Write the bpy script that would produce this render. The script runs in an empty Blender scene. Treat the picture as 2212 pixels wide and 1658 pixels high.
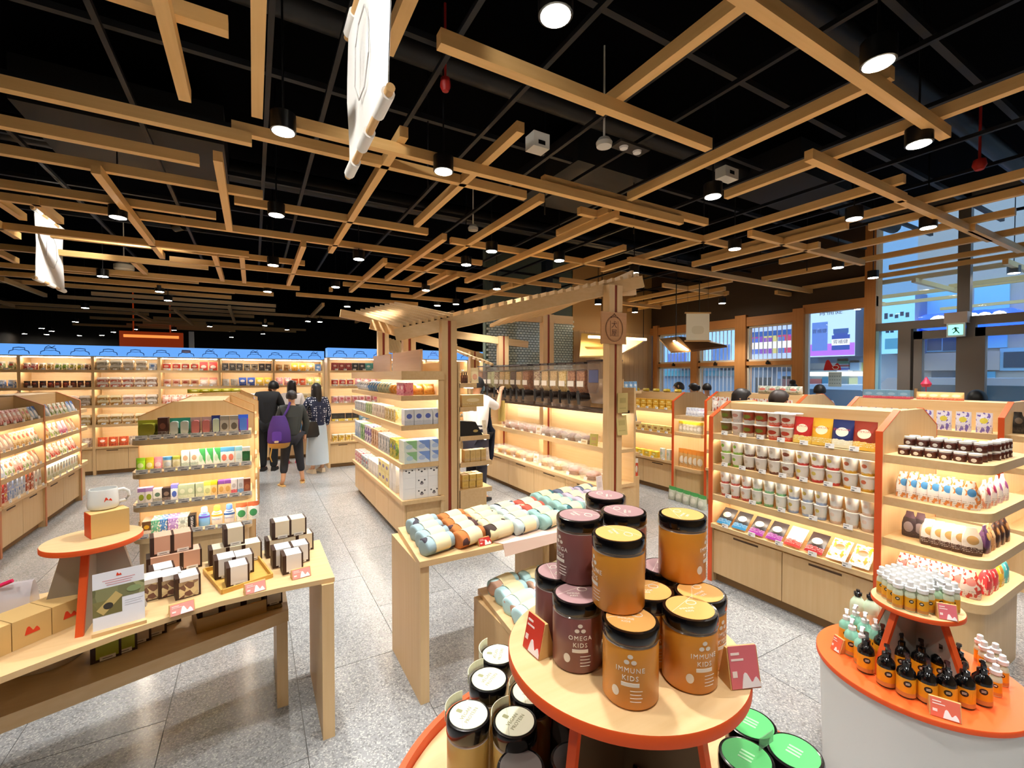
import bpy, math, random
from math import radians as R, sin, cos, tan, pi
from mathutils import Vector, Matrix

scene = bpy.context.scene
COL = scene.collection
random.seed(7)

# ------------------------------------------------------------------ camera, world, exposure
HC = 1.75
FPX = 970.0
YAW, PITCH = R(29.93), R(1.145)
cam_data = bpy.data.cameras.new('camera')
cam_data.sensor_width = 36.0
cam_data.lens = 36.0 * FPX / 2212.0
cam_data.clip_start = 0.02
cam_data.clip_end = 200
cam = bpy.data.objects.new('camera', cam_data)
COL.objects.link(cam)
cam.location = (0, 0, HC)
cam.rotation_euler = (pi / 2 - PITCH, 0, -YAW)
scene.camera = cam

world = bpy.data.worlds.new('sky')
scene.world = world
world.use_nodes = True
bg = world.node_tree.nodes['Background']
bg.inputs[0].default_value = (0.33, 0.62, 1.0, 1)
bg.inputs[1].default_value = 1.5

scene.view_settings.view_transform = 'Standard'
scene.view_settings.look = 'None'
scene.view_settings.gamma = 1.0
scene.view_settings.use_curve_mapping = False
scene.view_settings.exposure = 1.0
scene.cycles.max_bounces = 6
scene.cycles.diffuse_bounces = 3
scene.cycles.use_adaptive_sampling = True
scene.cycles.adaptive_threshold = 0.04
scene.cycles.glossy_bounces = 3
scene.cycles.transmission_bounces = 5
scene.cycles.transparent_max_bounces = 10
scene.cycles.sample_clamp_indirect = 4.0
scene.cycles.caustics_reflective = False
scene.cycles.caustics_refractive = False

# ------------------------------------------------------------------ measuring helpers: image point + known plane -> place in the shop
_f = Vector((sin(YAW) * cos(PITCH), cos(YAW) * cos(PITCH), -sin(PITCH)))
_r = Vector((cos(YAW), -sin(YAW), 0))
_u = _r.cross(_f)
def ray(x, y): return _f + _r * ((x - 1106) / FPX) - _u * ((y - 829) / FPX)
def onZ(x, y, z):
    d = ray(x, y); t = (z - HC) / d.z
    return Vector((d.x * t, d.y * t, z))
def onX(x, y, c):
    d = ray(x, y); t = c / d.x
    return Vector((c, d.y * t, HC + d.z * t))
def onY(x, y, c):
    d = ray(x, y); t = c / d.y
    return Vector((d.x * t, c, HC + d.z * t))
def onD(x, y, dep):
    d = ray(x, y) * dep
    return Vector((d.x, d.y, HC + d.z))

# ------------------------------------------------------------------ materials
_M = {}
def lin(h):
    h = h.lstrip('#')
    o = []
    for i in (0, 2, 4):
        c = int(h[i:i + 2], 16) / 255
        o.append(c / 12.92 if c <= .04045 else ((c + .055) / 1.055) ** 2.4)
    return (*o, 1)
def newmat(name):
    m = bpy.data.materials.new(name)
    m.use_nodes = True
    nt = m.node_tree
    return m, nt, nt.nodes['Principled BSDF']
def P(hexc, rough=.5, metal=0., coat=0., name=None):
    k = ('P', hexc, rough, metal, coat)
    if k not in _M:
        m, nt, b = newmat(name or 'paint_' + hexc.lstrip('#'))
        b.inputs['Base Color'].default_value = lin(hexc)
        b.inputs['Roughness'].default_value = rough
        b.inputs['Metallic'].default_value = metal
        b.inputs['Coat Weight'].default_value = coat
        _M[k] = m
    return _M[k]
def E(hexc, s):
    k = ('E', hexc, s)
    if k not in _M:
        m, nt, b = newmat('glow_' + hexc.lstrip('#'))
        b.inputs['Base Color'].default_value = (0, 0, 0, 1)
        b.inputs['Emission Color'].default_value = lin(hexc)
        b.inputs['Emission Strength'].default_value = s
        _M[k] = m
    return _M[k]
def G(hexc='#ffffff', rough=.03, alpha=.25):
    """clear plastic or thin glass: part see-through, part glossy"""
    k = ('G', hexc, rough, alpha)
    if k not in _M:
        m, nt, b = newmat('clear_' + hexc.lstrip('#'))
        b.inputs['Base Color'].default_value = lin(hexc)
        b.inputs['Roughness'].default_value = rough
        b.inputs['Alpha'].default_value = alpha
        _M[k] = m
    return _M[k]
def mth(nt, op, a, b=None, c=None):
    n = nt.nodes.new('ShaderNodeMath'); n.operation = op
    for i, v in enumerate((a, b, c)):
        if v is None: continue
        if isinstance(v, (int, float)): n.inputs[i].default_value = v
        else: nt.links.new(v, n.inputs[i])
    return n.outputs[0]
def mixc(nt, fac, a, b):
    n = nt.nodes.new('ShaderNodeMix'); n.data_type = 'RGBA'
    if isinstance(fac, (int, float)): n.inputs[0].default_value = fac
    else: nt.links.new(fac, n.inputs[0])
    for i, v in ((6, a), (7, b)):
        if isinstance(v, tuple): n.inputs[i].default_value = v
        else: nt.links.new(v, n.inputs[i])
    return n.outputs[2]
def wood(hexc='#d9b27c', hexd='#c79a60', axis=0, rough=.45, scale=1.0):
    k = ('W', hexc, hexd, axis, rough, scale)
    if k not in _M:
        m, nt, b = newmat('oak_veneer')
        tc = nt.nodes.new('ShaderNodeTexCoord')
        mp = nt.nodes.new('ShaderNodeMapping')
        s = [38 * scale] * 3; s[axis] = 1.6 * scale
        mp.inputs['Scale'].default_value = s
        nz = nt.nodes.new('ShaderNodeTexNoise')
        nz.inputs['Scale'].default_value = 1.0
        nz.inputs['Detail'].default_value = 3
        nt.links.new(tc.outputs['Object'], mp.inputs[0])
        nt.links.new(mp.outputs[0], nz.inputs['Vector'])
        c = mixc(nt, nz.outputs[0], lin(hexc), lin(hexd))
        nt.links.new(c, b.inputs['Base Color'])
        b.inputs['Roughness'].default_value = rough
        _M[k] = m
    return _M[k]
def print_mat(base, a, b2, style=0, rough=.4):
    """printed packaging: colour fields, an oval motif and lines of small print in the pack's own coordinates"""
    k = ('PR', base, a, b2, style, rough)
    if k not in _M:
        m, nt, bs = newmat('printed_pack')
        tc = nt.nodes.new('ShaderNodeTexCoord')
        sp = nt.nodes.new('ShaderNodeSeparateXYZ')
        nt.links.new(tc.outputs['Generated'], sp.inputs[0])
        x, y, z = sp.outputs
        nz = nt.nodes.new('ShaderNodeTexNoise'); nz.inputs['Scale'].default_value = 4.5; nz.inputs['Detail'].default_value = 1
        nt.links.new(tc.outputs['Generated'], nz.inputs['Vector'])
        zz = mth(nt, 'ADD', z, mth(nt, 'MULTIPLY', nz.outputs[0], .10))
        if style == 0:      # lower colour field + oval motif
            f1 = mth(nt, 'LESS_THAN', zz, .34)
            cx, cz, rx, rz = .5, .56, .3, .16
        elif style == 1:    # top field
            f1 = mth(nt, 'GREATER_THAN', zz, .80)
            cx, cz, rx, rz = .5, .40, .34, .2
        elif style == 2:    # diagonal field
            f1 = mth(nt, 'GREATER_THAN', mth(nt, 'ADD', x, zz), 1.15)
            cx, cz, rx, rz = .4, .45, .26, .22
        elif style == 5:    # plain with a paper tag
            f1 = mth(nt, 'LESS_THAN', zz, -1.)
            cx, cz, rx, rz = .5, .3, .2, .2
        elif style == 4:    # narrow foot band, small picture
            f1 = mth(nt, 'LESS_THAN', zz, .24)
            cx, cz, rx, rz = .42, .6, .16, .13
        else:               # blotches
            f1 = mth(nt, 'GREATER_THAN', nz.outputs[0], .56)
            cx, cz, rx, rz = .5, .6, .25, .14
        c = mixc(nt, f1, lin(base), lin(a))
        ex = mth(nt, 'POWER', mth(nt, 'DIVIDE', mth(nt, 'SUBTRACT', x, cx), rx), 2)
        ez = mth(nt, 'POWER', mth(nt, 'DIVIDE', mth(nt, 'SUBTRACT', z, cz), rz), 2)
        ov = mth(nt, 'LESS_THAN', mth(nt, 'ADD', ex, ez), 1.0)
        c = mixc(nt, ov, c, lin(b2))
        # small print
        row = mth(nt, 'LESS_THAN', mth(nt, 'FRACT', mth(nt, 'MULTIPLY', z, 16)), .38)
        n2 = nt.nodes.new('ShaderNodeTexNoise'); n2.inputs['Scale'].default_value = 22
        nt.links.new(tc.outputs['Generated'], n2.inputs['Vector'])
        wd = mth(nt, 'GREATER_THAN', n2.outputs[0], .5)
        zone = mth(nt, 'MULTIPLY', mth(nt, 'GREATER_THAN', z, .12), mth(nt, 'LESS_THAN', z, .3))
        c = mixc(nt, mth(nt, 'MULTIPLY', mth(nt, 'MULTIPLY', row, wd), mth(nt, 'MULTIPLY', zone, .7)), c, (.9, .88, .82, 1) if style % 2 == 0 else (.12, .1, .1, 1))
        nt.links.new(c, bs.inputs['Base Color'])
        bs.inputs['Roughness'].default_value = rough
        _M[k] = m
    return _M[k]

OAK = wood('#dfc193', '#d0aa76', 0)
OAKZ = wood('#dfc193', '#d0aa76', 2)
OAKY = wood('#dfc193', '#d0aa76', 1)
SLAT = wood('#efc584', '#dcab64', 0, .5)
SLATY = wood('#efc584', '#dcab64', 1, .5)
ORANGE = P('#d9531e', .45, name='orange_edging')
WHITE = P('#f4f3ef', .45)
TAG = P('#f2f1ee', .4)
BLACK = P('#0a0a0b', .35)
CEILBLACK = P('#030304', .9)
CEILBLACK.node_tree.nodes['Principled BSDF'].inputs['Specular IOR Level'].default_value = .02
STEEL = P('#202226', .5, .5)
LEDW = E('#fff4e2', 27.0)
GLASS = G('#dff0ff', .02, .10)
CLEAR = G('#f4f4f4', .08, .17)

# ------------------------------------------------------------------ mesh building
class MB:
    def __init__(s): s.v, s.f, s.mi = [], [], []
    def add(s, vs, fs, mi=0):
        o = len(s.v); s.v += [tuple(p) for p in vs]
        for q in fs: s.f.append(tuple(i + o for i in q)); s.mi.append(mi)
        return s
    def box(s, x0, x1, y0, y1, z0, z1, mi=0):
        return s.add([(x0, y0, z0), (x1, y0, z0), (x1, y1, z0), (x0, y1, z0), (x0, y0, z1), (x1, y0, z1), (x1, y1, z1), (x0, y1, z1)],
                     [(0, 3, 2, 1), (4, 5, 6, 7), (0, 1, 5, 4), (1, 2, 6, 5), (2, 3, 7, 6), (3, 0, 4, 7)], mi)
    def prism(s, pts, a0, a1, axis='z', mi=0):
        """extrude a 2-D outline (counter-clockwise) along an axis"""
        n = len(pts)
        def put(p, a): return {'z': (p[0], p[1], a), 'y': (p[0], a, p[1]), 'x': (a, p[0], p[1])}[axis]
        vs = [put(p, a0) for p in pts] + [put(p, a1) for p in pts]
        fl = axis == 'y'
        fs = [tuple(range(n))[::-1], tuple(range(n, 2 * n))] + [(i, (i + 1) % n, n + (i + 1) % n, n + i) for i in range(n)]
        if fl: fs = [q[::-1] for q in fs]
        return s.add(vs, fs, mi)
    def lathe(s, prof, n=16, mis=None, cx=0, cy=0, sy=1.0, ang=0):
        """profile of (r, z) from bottom to top, closed with caps"""
        k = len(prof); vs = []
        for r, z in prof:
            for i in range(n):
                a = 2 * pi * i / n + ang
                vs.append((cx + r * cos(a), cy + sy * r * sin(a), z))
        o = len(s.v); s.v += vs
        for j in range(k - 1):
            for i in range(n):
                s.f.append((o + j * n + i, o + j * n + (i + 1) % n, o + (j + 1) * n + (i + 1) % n, o + (j + 1) * n + i))
                s.mi.append(mis[j] if mis else 0)
        if prof[0][0] > 1e-5:
            s.f.append(tuple(o + i for i in range(n))[::-1]); s.mi.append(mis[0] if mis else 0)
        if prof[-1][0] > 1e-5:
            s.f.append(tuple(o + (k - 1) * n + i for i in range(n))); s.mi.append(mis[-1] if mis else 0)
        return s
    def tube(s, pts, r, n=8, mi=0, rads=None):
        pts = [Vector(p) for p in pts]; k = len(pts); vs = []
        for j, p in enumerate(pts):
            d = (pts[min(j + 1, k - 1)] - pts[max(j - 1, 0)]).normalized()
            a = d.cross(Vector((0, 0, 1)) if abs(d.z) < .9 else Vector((1, 0, 0))).normalized(); b = d.cross(a)
            rr = rads[j] if rads else r
            for i in range(n):
                t = 2 * pi * i / n
                vs.append(p + a * (rr * cos(t)) + b * (rr * sin(t)))
        fs = [(j * n + i, j * n + (i + 1) % n, (j + 1) * n + (i + 1) % n, (j + 1) * n + i) for j in range(k - 1) for i in range(n)]
        fs += [tuple(range(n))[::-1], tuple(range((k - 1) * n, k * n))]
        return s.add(vs, [q[::-1] for q in fs], mi)
    def bar(s, a, b, w, h, mi=0):
        """square bar from a to b, width w sideways and height h up"""
        a, b = Vector(a), Vector(b); d = (b - a).normalized()
        sd = d.cross(Vector((0, 0, 1)))
        sd = sd.normalized() if sd.length > 1e-4 else Vector((1, 0, 0))
        up = sd.cross(d).normalized()
        vs = []
        for p in (a, b):
            for i, j in ((-1, -1), (1, -1), (1, 1), (-1, 1)):
                vs.append(p + sd * (i * w / 2) + up * (j * h / 2))
        return s.add(vs, [(0, 1, 2, 3), (7, 6, 5, 4), (0, 4, 5, 1), (1, 5, 6, 2), (2, 6, 7, 3), (3, 7, 4, 0)], mi)
    def mesh(s, name, mats, smooth=True, angle=40):
        me = bpy.data.meshes.new(name)
        me.from_pydata(s.v, [], s.f)
        for m in (mats if isinstance(mats, (list, tuple)) else [mats]): me.materials.append(m)
        me.polygons.foreach_set('material_index', s.mi)
        if smooth:
            me.shade_smooth()
            me.set_sharp_from_angle(angle=R(angle))
        me.update()
        return me
_MESH = {}
def cached(key, fn):
    if key not in _MESH: _MESH[key] = fn()
    return _MESH[key]
def rrect(x0, x1, y0, y1, r, n=5, which=(1, 1, 1, 1)):
    """rounded rectangle outline ccw; which = corners (x0y0, x1y0, x1y1, x0y1)"""
    out = []
    for (cx, cy, a0, on, px, py) in ((x0 + r, y0 + r, pi, which[0], x0, y0), (x1 - r, y0 + r, 1.5 * pi, which[1], x1, y0),
                                     (x1 - r, y1 - r, 0, which[2], x1, y1), (x0 + r, y1 - r, .5 * pi, which[3], x0, y1)):
        if on: out += [(cx + r * cos(a0 + pi / 2 * i / n), cy + r * sin(a0 + pi / 2 * i / n)) for i in range(n + 1)]
        else: out.append((px, py))
    return out

# ------------------------------------------------------------------ objects
_LAB = {}
def tag(o, label=None, cat=None, group=None, kind=None):
    if label:
        o['label'] = label
        _LAB.setdefault(label, []).append(o.name)
    if cat: o['category'] = cat
    if group: o['group'] = group
    if kind: o['kind'] = kind
    return o
def ob(name, me, parent=None, loc=(0, 0, 0), rz=0., rot=None):
    o = bpy.data.objects.new(name, me)
    COL.objects.link(o)
    o.parent = parent
    o.location = loc
    o.rotation_euler = rot if rot else (0, 0, rz)
    return o
def empty(name, loc=(0, 0, 0), rz=0., rot=None):
    return ob(name, None, None, loc, rz, rot)
def part(name, mb, mats, parent, smooth=True, loc=(0, 0, 0), rz=0., rot=None, key=None):
    me = cached(key, lambda: mb().mesh(name, mats, smooth)) if key else mb.mesh(name, mats, smooth)
    return ob(name, me, parent, loc, rz, rot)
def B(*a): return MB().box(*a)
def struct(name, mb, mats, smooth=False):
    o = ob(name, mb.mesh(name, mats, smooth)); o['kind'] = 'structure'
    return o

# ------------------------------------------------------------------ lettering (flat print made as thin raised letters)
def text_mesh(s, size, mat, bend=None, align='CENTER', space=1.0, ext=.0003):
    key = ('T', s, size, mat.name, bend, align, space)
    def mk():
        c = bpy.data.curves.new('lettering', 'FONT')
        c.body = s; c.size = size; c.align_x = align; c.align_y = 'CENTER'; c.space_character = space
        c.resolution_u = 2; c.extrude = ext
        t = bpy.data.objects.new('lettering_source', c)
        COL.objects.link(t)
        dg = bpy.context.evaluated_depsgraph_get()
        me = bpy.data.meshes.new_from_object(t.evaluated_get(dg))
        bpy.data.objects.remove(t); bpy.data.curves.remove(c)
        for v in me.vertices:      # stand the letters up, facing -y, or wrap them round a cylinder of radius bend
            x, y, z = v.co
            if bend:
                a = x / bend
                v.co = ((bend + z + .0004) * sin(a), -(bend + z + .0004) * cos(a), y)
            else:
                v.co = (x, -z, y)
        me.materials.clear(); me.materials.append(mat); me.update()
        return me
    return cached(key, mk)
def flat_text(s, size, mat, parent, loc, rz=0., rot=None, name='lettering', bend=None, **k):
    return ob(name, text_mesh(s, size, mat, bend, **k), parent, loc, rz, rot)
HILL = [(-.5, 0), (.5, 0), (.44, .16), (.3, .42), (.22, .5), (.12, .38), (.04, .3), (-.06, .42), (-.16, .66), (-.26, .72), (-.36, .5), (-.44, .22)]
HILL = [(-.5, 0), (.5, .02), (.47, .2), (.38, .36), (.3, .46), (.22, .42), (.1, .26), (.03, .25), (-.06, .42), (-.18, .64), (-.27, .68), (-.36, .6), (-.44, .3)]
def hill_mesh(w, mat, bend=None):
    def mk():
        n = len(HILL); mb = MB()
        vs = []
        for y0 in (-.0012, .0):
            for p in HILL:
                x, z = p[0] * w, p[1] * w
                if bend: vs.append((sin(x / bend) * (bend - y0), -cos(x / bend) * (bend - y0), z))
                else: vs.append((x, y0, z))
        fs = [tuple(range(n)), tuple(range(n, 2 * n))[::-1]] + [((i + 1) % n, i, n + i, n + (i + 1) % n) for i in range(n)]
        return mb.add(vs, fs).mesh('hill_emblem', mat, False)
    return cached(('hill', w, mat.name, bend), mk)
ORD = ['first', 'second', 'third', 'fourth', 'fifth', 'sixth', 'seventh', 'eighth', 'ninth', 'tenth', 'eleventh', 'twelfth', 'thirteenth',
       'fourteenth', 'fifteenth', 'sixteenth', 'seventeenth', 'eighteenth', 'nineteenth', 'twentieth', 'twenty-first', 'twenty-second',
       'twenty-third', 'twenty-fourth', 'twenty-fifth', 'twenty-sixth', 'twenty-seventh', 'twenty-eighth', 'twenty-ninth', 'thirtieth']
# ================================================================== THE ROOM
X0, X1, Y0, Y1, ZC = -7.0, 8.6, -3.0, 22.0, 4.25
def terrazzo():
    m, nt, b = newmat('terrazzo')
    tc = nt.nodes.new('ShaderNodeTexCoord'); geo = nt.nodes.new('ShaderNodeNewGeometry')
    oi = nt.nodes.new('ShaderNodeObjectInfo')
    v1 = nt.nodes.new('ShaderNodeTexVoronoi'); v1.inputs['Scale'].default_value = 170
    v2 = nt.nodes.new('ShaderNodeTexVoronoi'); v2.inputs['Scale'].default_value = 110
    nz = nt.nodes.new('ShaderNodeTexNoise'); nz.inputs['Scale'].default_value = 3.0; nz.inputs['Detail'].default_value = 4
    for n in (v1, v2, nz): nt.links.new(geo.outputs['Position'], n.inputs['Vector'])
    s1 = nt.nodes.new('ShaderNodeSeparateColor'); nt.links.new(v1.outputs['Color'], s1.inputs[0])
    s2 = nt.nodes.new('ShaderNodeSeparateColor'); nt.links.new(v2.outputs['Color'], s2.inputs[0])
    c = mixc(nt, nz.outputs[0], (.25, .262, .275, 1), (.35, .364, .38, 1))
    c = mixc(nt, mth(nt, 'MULTIPLY', mth(nt, 'GREATER_THAN', s1.outputs[0], .78), .6), c, (.62, .62, .61, 1))
    c = mixc(nt, mth(nt, 'MULTIPLY', mth(nt, 'GREATER_THAN', s2.outputs[1], .84), .5), c, (.12, .12, .125, 1))
    c = mixc(nt, mth(nt, 'MULTIPLY', oi.outputs['Random'], .22), c, (.16, .155, .15, 1))
    nt.links.new(c, b.inputs['Base Color'])
    b.inputs['Roughness'].default_value = .2
    b.inputs['Specular IOR Level'].default_value = .5
    return m
TERR = terrazzo()
floor = struct('floor', B(X0, X1 + .2, Y0, Y1, -.12, -.006), P('#6d6c69', .6))
TX, TY = .6, 1.2
tiles = []
i0, i1 = int((X0 - .2) / TX) - 1, int((X1 - .2) / TX) + 1
for i in range(i0, i1):
    for j in range(-3, 19):
        x, y = .2 + i * TX, .42 + j * TY + (TY / 2 if i % 2 else 0)
        if x < X0 or x + TX > X1 + .5 or y < Y0 or y + TY > Y1: continue
        cx, cy = x + TX / 2, y + TY / 2
        dep = cx * _f.x + cy * _f.y; lat = cx * _r.x + cy * _r.y
        seen = dep > .4 and abs(lat) < 1.3 * dep + .8
        tiles.append((0 if seen else 1, math.hypot(cx, cy), x, y))
tiles.sort()
tm = MB().box(.002, TX - .002, .002, TY - .002, -.008, 0).mesh('floor_tile', TERR, False)
rest = MB()
for n, (s, d, x, y) in enumerate(tiles):
    if n < 290 and not s:
        ob('floor_tile', tm, floor, (x, y, 0))
    else:
        rest.box(x + .002, x + TX - .002, y + .002, y + TY - .002, -.008, 0)
o = part('floor_tiles', rest, TERR, floor, False); o['kind'] = 'stuff'

ceiling = struct('ceiling', B(X0, X1 + .2, Y0, Y1, ZC, ZC + .1), CEILBLACK)
struct('wall_left', B(X0 - .15, X0, Y0, Y1, 0, ZC), P('#2a231c', .8))
struct('wall_back', B(X0, X1, Y1, Y1 + .15, 0, ZC), P('#1c1a18', .8))
struct('wall_rear', B(X0, X1 + .2, Y0 - .15, Y0, 0, ZC), P('#c9a878', .7))

# dark services under the ceiling: perforated strut channels, pipes, ducts, box fittings
def strut(a, b, w=.04, h=.04, m=STEEL):
    return part('strut_channel', MB().bar(a, b, w, h), m, ceiling, False)
for y in (1.1, 1.9, 2.6, 3.4, 4.3, 5.3, 6.4, 7.6):
    strut((-5, y, 3.75), (8.4, y, 3.75))
for x in (-1.6, -.7, .1, .45, 1.0, 1.55, 2.2, 2.7, 3.3, 4.1, 4.9, 5.7, 6.6, 7.5):
    strut((x, -.5, 3.62), (x, 9.2, 3.62), .03, .03)
for x0, x1, y, z, r in ((-4, 8.3, 3.0, 3.95, .09), (-4, 8.3, 5.8, 3.98, .12), (1.2, 8.3, 1.5, 3.98, .08)):
    part('duct', MB().tube([(x0, y, z), (x1, y, z)], r, 12), P('#0e0f11', .5, .3), ceiling)
for x0, x1, y0, y1 in ((2.6, 3.5, 3.3, 4.4), (-1.5, -.2, 4.6, 5.6), (4.6, 5.6, 2.4, 3.1)):
    part('air_conditioner', B(x0, x1, y0, y1, 3.72, 4.05), P('#0a0a0b', .6), ceiling, False)
for x in range(6):
    part('hanger_rod', MB().tube([(1.2 + x * 1.1, 3.4, 3.2), (1.2 + x * 1.1, 3.4, ZC)], .006, 6), STEEL, ceiling)

# ------------------------------------------------------------------ wood slat grid
SL = []  # (direction, px1, py1, px2, py2, layer)
def A_(a, b, c, d, l=0): SL.append(('A', a, b, c, d, l))
def B_(a, b, c, d, l=0): SL.append(('B', a, b, c, d, l))
A_(-60, 185, 544, 310); A_(500, 284, 1133, 432, 1); A_(-60, 271, 429, 351); A_(-60, 327, 568, 427, 1); A_(200, -12, 493, 70, 1)
A_(598, 262, 1464, 488); A_(1176, 395, 1521, 489, 1); A_(943, 109, 1539, 321); A_(1560, -28, 2041, 301); A_(-40, 403, 466, 471, 1)
A_(-40, 424, 1037, 575, 1); A_(506, 438, 922, 509, 1); A_(-40, 487, 538, 558); A_(135, 530, 664, 562, 1); A_(-40, 538, 449, 580)
A_(65, 572, 645, 631); A_(360, 556, 900, 625); A_(640, 638, 900, 661); A_(-40, 592, 507, 634); A_(-40, 572, 430, 614, 1)
A_(1254, 461, 1567, 536, 1); A_(975, 524, 1302, 578, 1); A_(1358, 566, 1909, 660); A_(836, 574, 1203, 624, 1); A_(1214, 607, 1330, 625)
A_(743, 615, 880, 632, 1); A_(988, 628, 1152, 646); A_(1748, 345, 1950, 437); A_(1957, 430, 2124, 525); A_(1619, 511, 1864, 573)
A_(1677, 635, 1764, 649); A_(1587, 665, 1737, 685); A_(1976, 609, 2066, 633); A_(2174, 570, 2250, 602); A_(847, 640, 977, 654)
A_(1440, 618, 1560, 640, 1); A_(1330, 655, 1420, 668); A_(2090, 500, 2212, 545)
B_(558, -20, 556, 255); B_(342, -20, 398, 219); B_(209, 375, 350, 559); B_(470, 348, 496, 499); B_(288, 566, 358, 635)
B_(461, 552, 494, 645); B_(520, 556, 532, 636); B_(-15, 432, 50, 476, 1); B_(72, 440, 133, 484, 1); B_(-15, 488, 43, 517)
B_(-15, 545, 54, 577); B_(858, 292, 722, 548, 1); B_(890, -15, 840, 120, 1); B_(1122, 285, 901, 491, 1); B_(1163, 433, 877, 615, 1)
B_(650, 532, 627, 618); B_(956, 517, 838, 607); B_(832, 568, 744, 643); B_(1327, 469, 1011, 612); B_(1320, 460, 1203, 510, 1)
B_(1334, 537, 1000, 662, 1); B_(1925, 168, 1362, 434, 1); B_(1640, -14, 1297, 249, 1); B_(2260, 174, 1566, 429, 1); B_(1949, 392, 1305, 588, 1)
B_(2260, 370, 1519, 562, 1); B_(2260, 408, 1878, 498, 1); B_(2197, 466, 1680, 570, 1); B_(2260, 498, 1640, 606, 1); B_(2260, 529, 1918, 582, 1)
B_(2260, 550, 1725, 625, 1); B_(2189, 574, 1790, 631, 1); B_(2260, 598, 2047, 622, 1); B_(2260, 615, 1650, 667, 1); B_(2095, 646, 1757, 673, 1)
B_(2260, 653, 2018, 668, 1); B_(1828, 493, 1500, 577); B_(1790, 540, 1519, 583); B_(1600, 612, 1336, 651, 1); B_(1567, 627, 1380, 660, 1)
B_(1580, 637, 1350, 672, 1); B_(1600, 650, 1366, 690, 1); B_(985, 597, 885, 651); B_(966, 594, 928, 616); B_(1100, 619, 975, 665); B_(714, 630, 684, 662)
ZS, SW, SH = 3.2, .055, .068
grid = empty('slat_canopy', (0, 3, ZS))
tag(grid, 'open grid of pale oak slats hanging below the black ceiling', 'slat canopy')
slat_xy = []
for (dr, a, b, c, d, l) in SL:
    z = ZS + l * SH
    p, q = onZ(a, b, z), onZ(c, d, z)
    if dr == 'A':
        y = (p.y + q.y) / 2; x0, x1 = sorted((p.x, q.x))
        mb = B(x0, x1, y - SW / 2, y + SW / 2, z, z + SH); mt = SLAT
    else:
        x = (p.x + q.x) / 2; y0, y1 = sorted((p.y, q.y))
        if y1 > 8.3: y1 = 8.3
        mb = B(x - SW / 2, x + SW / 2, y0, y1, z, z + SH); mt = SLATY
    mb.v = [(vx, vy - 3, vz - ZS) for vx, vy, vz in mb.v]
    part('slat', mb, mt, grid, False)
# unlit slats over the far part of the shop
for k in range(13):
    x = -6.2 + k * .95 + random.uniform(-.2, .2)
    y = 9.6 + random.uniform(0, 5)
    part('slat', B(x, x + SW, y - 3, y + random.uniform(1.5, 3.5) - 3, 0, SH), SLATY, grid, False)
for k in range(12):
    y = 9.8 + k * .8
    x = random.uniform(-6.5, -1)
    part('slat', B(x, x + random.uniform(2.5, 5), y - 3, y + SW - 3, SH, 2 * SH), SLAT, grid, False)

# ------------------------------------------------------------------ downlights
LENS = E('#fff4e2', 60.0)
can_me = MB().lathe([(.06, 0), (.068, .002), (.068, .10), (.02, .105)], 20).mesh('can', BLACK)
stem_me = MB().lathe([(.006, .10), (.006, ZC - 3.14 + .01)], 8).mesh('stem', BLACK)
lens_me = MB().lathe([(.058, -.002), (.058, .001)], 20).mesh('lens', LENS)
DL = [(1200, 35, 3.12), (1897, 138, 0), (1985, 312, 0), (1540, 425, 0), (612, 285, 0), (958, 371, 0), (597, 465, 0), (255, 470, 0), (775, 560, 0),
      (1062, 543, 0), (1208, 563, 0), (1007, 572, 0), (590, 573, 0), (222, 597, 0), (345, 630, 0), (578, 630, 0), (725, 620, 0), (920, 627, 0),
      (1073, 624, 0), (985, 657, 0), (1587, 538, 0), (1845, 473, 0), (2005, 492, 0), (1810, 578, 0), (1886, 600, 0), (2190, 590, 0),
      (1370, 590, 0), (1560, 655, 0), (1742, 655, 0), (1292, 657, 0), (750, 662, 0), (945, 660, 0), (1852, 668, 0)]
SPOTW = 82.0
def spot_data(w, size=88):
    k = ('spot', w, size)
    if k not in _MESH:
        s = bpy.data.lights.new('spot_lamp', 'SPOT')
        s.energy = w; s.spot_size = R(size); s.spot_blend = .55; s.shadow_soft_size = .05
        s.color = (1, .97, .92)
        _MESH[k] = s
    return _MESH[k]
def downlight(p, label, w=SPOTW, tilt=None):
    e = empty('downlight', p)
    tag(e, label, 'downlight', 'ceiling downlights')
    ob('can', can_me, e); ob('lens', lens_me, e); ob('stem', stem_me, e)
    if w:
        l = ob('spot_lamp', spot_data(w), e, (0, 0, -.012))
        if tilt: l.rotation_euler = tilt
    return e
dl_pts = []
for (a, b, z) in DL:
    dl_pts.append((onZ(a, b, 3.14), a, b))
order = sorted(range(len(dl_pts)), key=lambda i: dl_pts[i][2])
rank = {i: n for n, i in enumerate(order)}
for i, (p, a, b) in enumerate(dl_pts):
    side = 'left' if a < 740 else 'middle' if a < 1400 else 'right'
    lst = [j for j in order if ('left' if dl_pts[j][1] < 740 else 'middle' if dl_pts[j][1] < 1400 else 'right') == side]
    n = lst.index(i)
    downlight(p, 'black can downlight, %s from the top in the %s third of the ceiling' % (ORD[n], side))
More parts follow.
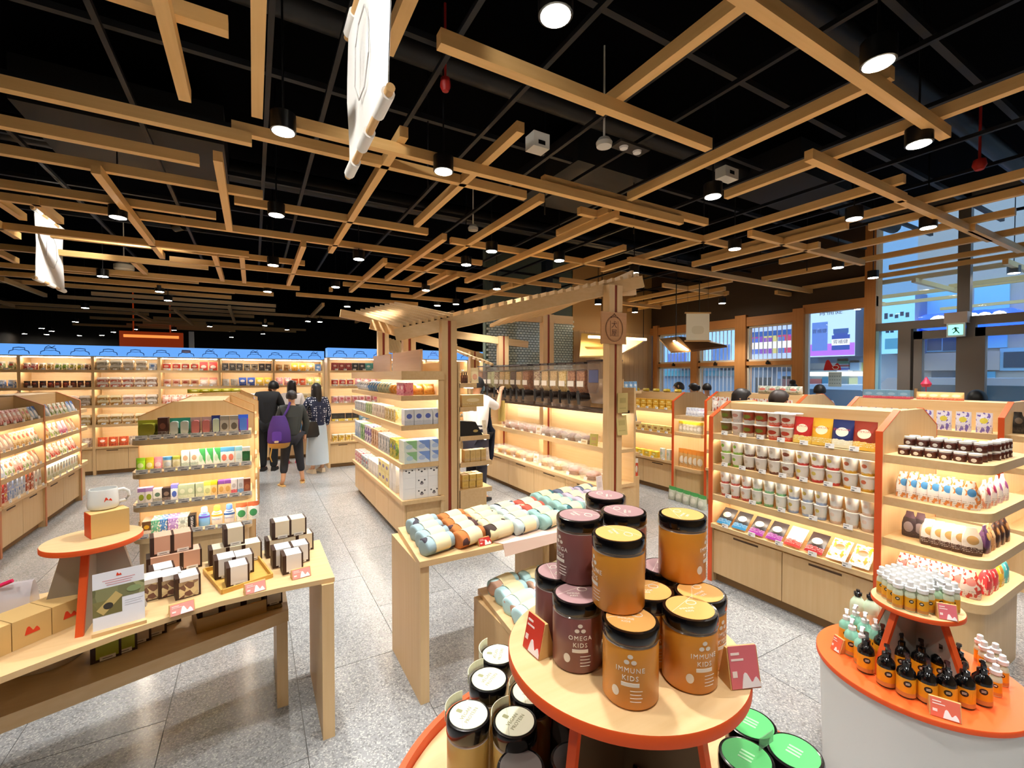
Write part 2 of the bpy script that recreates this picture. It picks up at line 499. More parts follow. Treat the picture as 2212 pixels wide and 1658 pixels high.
# extra unseen lamps added behind and beside the camera for front light
for n, p in enumerate(((-1.0, .6, 3.14), (.6, .2, 3.14), (2.2, -.3, 3.14), (3.6, .2, 3.14), (.4, -1.4, 3.14), (-1.8, 2.2, 3.14), (5.2, .6, 3.14), (-.4, 1.5, 3.14), (1.3, -1.2, 3.14))):
    downlight(p, 'added unseen downlight over the aisle beside the tiered round display, %s of its row' % ORD[n], 62.0)
downlight((7.35, 7.3, 3.14), 'black can downlight washing the timber end wall', 90.0)
for n, (p, q, lb) in enumerate((((-.7, 1.3, 3.6), (.445, 2.08, 3.1), 'added black spotlight brightening the large cloth banner'), ((-.8, 6.6, 3.5), (-2.04, 7.2, 3.15), 'added black spotlight brightening the far cloth banner'))):
    e = empty('spotlight', p); tag(e, lb, 'spotlight')  # lamp added only to brighten its cloth banner
    d = Vector(q) - Vector(p); rq = d.to_track_quat('-Z', 'Y').to_euler()
    ob('can', can_me, e, rot=rq); ob('lens', lens_me, e, rot=rq); part('stem', MB().lathe([(.008, .05), (.008, ZC - p[2] + .01)], 8), BLACK, e)
    ob('spot_lamp', spot_data(75.0, 50), e, tuple(d.normalized() * .02), rot=rq)
FAR = [(184, 665), (163, 695), (90, 709), (112, 715), (363, 649), (245, 717), (178, 726), (220, 724), (292, 711), (376, 713), (453, 705), (572, 703), (568, 721), (300, 716), (620, 712), (665, 694), (691, 695), (130, 728), (60, 722), (500, 728)]
for n, (a, b) in enumerate(FAR):
    p = onZ(a, b, 3.14)
    if p.y > Y1 - .5: p.y = Y1 - .6; 
    downlight(p, 'tiny distant downlight above the blue-topped wall shelving, %s from the left' % ORD[sorted(range(len(FAR)), key=lambda i: FAR[i][0]).index(n)], 0)

# small ceiling fittings
def fitting(name, mb, mats, loc, label, cat, rz=0):
    o = ob(name, mb.mesh(name, mats), None, loc, rz); tag(o, label, cat); return o
spk = lambda: MB().prism(rrect(-.08, .08, -.05, .05, .015), 0, .12)
fitting('projector_box', B(-.07, .07, -.06, .06, 0, .11).box(-.03, .03, -.062, -.06, .02, .05, 1), [P('#d8d6cc', .5), BLACK], onZ(1161, 325, 3.45), 'small cream camera box hung under the black ceiling', 'camera')
fitting('emergency_light', B(-.09, .09, -.05, .05, 0, .09).box(-.03, .03, -.052, -.05, .03, .06, 1), [P('#d8d6cc', .5), BLACK], onZ(1570, 388, 3.45), 'cream emergency light box with black badge under ceiling', 'emergency light')
fitting('smoke_detector', MB().lathe([(.02, -.04), (.055, -.03), (.06, 0), (.04, .03), (.008, .035), (.006, .7)], 16), P('#d8d6cc', .5), onZ(1305, 308, 3.45), 'round cream smoke detector beside the twin-eye panel', 'smoke detector')
fitting('smoke_detector', MB().lathe([(.02, -.04), (.055, -.03), (.06, 0), (.04, .03), (.008, .035), (.006, .7)], 16), P('#d8d6cc', .5), onZ(1022, 492, 3.45), 'round cream smoke detector above the towel table', 'smoke detector')
fitting('ceiling_speaker', MB().lathe([(.09, -.03), (.12, -.01), (.12, .05), (.05, .09), (.008, .095), (.006, .9)], 18), P('#e2dccb', .5), onZ(268, 580, 3.3), 'cream dome speaker hung among slats at left', 'speaker')
sp = empty('sensor_panel', onZ(1362, 322, 3.5)); tag(sp, 'black ceiling panel with two white round sensors', 'sensor panel')
part('backing', B(-.15, .15, -.06, .06, 0, .02), P('#2a2622', .5), sp)
for dx in (-.07, .07): part('sensor', MB().lathe([(.03, -.015), (.035, 0)], 14), WHITE, sp, loc=(dx, 0, 0))
fitting('red_valve', MB().lathe([(.02, -.05), (.035, -.02), (.03, .03), (.008, .035), (.008, .5)], 10), P('#a3221c', .5), onZ(962, 180, 3.6), 'red sprinkler valve high under the black ceiling', 'valve')
fitting('red_valve', MB().lathe([(.03, -.06), (.05, -.02), (.04, .03), (.01, .035), (.01, .5)], 10), P('#a3221c', .5), onZ(2116, 352, 3.6), 'red pipe valve above the entrance side', 'valve')

# ------------------------------------------------------------------ hanging cloth banners
CLOTH = P('#f3f2ee', .8)
def banner(x, y0, y1, z0, z1, label, thick=.004, rz=0, axis='y'):
    e = empty('cloth_banner', (x, (y0 + y1) / 2, z0), rz)
    tag(e, label, 'banner', 'hanging cloth banners')
    w, h = (y1 - y0), z1 - z0
    mb = MB(); n = 14; vs = []
    for s in (0, 1):
        for j in range(7):
            for i in range(n + 1):
                t = i / n
                wob = .012 * sin(t * 9 + j * .5) * (1 - abs(2 * j / 6 - 1) * .8)
                vs.append((wob + s * thick, (t - .5) * w * .97, h * j / 6))
    k = (n + 1) * 7; fs = []
    for j in range(6):
        for i in range(n):
            a = j * (n + 1) + i
            fs += [(a, a + n + 1, a + n + 2, a + 1), (k + a, k + a + 1, k + a + n + 2, k + a + n + 1)]
    part('cloth', mb.add(vs, fs), CLOTH, e)
    for zz in (0, h):
        part('rod', MB().tube([(0, -w / 2 - .03, zz), (0, w / 2 + .03, zz)], .017, 12), wood('#d9b27c', '#c79a60', 1), e)
        for q in (-.39, 0, .39):
            part('loop', MB().tube([(0, (q - .1) * w, zz), (0, (q + .1) * w, zz)], .026, 12), CLOTH, e)
    # grey stitched outline of a jar with a small heart-like tail
    ln = P('#c9c6c4', .8)
    pts = [(-.012, -.16 * w, .62 * h), (-.014, -.19 * w, .4 * h), (-.014, -.08 * w, .27 * h), (-.014, .06 * w, .27 * h), (-.014, .17 * w, .42 * h), (-.014, .15 * w, .66 * h), (-.014, .06 * w, .74 * h), (-.014, -.1 * w, .74 * h), (-.012, -.16 * w, .62 * h)]
    for s in (1, -1):
        part('stitched_outline', MB().tube([(s * (p[0] - .004), p[1], p[2]) for p in pts], .003, 5), ln, e)
    for zz in (h,):
        for q in (-.4, .4):
            part('cord', MB().tube([(0, q * w, zz), (0, q * w, ZC - z0)], .002, 5), BLACK, e)
    return e
banner(.445, 1.69, 2.48, 2.8, 3.52, 'large white cloth banner on wooden rods hanging nearest overhead')
banner(-2.04, 6.8, 7.69, 2.8, 3.55, 'white cloth banner hanging over the left-hand shelves')

# ================================================================== WINDOW WALL (street side)
XW = X1
BROWN = wood('#c98a4c', '#b37438', 2, .5)
BROWNY = wood('#c98a4c', '#b37438', 1, .5)
wr = struct('wall_right', B(XW, XW + .2, -3, -1.2, 0, ZC).box(XW, XW + .2, 8.1, Y1, 0, ZC).box(XW, XW + .2, 3.45, 8.1, 2.86, ZC).box(XW, XW + .2, 4.4, 8.1, 0, .9), P('#3a2a1c', .7))
struct('trim_1', B(XW - .05, XW + .02, 4.4, 8.05, 2.72, 2.9).box(XW - .05, XW + .02, 3.3, 4.4, 2.84, 3.0), BROWNY)
win = [(7.72, 6.76), (6.59, 5.69), (5.46, 4.56)]
cols = [(7.72, 7.86), (6.59, 6.76), (5.46, 5.69), (4.37, 4.56), (3.30, 3.45)]
for n, (a, b) in enumerate(cols):
    struct('trim_%d' % (n + 2), B(XW - .08, XW + .15, a, b, 0, 2.95 if n < 4 else ZC), BROWN)
BARM = P('#d9dbe0', .4)
for n, (yb, ya) in enumerate(win):
    w = empty('window_%d' % (n + 1), (XW, (ya + yb) / 2, .9)); w['kind'] = 'structure'
    hw = (yb - ya) / 2
    for (z0, z1, nm) in ((0, 1.04, 'lower'), (1.12, 1.82, 'upper')):
        sash = part('sash', B(-.02, .03, -hw, hw, z0, z0 + .04).box(-.02, .03, -hw, hw, z1 - .04, z1).box(-.02, .03, -hw, -hw + .04, z0, z1).box(-.02, .03, hw - .04, hw, z0, z1), P('#d6c9b0', .5), w, False)
        part('pane', B(.0, .008, -hw + .04, hw - .04, z0 + .04, z1 - .04), GLASS, sash, False)
        for k in range(9):
            y = -hw + .09 + k * (2 * hw - .18) / 8
            part('bar', B(.07, .085, y - .007, y + .007, z0, z1), BARM, sash, False)
    part('mid_rail', B(-.05, .05, -hw, hw, 1.04, 1.12), BROWNY, w, False)
    part('latch', B(-.075, -.05, -.04, .04, 1.06, 1.1).box(-.085, -.06, -.015, .015, 1.06, 1.13), BLACK, w)
w4 = empty('window_4', (XW, 3.91, 0)); w4['kind'] = 'structure'
part('frame', B(-.02, .04, -.46, -.43, .1, 2.84).box(-.02, .04, .40, .46, .1, 2.84).box(-.02, .04, -.46, .46, .05, .2), P('#cfd3cf', .4), w4, False)
part('pane', B(0, .008, -.43, .40, .2, 2.84), GLASS, w4, False)
RED = P('#c3161b', .5)
me = hill_mesh(.27, RED)
d_ = ob('hill_decal', me, w4, (-.012, .02, 1.83), rz=-pi / 2)
part('decal_badge', MB().tube([(0.05 * cos(t * pi / 3), 0, .05 * sin(t * pi / 3) * .7) for t in range(7)], .006, 5), WHITE, w4, loc=(-.018, -.035, 1.88), rz=-pi / 2)
part('notice_sheet', B(-.004, -.001, -.12, .08, 1.55, 1.80), P('#bcd4dc', .4), w4, False)
for k in range(3):
    for j in range(5): part('notice_print', B(-.006, -.004, -.10 + j * .036, -.08 + j * .036, 1.60 + k * .06, 1.615 + k * .06), P('#7d98a5', .5), w4, False)

# glazed entrance: grey metal frames, two leaves, transom lights above
GREYM = P('#77706a', .45, .3)
door = empty('door_1', (XW, 2.2, 0)); door['kind'] = 'structure'
def dp(name, y0, y1, z0, z1, m=GREYM, x0=-.05, x1=.05, par=None):
    return part(name, B(x0, x1, y0 - 2.2, y1 - 2.2, z0, z1), m, par or door, False)
dp('transom', -1.2, 3.3, 2.44, 2.56); dp('head', -1.2, 3.3, ZC - .1, ZC)
dp('mullion', 2.23, 2.36, 2.56, ZC); dp('mullion', .4, .5, 2.56, ZC); dp('mullion', 3.26, 3.3, 0, 2.44, P('#8fc4d6', .4))
for a, b in ((2.36, 3.3), (.5, 2.23), (-1.2, .4)): dp('transom_pane', a, b, 2.56, ZC - .1, GLASS, 0, .008)
dp('sidelight', 3.02, 3.26, .05, 2.44, GLASS, 0, .008)
dp('jamb', 2.86, 3.02, 0, 2.44); dp('jamb', 2.83, 2.86, 0, 2.44, BLACK, -.06, .06); dp('jamb', 2.17, 2.26, 0, 2.44); dp('jamb', .9, 1.0, 0, 2.44)
for (a, b) in ((2.26, 2.83), (1.0, 2.17)):
    lf = dp('door_leaf', a, a + .1, .02, 2.4)
    dp('stile', b - .1, b, .02, 2.4, par=lf); dp('rail', a, b, 2.28, 2.4, par=lf); dp('rail', a, b, .02, .22, par=lf)
    dp('pane', a + .1, b - .1, .22, 2.28, GLASS, 0, .008, par=lf)
    dp('pull_handle', a + .03 if a < 2 else b - .07, a + .06 if a < 2 else b - .04, .8, 1.55, P('#b98c5a', .4), -.11, -.08, par=lf)
dp('far_pane', -1.2, .9, .1, 2.44, GLASS, 0, .008)
ex = empty('exit_sign', (8.45, 2.33, 2.28)); tag(ex, 'green running-man exit sign over the glass doors', 'exit sign')
part('bracket', B(-.02, .11, -.11, .13, .19, .34), P('#b9aaa0', .5), ex)
part('case', B(-.02, .02, -.09, .10, 0, .19), P('#e8f4ee', .4), ex)
part('face', B(-.024, -.02, -.07, .08, .025, .165), E('#7fd8c4', 1.2), ex)
fig = P('#f3fffb', .5)
part('running_figure', MB().bar((-.026, .01, .13), (-.026, -.005, .08), .004, .022).bar((-.026, -.005, .085), (-.026, -.035, .045), .004, .012).bar((-.026, -.005, .085), (-.026, .03, .05), .004, .012).bar((-.026, .01, .125), (-.026, .04, .1), .004, .01).bar((-.026, .01, .125), (-.026, -.03, .115), .004, .01), P('#1c7f66', .5), ex)

# timber end wall with patterned tile screen behind the kiosk
pw = struct('wall_timber', B(6.15, 8.6, 7.98, 8.1, 0, ZC), P('#b98f58', .6))
for k in range(16):
    x = 6.15 + k * .153
    part('plank', B(x + .002, x + .151, 7.95, 7.98, 0, 2.75), wood('#cfa56c', '#b98c52', 2), pw, False)
ts = struct('wall_tiled', B(4.0, 6.15, 8.0, 8.12, 0, ZC), P('#56645d', .6))
tl = MB()
for j in range(30):
    for i in range(27):
        x = 4.02 + i * .079 + (.04 if j % 2 else 0)
        tl.box(x, x + .066, 7.97, 8.0, 1.4 + j * .052, 1.4 + j * .052 + .041)
o = part('glazed_tiles', tl, P('#c3ccbf', .15), ts, False); o['kind'] = 'stuff'
struct('trim_8', B(4.9, 5.06, 7.2, 7.36, 0, ZC), P('#16202c', .5))

# ================================================================== STREET OUTSIDE
street = struct('street_ground', B(XW + .2, 40, -30, 40, -.2, -.05), P('#6d7a86', .8))
def house(name, x, y0, y1, z1, wallm, label):
    e = empty(name, (x, (y0 + y1) / 2, 0)); tag(e, label, 'building')
    part('wall', B(0, 4, (y0 - y1) / 2, (y1 - y0) / 2, -.05, z1), wallm, e, False)
    return e
XF = 16.5
fa = house('shop_building', XF, -8, 5.4, 12, P('#b9a698', .8), 'beige stone building across the street behind the glass doors')
fb = house('shop_building', XF, 5.4, 30, 12, P('#9fb0bd', .8), 'pale blue-grey building across the street behind the barred windows')
def fac(par, name, px0, py0, px1, py1, mat, off=.05):
    a, b = onX(px0, py0, XF - off), onX(px1, py1, XF - off)
    y0, y1 = sorted((a.y, b.y)); z0, z1 = sorted((a.z, b.z))
    cy = par.location.y
    return part(name, B(-off, 0, y0 - cy, y1 - cy, z0, z1), mat, par, False)
DG = P('#1f4d63', .15); CY = P('#7fb7cf', .3)
wn = fac(fa, 'window', 2000, 722, 2078, 758, CY, .06); fac(fa, 'pane', 2003, 725, 2033, 756, DG, .08); fac(fa, 'pane', 2037, 725, 2076, 756, DG, .08)
fac(fa, 'window', 2112, 712, 2175, 750, P('#86c3dc', .3), .06); fac(fa, 'window', 2002, 625, 2090, 672, P('#8fc6dd', .3), .06); fac(fa, 'window', 2105, 610, 2180, 665, P('#8fc6dd', .3), .06)
sg = fac(fa, 'sign_fascia', 1993, 763, 2158, 799, P('#bfa391', .6), .12)
fac(fa, 'shop_front', 2012, 800, 2072, 850, P('#123f52', .2), .08); fac(fa, 'doorway', 2108, 802, 2148, 862, P('#5fa6bf', .2), .08)
fac(fa, 'window', 2160, 752, 2212, 800, P('#8fb9cc', .3), .06); fac(fa, 'pane', 2168, 760, 2230, 793, P('#123f52', .2), .08)
fac(fa, 'glowing_display', 2150, 848, 2195, 856, E('#ffd79a', 1.0), .1)
fac(fa, 'pale_panel', 1972, 762, 1990, 800, P('#9fd3e6', .4), .1)
fac(fb, 'shop_front', 1735, 800, 1830, 870, P('#7aa0b5', .3), .1); fac(fb, 'awning', 1735, 772, 1880, 782, P('#8296a8', .5), .3)
fac(fb, 'awning', 1430, 800, 1495, 812, P('#6fc4c0', .5), .2); fac(fb, 'awning', 1520, 800, 1590, 812, P('#3aa6b0', .5), .2)
fac(fb, 'striped_sign', 1680, 802, 1730, 818, P('#b8d4f0', .5), .2); fac(fb, 'red_panel', 1690, 812, 1712, 860, P('#b35a50', .5), .2)
fac(fb, 'wall_panel', 1848, 690, 1885, 770, P('#8890a3', .6), .06); fac(fb, 'doorway', 1632, 815, 1665, 870, P('#20262c', .4), .1)
fac(fb, 'notice', 1860, 775, 1884, 800, P('#d3d98a', .5), .15)
for (nm, a, b, c, d, m, off) in (('fascia', 1742, 803, 1884, 812, E('#f2ead8', 1.1), .35), ('red_panel', 1744, 818, 1774, 850, P('#c0605a', .5), .2), ('shop_glazing', 1776, 814, 1806, 868, P('#3f8fb4', .2), .2),
                                 ('sign_board', 1808, 774, 1832, 803, P('#dfe9f2', .5), .3), ('green_band', 1808, 780, 1832, 785, P('#1f8f68', .5), .34), ('red_band', 1808, 788, 1832, 791, P('#c83a3a', .5), .34), ('blue_band', 1808, 795, 1832, 798, P('#3a5fc0', .5), .34),
                                 ('white_column', 1853, 812, 1863, 880, P('#dbe3e6', .5), .4), ('lit_window', 1834, 816, 1851, 850, E('#bfd8b0', .5), .2), ('pale_sign', 1836, 778, 1856, 800, P('#bcd8e8', .5), .3)):
    fac(fb, nm, a, b, c, d, m, off)
for k in range(4): fac(fb, 'wall_panel', 1848 - k * 100, 640, 1885 - k * 100, 690, P('#8f9fb4', .6), .06)
# lit advertising boxes
def adbox(px0, py0, px1, py1, x, base, label, s=.85):
    a, b = onX(px0, py0, x), onX(px1, py1, x)
    e = empty('advertising_lightbox', (x, (a.y + b.y) / 2, min(a.z, b.z))); tag(e, label, 'lightbox', 'lit advertising boxes across the street')
    w, h = abs(a.y - b.y), abs(a.z - b.z)
    part('case', B(.02, .92, -w / 2, w / 2, 0, h), P('#5f6f8a', .5), e, False)
    part('lit_face', B(0, .02, -w / 2, w / 2, 0, h), E(base, s), e, False)
    return e, w, h
def ad_bottle(e, y, z, s, body, cap, band):
    k = ('adb', body, cap, band)
    me = cached(k, lambda: MB().box(-.02, 0, -.5, .5, 0, .95).box(-.022, 0, -.38, .38, .95, 1.05).box(-.022, 0, -.42, .42, 1.05, 1.35, 1).box(-.024, 0, -.5, .5, .3, .7, 2).mesh('printed_bottle', [E(body, .5), E(cap, .4), E(band, .7)], False))
    o = ob('printed_bottle', me, e, (0, y, z)); o.scale = (1, s, s); return o
INK = E('#16306e', .3)
e, w, h = adbox(1746, 664, 1846, 768, 15.6, '#a8cdf6', 'bright stomach-tablet lightbox with one bottle beside the timber column')
part('glow_band', B(-.01, 0, -w / 2, w / 2, .02 * h, .25 * h), E('#b06cf0', .7), e, False)
ad_bottle(e, -.22 * w, .12 * h, .30 * h, '#2c55c8', '#3570d0', '#eef4ff')
part('printed_carton', B(-.015, 0, .06 * w, .40 * w, .12 * h, .68 * h), E('#5f8df0', .55), e, False)
flat_text('胃補健', .14 * h, INK, e, (-.03, 0, .86 * h), rz=-pi / 2)
flat_text('胃補健', .09 * h, INK, e, (-.03, .23 * w, .5 * h), rz=-pi / 2)
flat_text('胃補健', .085 * h, INK, e, (-.03, -.22 * w, .27 * h), rz=-pi / 2)
e, w, h = adbox(1616, 690, 1725, 784, 15.6, '#9fb8fb', 'bright lightbox showing a row of seven supplement bottles behind window bars')
for k, c in enumerate(('#4a7df0', '#b93fa0', '#8c4fd8', '#e3e08a', '#4f8df0', '#d84c7a', '#b04fd0')):
    ad_bottle(e, (.40 - .12 * k) * w, .22 * h, .36 * h, c, '#2f6fd8', '#f4f6ff')
e, w, h = adbox(1520, 700, 1592, 792, 15.6, '#8fc4ff', 'pale blue lightbox with printed pack behind second barred window')
part('printed_carton', B(-.015, 0, -.3 * w, .25 * w, .15 * h, .5 * h), E('#4f86e0', .55), e, False)
e, w, h = adbox(1436, 745, 1492, 792, 15.6, '#79b6ff', 'small pale blue lightbox behind first barred window')
part('printed_carton', B(-.015, 0, -.35 * w, .35 * w, .1 * h, .6 * h), E('#5a7fe8', .55), e, False)
e, w, h = adbox(1904, 640, 1974, 762, 15.6, '#79c3fb', 'tall blue lightbox with dark printed characters beside entrance doors')
for k in range(5): part('printed_stroke', B(-.02, 0, (.34 - .16 * k) * w - .05 * w, (.34 - .16 * k) * w + .05 * w, (.6 + .03 * (k % 2)) * h, (.7 - .02 * (k % 3)) * h), INK, e, False)
for k in range(4): part('printed_stroke', B(-.02, 0, (.1 + .14 * (k % 2)) * w, (.2 + .14 * (k % 2)) * w, (.36 + .07 * (k // 2)) * h, (.41 + .07 * (k // 2)) * h), INK, e, False)
part('printed_carton', B(-.015, 0, -.35 * w, .0, .40 * h, .50 * h), E('#3f8fd0', .5), e, False)
part('printed_carton', B(-.015, 0, -.1 * w, .36 * w, .08 * h, .26 * h), E('#3f9fd8', .5), e, False)
# blue neon sign
for (a, b, wd, lb) in ((2062, 692, .75, 'blue neon sign with white letters beside exit sign'), (2128, 688, .6, 'blue neon sign with white letters over second door')):
    p = onX(a, b, 15.9)
    e = empty('neon_sign', p); tag(e, lb, 'neon sign', 'blue neon signs')
    part('glow_board', MB().prism(rrect(-wd, wd, -.2, .22, .19), 0, .62, 'x'), E('#1f4dff', 1.6), e)
    for k in (-1, 0, 1):
        part('letter', MB().tube([(-.03, k * -.42 * wd + .18 * wd * cos(t * pi / 6), .12 * sin(t * pi / 6)) for t in range(0, 7)], .05, 6), E('#f6faff', 8.0), e)
# vehicles at the kerb
def vehicle(name, loc, L, W, H, body, label, van=False, stripe=None):
    e = empty(name, loc, rz=pi / 2); tag(e, label, 'van' if van else 'car')
    if van: prof = [(-L / 2, .25), (L / 2, .25), (L / 2, .95), (L / 2 - .15, 1.1), (L / 2 - .75, H), (-L / 2 + .1, H), (-L / 2, H - .2)]
    else: prof = [(-L / 2, .28), (L / 2, .28), (L / 2, .8), (L / 2 - .9, .95), (L / 2 - 1.7, H), (-L / 2 + 1.1, H), (-L / 2 + .3, 1.0), (-L / 2, .95)]
    part('body', MB().prism(prof, -W / 2, W / 2, 'y'), P(body, .25, coat=.5), e)
    gl = [(-L / 2 + (.3 if van else 1.15), H - .12), (-L / 2 + (.3 if van else .6), 1.0 + (.1 if van else 0)), (L / 2 - (.75 if van else 1.15), 1.0), (L / 2 - (1.0 if van else 1.75), H - .12)]
    part('side_windows', MB().prism(gl[::-1], -W / 2 - .01, W / 2 + .01, 'y'), P('#2b5f78', .1), e)
    for x in (-L / 2 + .75, L / 2 - .8):
        for s in (-1, 1):
            part('wheel', MB().lathe([(.2, -.1), (.31, -.1), (.31, .1), (.2, .1)], 18), P('#15161a', .7), e, loc=(x, s * (W / 2 - .1), .3), rot=(pi / 2, 0, 0))
    if stripe: part('stripe', B(-L / 2 + .05, L / 2 - .5, -W / 2 - .012, W / 2 + .012, .7, .84), P(stripe, .4), e, False)
    return e
vehicle('van', (11.2, 2.35, -.05), 4.4, 1.7, 1.75, '#cfe2f4', 'white van parked outside the glass doors', True)
vehicle('taxi', (13.7, 6.3, -.05), 4.4, 1.7, 1.55, '#cfe0ee', 'white taxi with pink stripe parked outside the windows', False, '#d8659a')
# ================================================================== SHOP FIXTURES
SLOT = P('#4a3016', .6)
STRIP_H = .012
def shelf_tags(par, x0, x1, y, z, n, h=.032, w=.055, rng=None):
    me = cached(('ptag', w, h), lambda: B(-w / 2, w / 2, -.0015, .0015, 0, h).box(-w * .4, w * .1, -.002, -.0015, h * .55, h * .8, 1).box(-w * .4, -w * .1, -.002, -.0015, h * .12, h * .3, 2).mesh('price_tag', [TAG, P('#b9b6b0', .5), P('#3a3a3a', .5)], False))
    for i in range(n):
        x = x0 + (x1 - x0) * (i + .5) / n + random.uniform(-.01, .01)
        ob('price_tag', me, par, (x, y, z), rot=(R(-8), 0, 0))
def shelf_board(par, x0, x1, y0, y1, z, lip=.05, led=True, tags=0):
    s = part('shelf', B(x0, x1, y0 + .02, y1, z - .02, z).box(x0, x1, y0, y0 + .02, z - lip, z), OAK, par, False)
    if led:
        part('led_strip', B(x0 + .02, x1 - .02, y0 + .024, y0 + .036, z - .034, z - .0205), LEDW, s, False)
    if tags: shelf_tags(par, x0 + .03, x1 - .03, y0 - .004, z - .002, tags)
    return s
def cabinet_doors(par, x0, x1, y, z0, z1, n):
    w = (x1 - x0) / n
    for i in range(n):
        a = x0 + i * w
        d = part('door', B(a + .003, a + w - .003, y, y + .018, z0, z1), OAKZ, par, False)
        part('finger_slot', B(a + w * .32, a + w * .68, y - .002, y + .002, z1 - .028, z1 - .014), SLOT, d, False)
GD, GI = .84, .24
def gondola(label, origin, rz, xs, levels=(1.26, 1.0, .745), ledge=.5, caps=(), edge=ORANGE, tags=True, top=1.52, caplv=None, caplen=.46, capr=.10, backside=True):
    e = empty('display_gondola', (*origin, 0), rz)
    tag(e, label, 'gondola')
    prof = [(0, 0), (GD, 0), (GD, top - .12), (GD - GI, top), (GI, top), (0, top - .12)]
    th = .035
    for x in xs:
        ep = part('end_panel', MB().prism(prof, x - th / 2, x + th / 2, 'x'), OAKZ, e, False)
        mb = MB().box(x - th / 2 - .001, x + th / 2 + .001, -.006, 0, 0, top - .12)
        mb.bar((x, -.002, top - .121), (x, GI, top + .002), th + .002, .006)
        mb.box(x - th / 2 - .001, x + th / 2 + .001, GD, GD + .006, 0, top - .12)
        mb.bar((x, GD + .002, top - .121), (x, GD - GI, top + .002), th + .002, .006)
        part('edging', mb, edge, ep, False)
    for a, b in zip(xs[:-1], xs[1:]):
        a += th / 2; b -= th / 2
        part('core_panel', B(a, b, GI, GD - GI, 0, top - .01), OAK, e, False)
        for side in (0, 1):
            if side and not backside: continue
            def sy(y0, y1): return (y0, y1) if side == 0 else (GD - y1, GD - y0)
            y0, y1 = sy(.035, GI)
            part('base_cabinet', B(a, b, y0, y1, .07, ledge - .035), OAK, e, False)
            y0, y1 = sy(.06, GI)
            part('plinth', B(a, b, y0, y1, 0, .07), P('#8a6a42', .6), e, False)
            if side == 0: cabinet_doors(e, a, b, .017, .075, ledge - .06, 2)
            y0, y1 = sy(-.02, GI)
            part('ledge', B(a, b, y0, y1, ledge - .035, ledge), OAK, e, False)
            for z in levels:
                if side == 0: shelf_board(e, a, b, .0, GI, z, tags=random.randint(5, 7) if tags else 0)
                else: part('shelf', B(a, b, GD - GI, GD, z - .045, z), OAK, e, False)
            if side == 0 and tags: shelf_tags(e, a + .03, b - .03, -.024, ledge - .002, 5)
    W = xs[-1]
    for c in caps:
        lv = caplv or (*levels, ledge)
        if c == 'end': x0, x1, wh, o_ = W + th / 2, W + th / 2 + caplen, (0, 1, 1, 0), 1
        else: x0, x1, wh, o_ = -th / 2 - caplen, -th / 2, (1, 0, 0, 1), 0
        for z in lv:
            oo, ii = rrect(x0, x1, .02, GD - .02, capr, 5, wh), rrect(x0 + .014, x1 - .014, .034, GD - .034, capr - .01, 5, wh)
            nn = len(oo)
            mb = MB().prism(oo, z - .018, z)
            mb.add([(*p_, zz_) for zz_ in (z - .05, z - .018) for p_ in oo] + [(*p_, zz_) for zz_ in (z - .05, z - .018) for p_ in ii], [(i, (i + 1) % nn, nn + (i + 1) % nn, nn + i) for i in range(nn)] + [(2 * nn + (i + 1) % nn, 2 * nn + i, 3 * nn + i, 3 * nn + (i + 1) % nn) for i in range(nn)] + [((i + 1) % nn, i, 2 * nn + i, 2 * nn + (i + 1) % nn) for i in range(nn)])
            s = part('end_shelf', mb, OAKY, e)
            if z != lv[-1] or z > .8:
                q = x1 - .04 if o_ else x0 + .024
                part('led_strip', B(q, q + .014, .14, GD - .14, z - .032, z - .0185).box(x0 + .1, x1 - .1, .05, .064, z - .032, z - .0185).box(x0 + .1, x1 - .1, GD - .064, GD - .05, z - .032, z - .0185), LEDW, s, False)
        part('end_base', MB().prism(rrect(x0 + (0 if o_ else .03), x1 - (.03 if o_ else 0), .05, GD - .05, .09, 5, wh), 0, lv[-1] - .045), OAKZ, e)
    return e
g1 = gondola('orange-edged wooden gondola of noodle cups and soup pouches with rounded end shelves', (3.36, 2.45), -pi / 2, [0, 1.18], caps=('end',))
g2 = gondola('low orange-edged gondola of yellow packs beyond the kiosk', (5.33, 6.9), -pi / 2, [0, 1.19, 2.38], levels=(1.235, .88), ledge=.48, caps=('end',), caplv=(1.16, .92, .42), top=1.49)
g3 = gondola('orange-edged gondola of blue and red packs near entrance doors', (5.3, 2.29), -pi / 2, [0, 1.11], caps=('end',), tags=False)
g4 = gondola('orange-edged gondola of bagged snacks below the barred windows', (5.3, 3.95), -pi / 2, [0, 1.15], tags=False)
gl = gondola('long wooden gondola of sweets and sachets at left edge', (-2.1, 4.9), pi / 2, [0, 1.2, 2.28, 3.52], edge=P('#c97f52', .5), caps=('end',))
gt = gondola('wooden gondola of toothbrushes and toothpaste behind the mug display', (.0, 4.86), pi / 2, [0, 1.3], edge=P('#c08a50', .5), caps=('start',))
gb = gondola('smaller wooden gondola of pink packs in front of shoppers', (.05, 7.0), pi / 2, [0, 1.3], edge=P('#c08a50', .5), caps=('start',), tags=False)

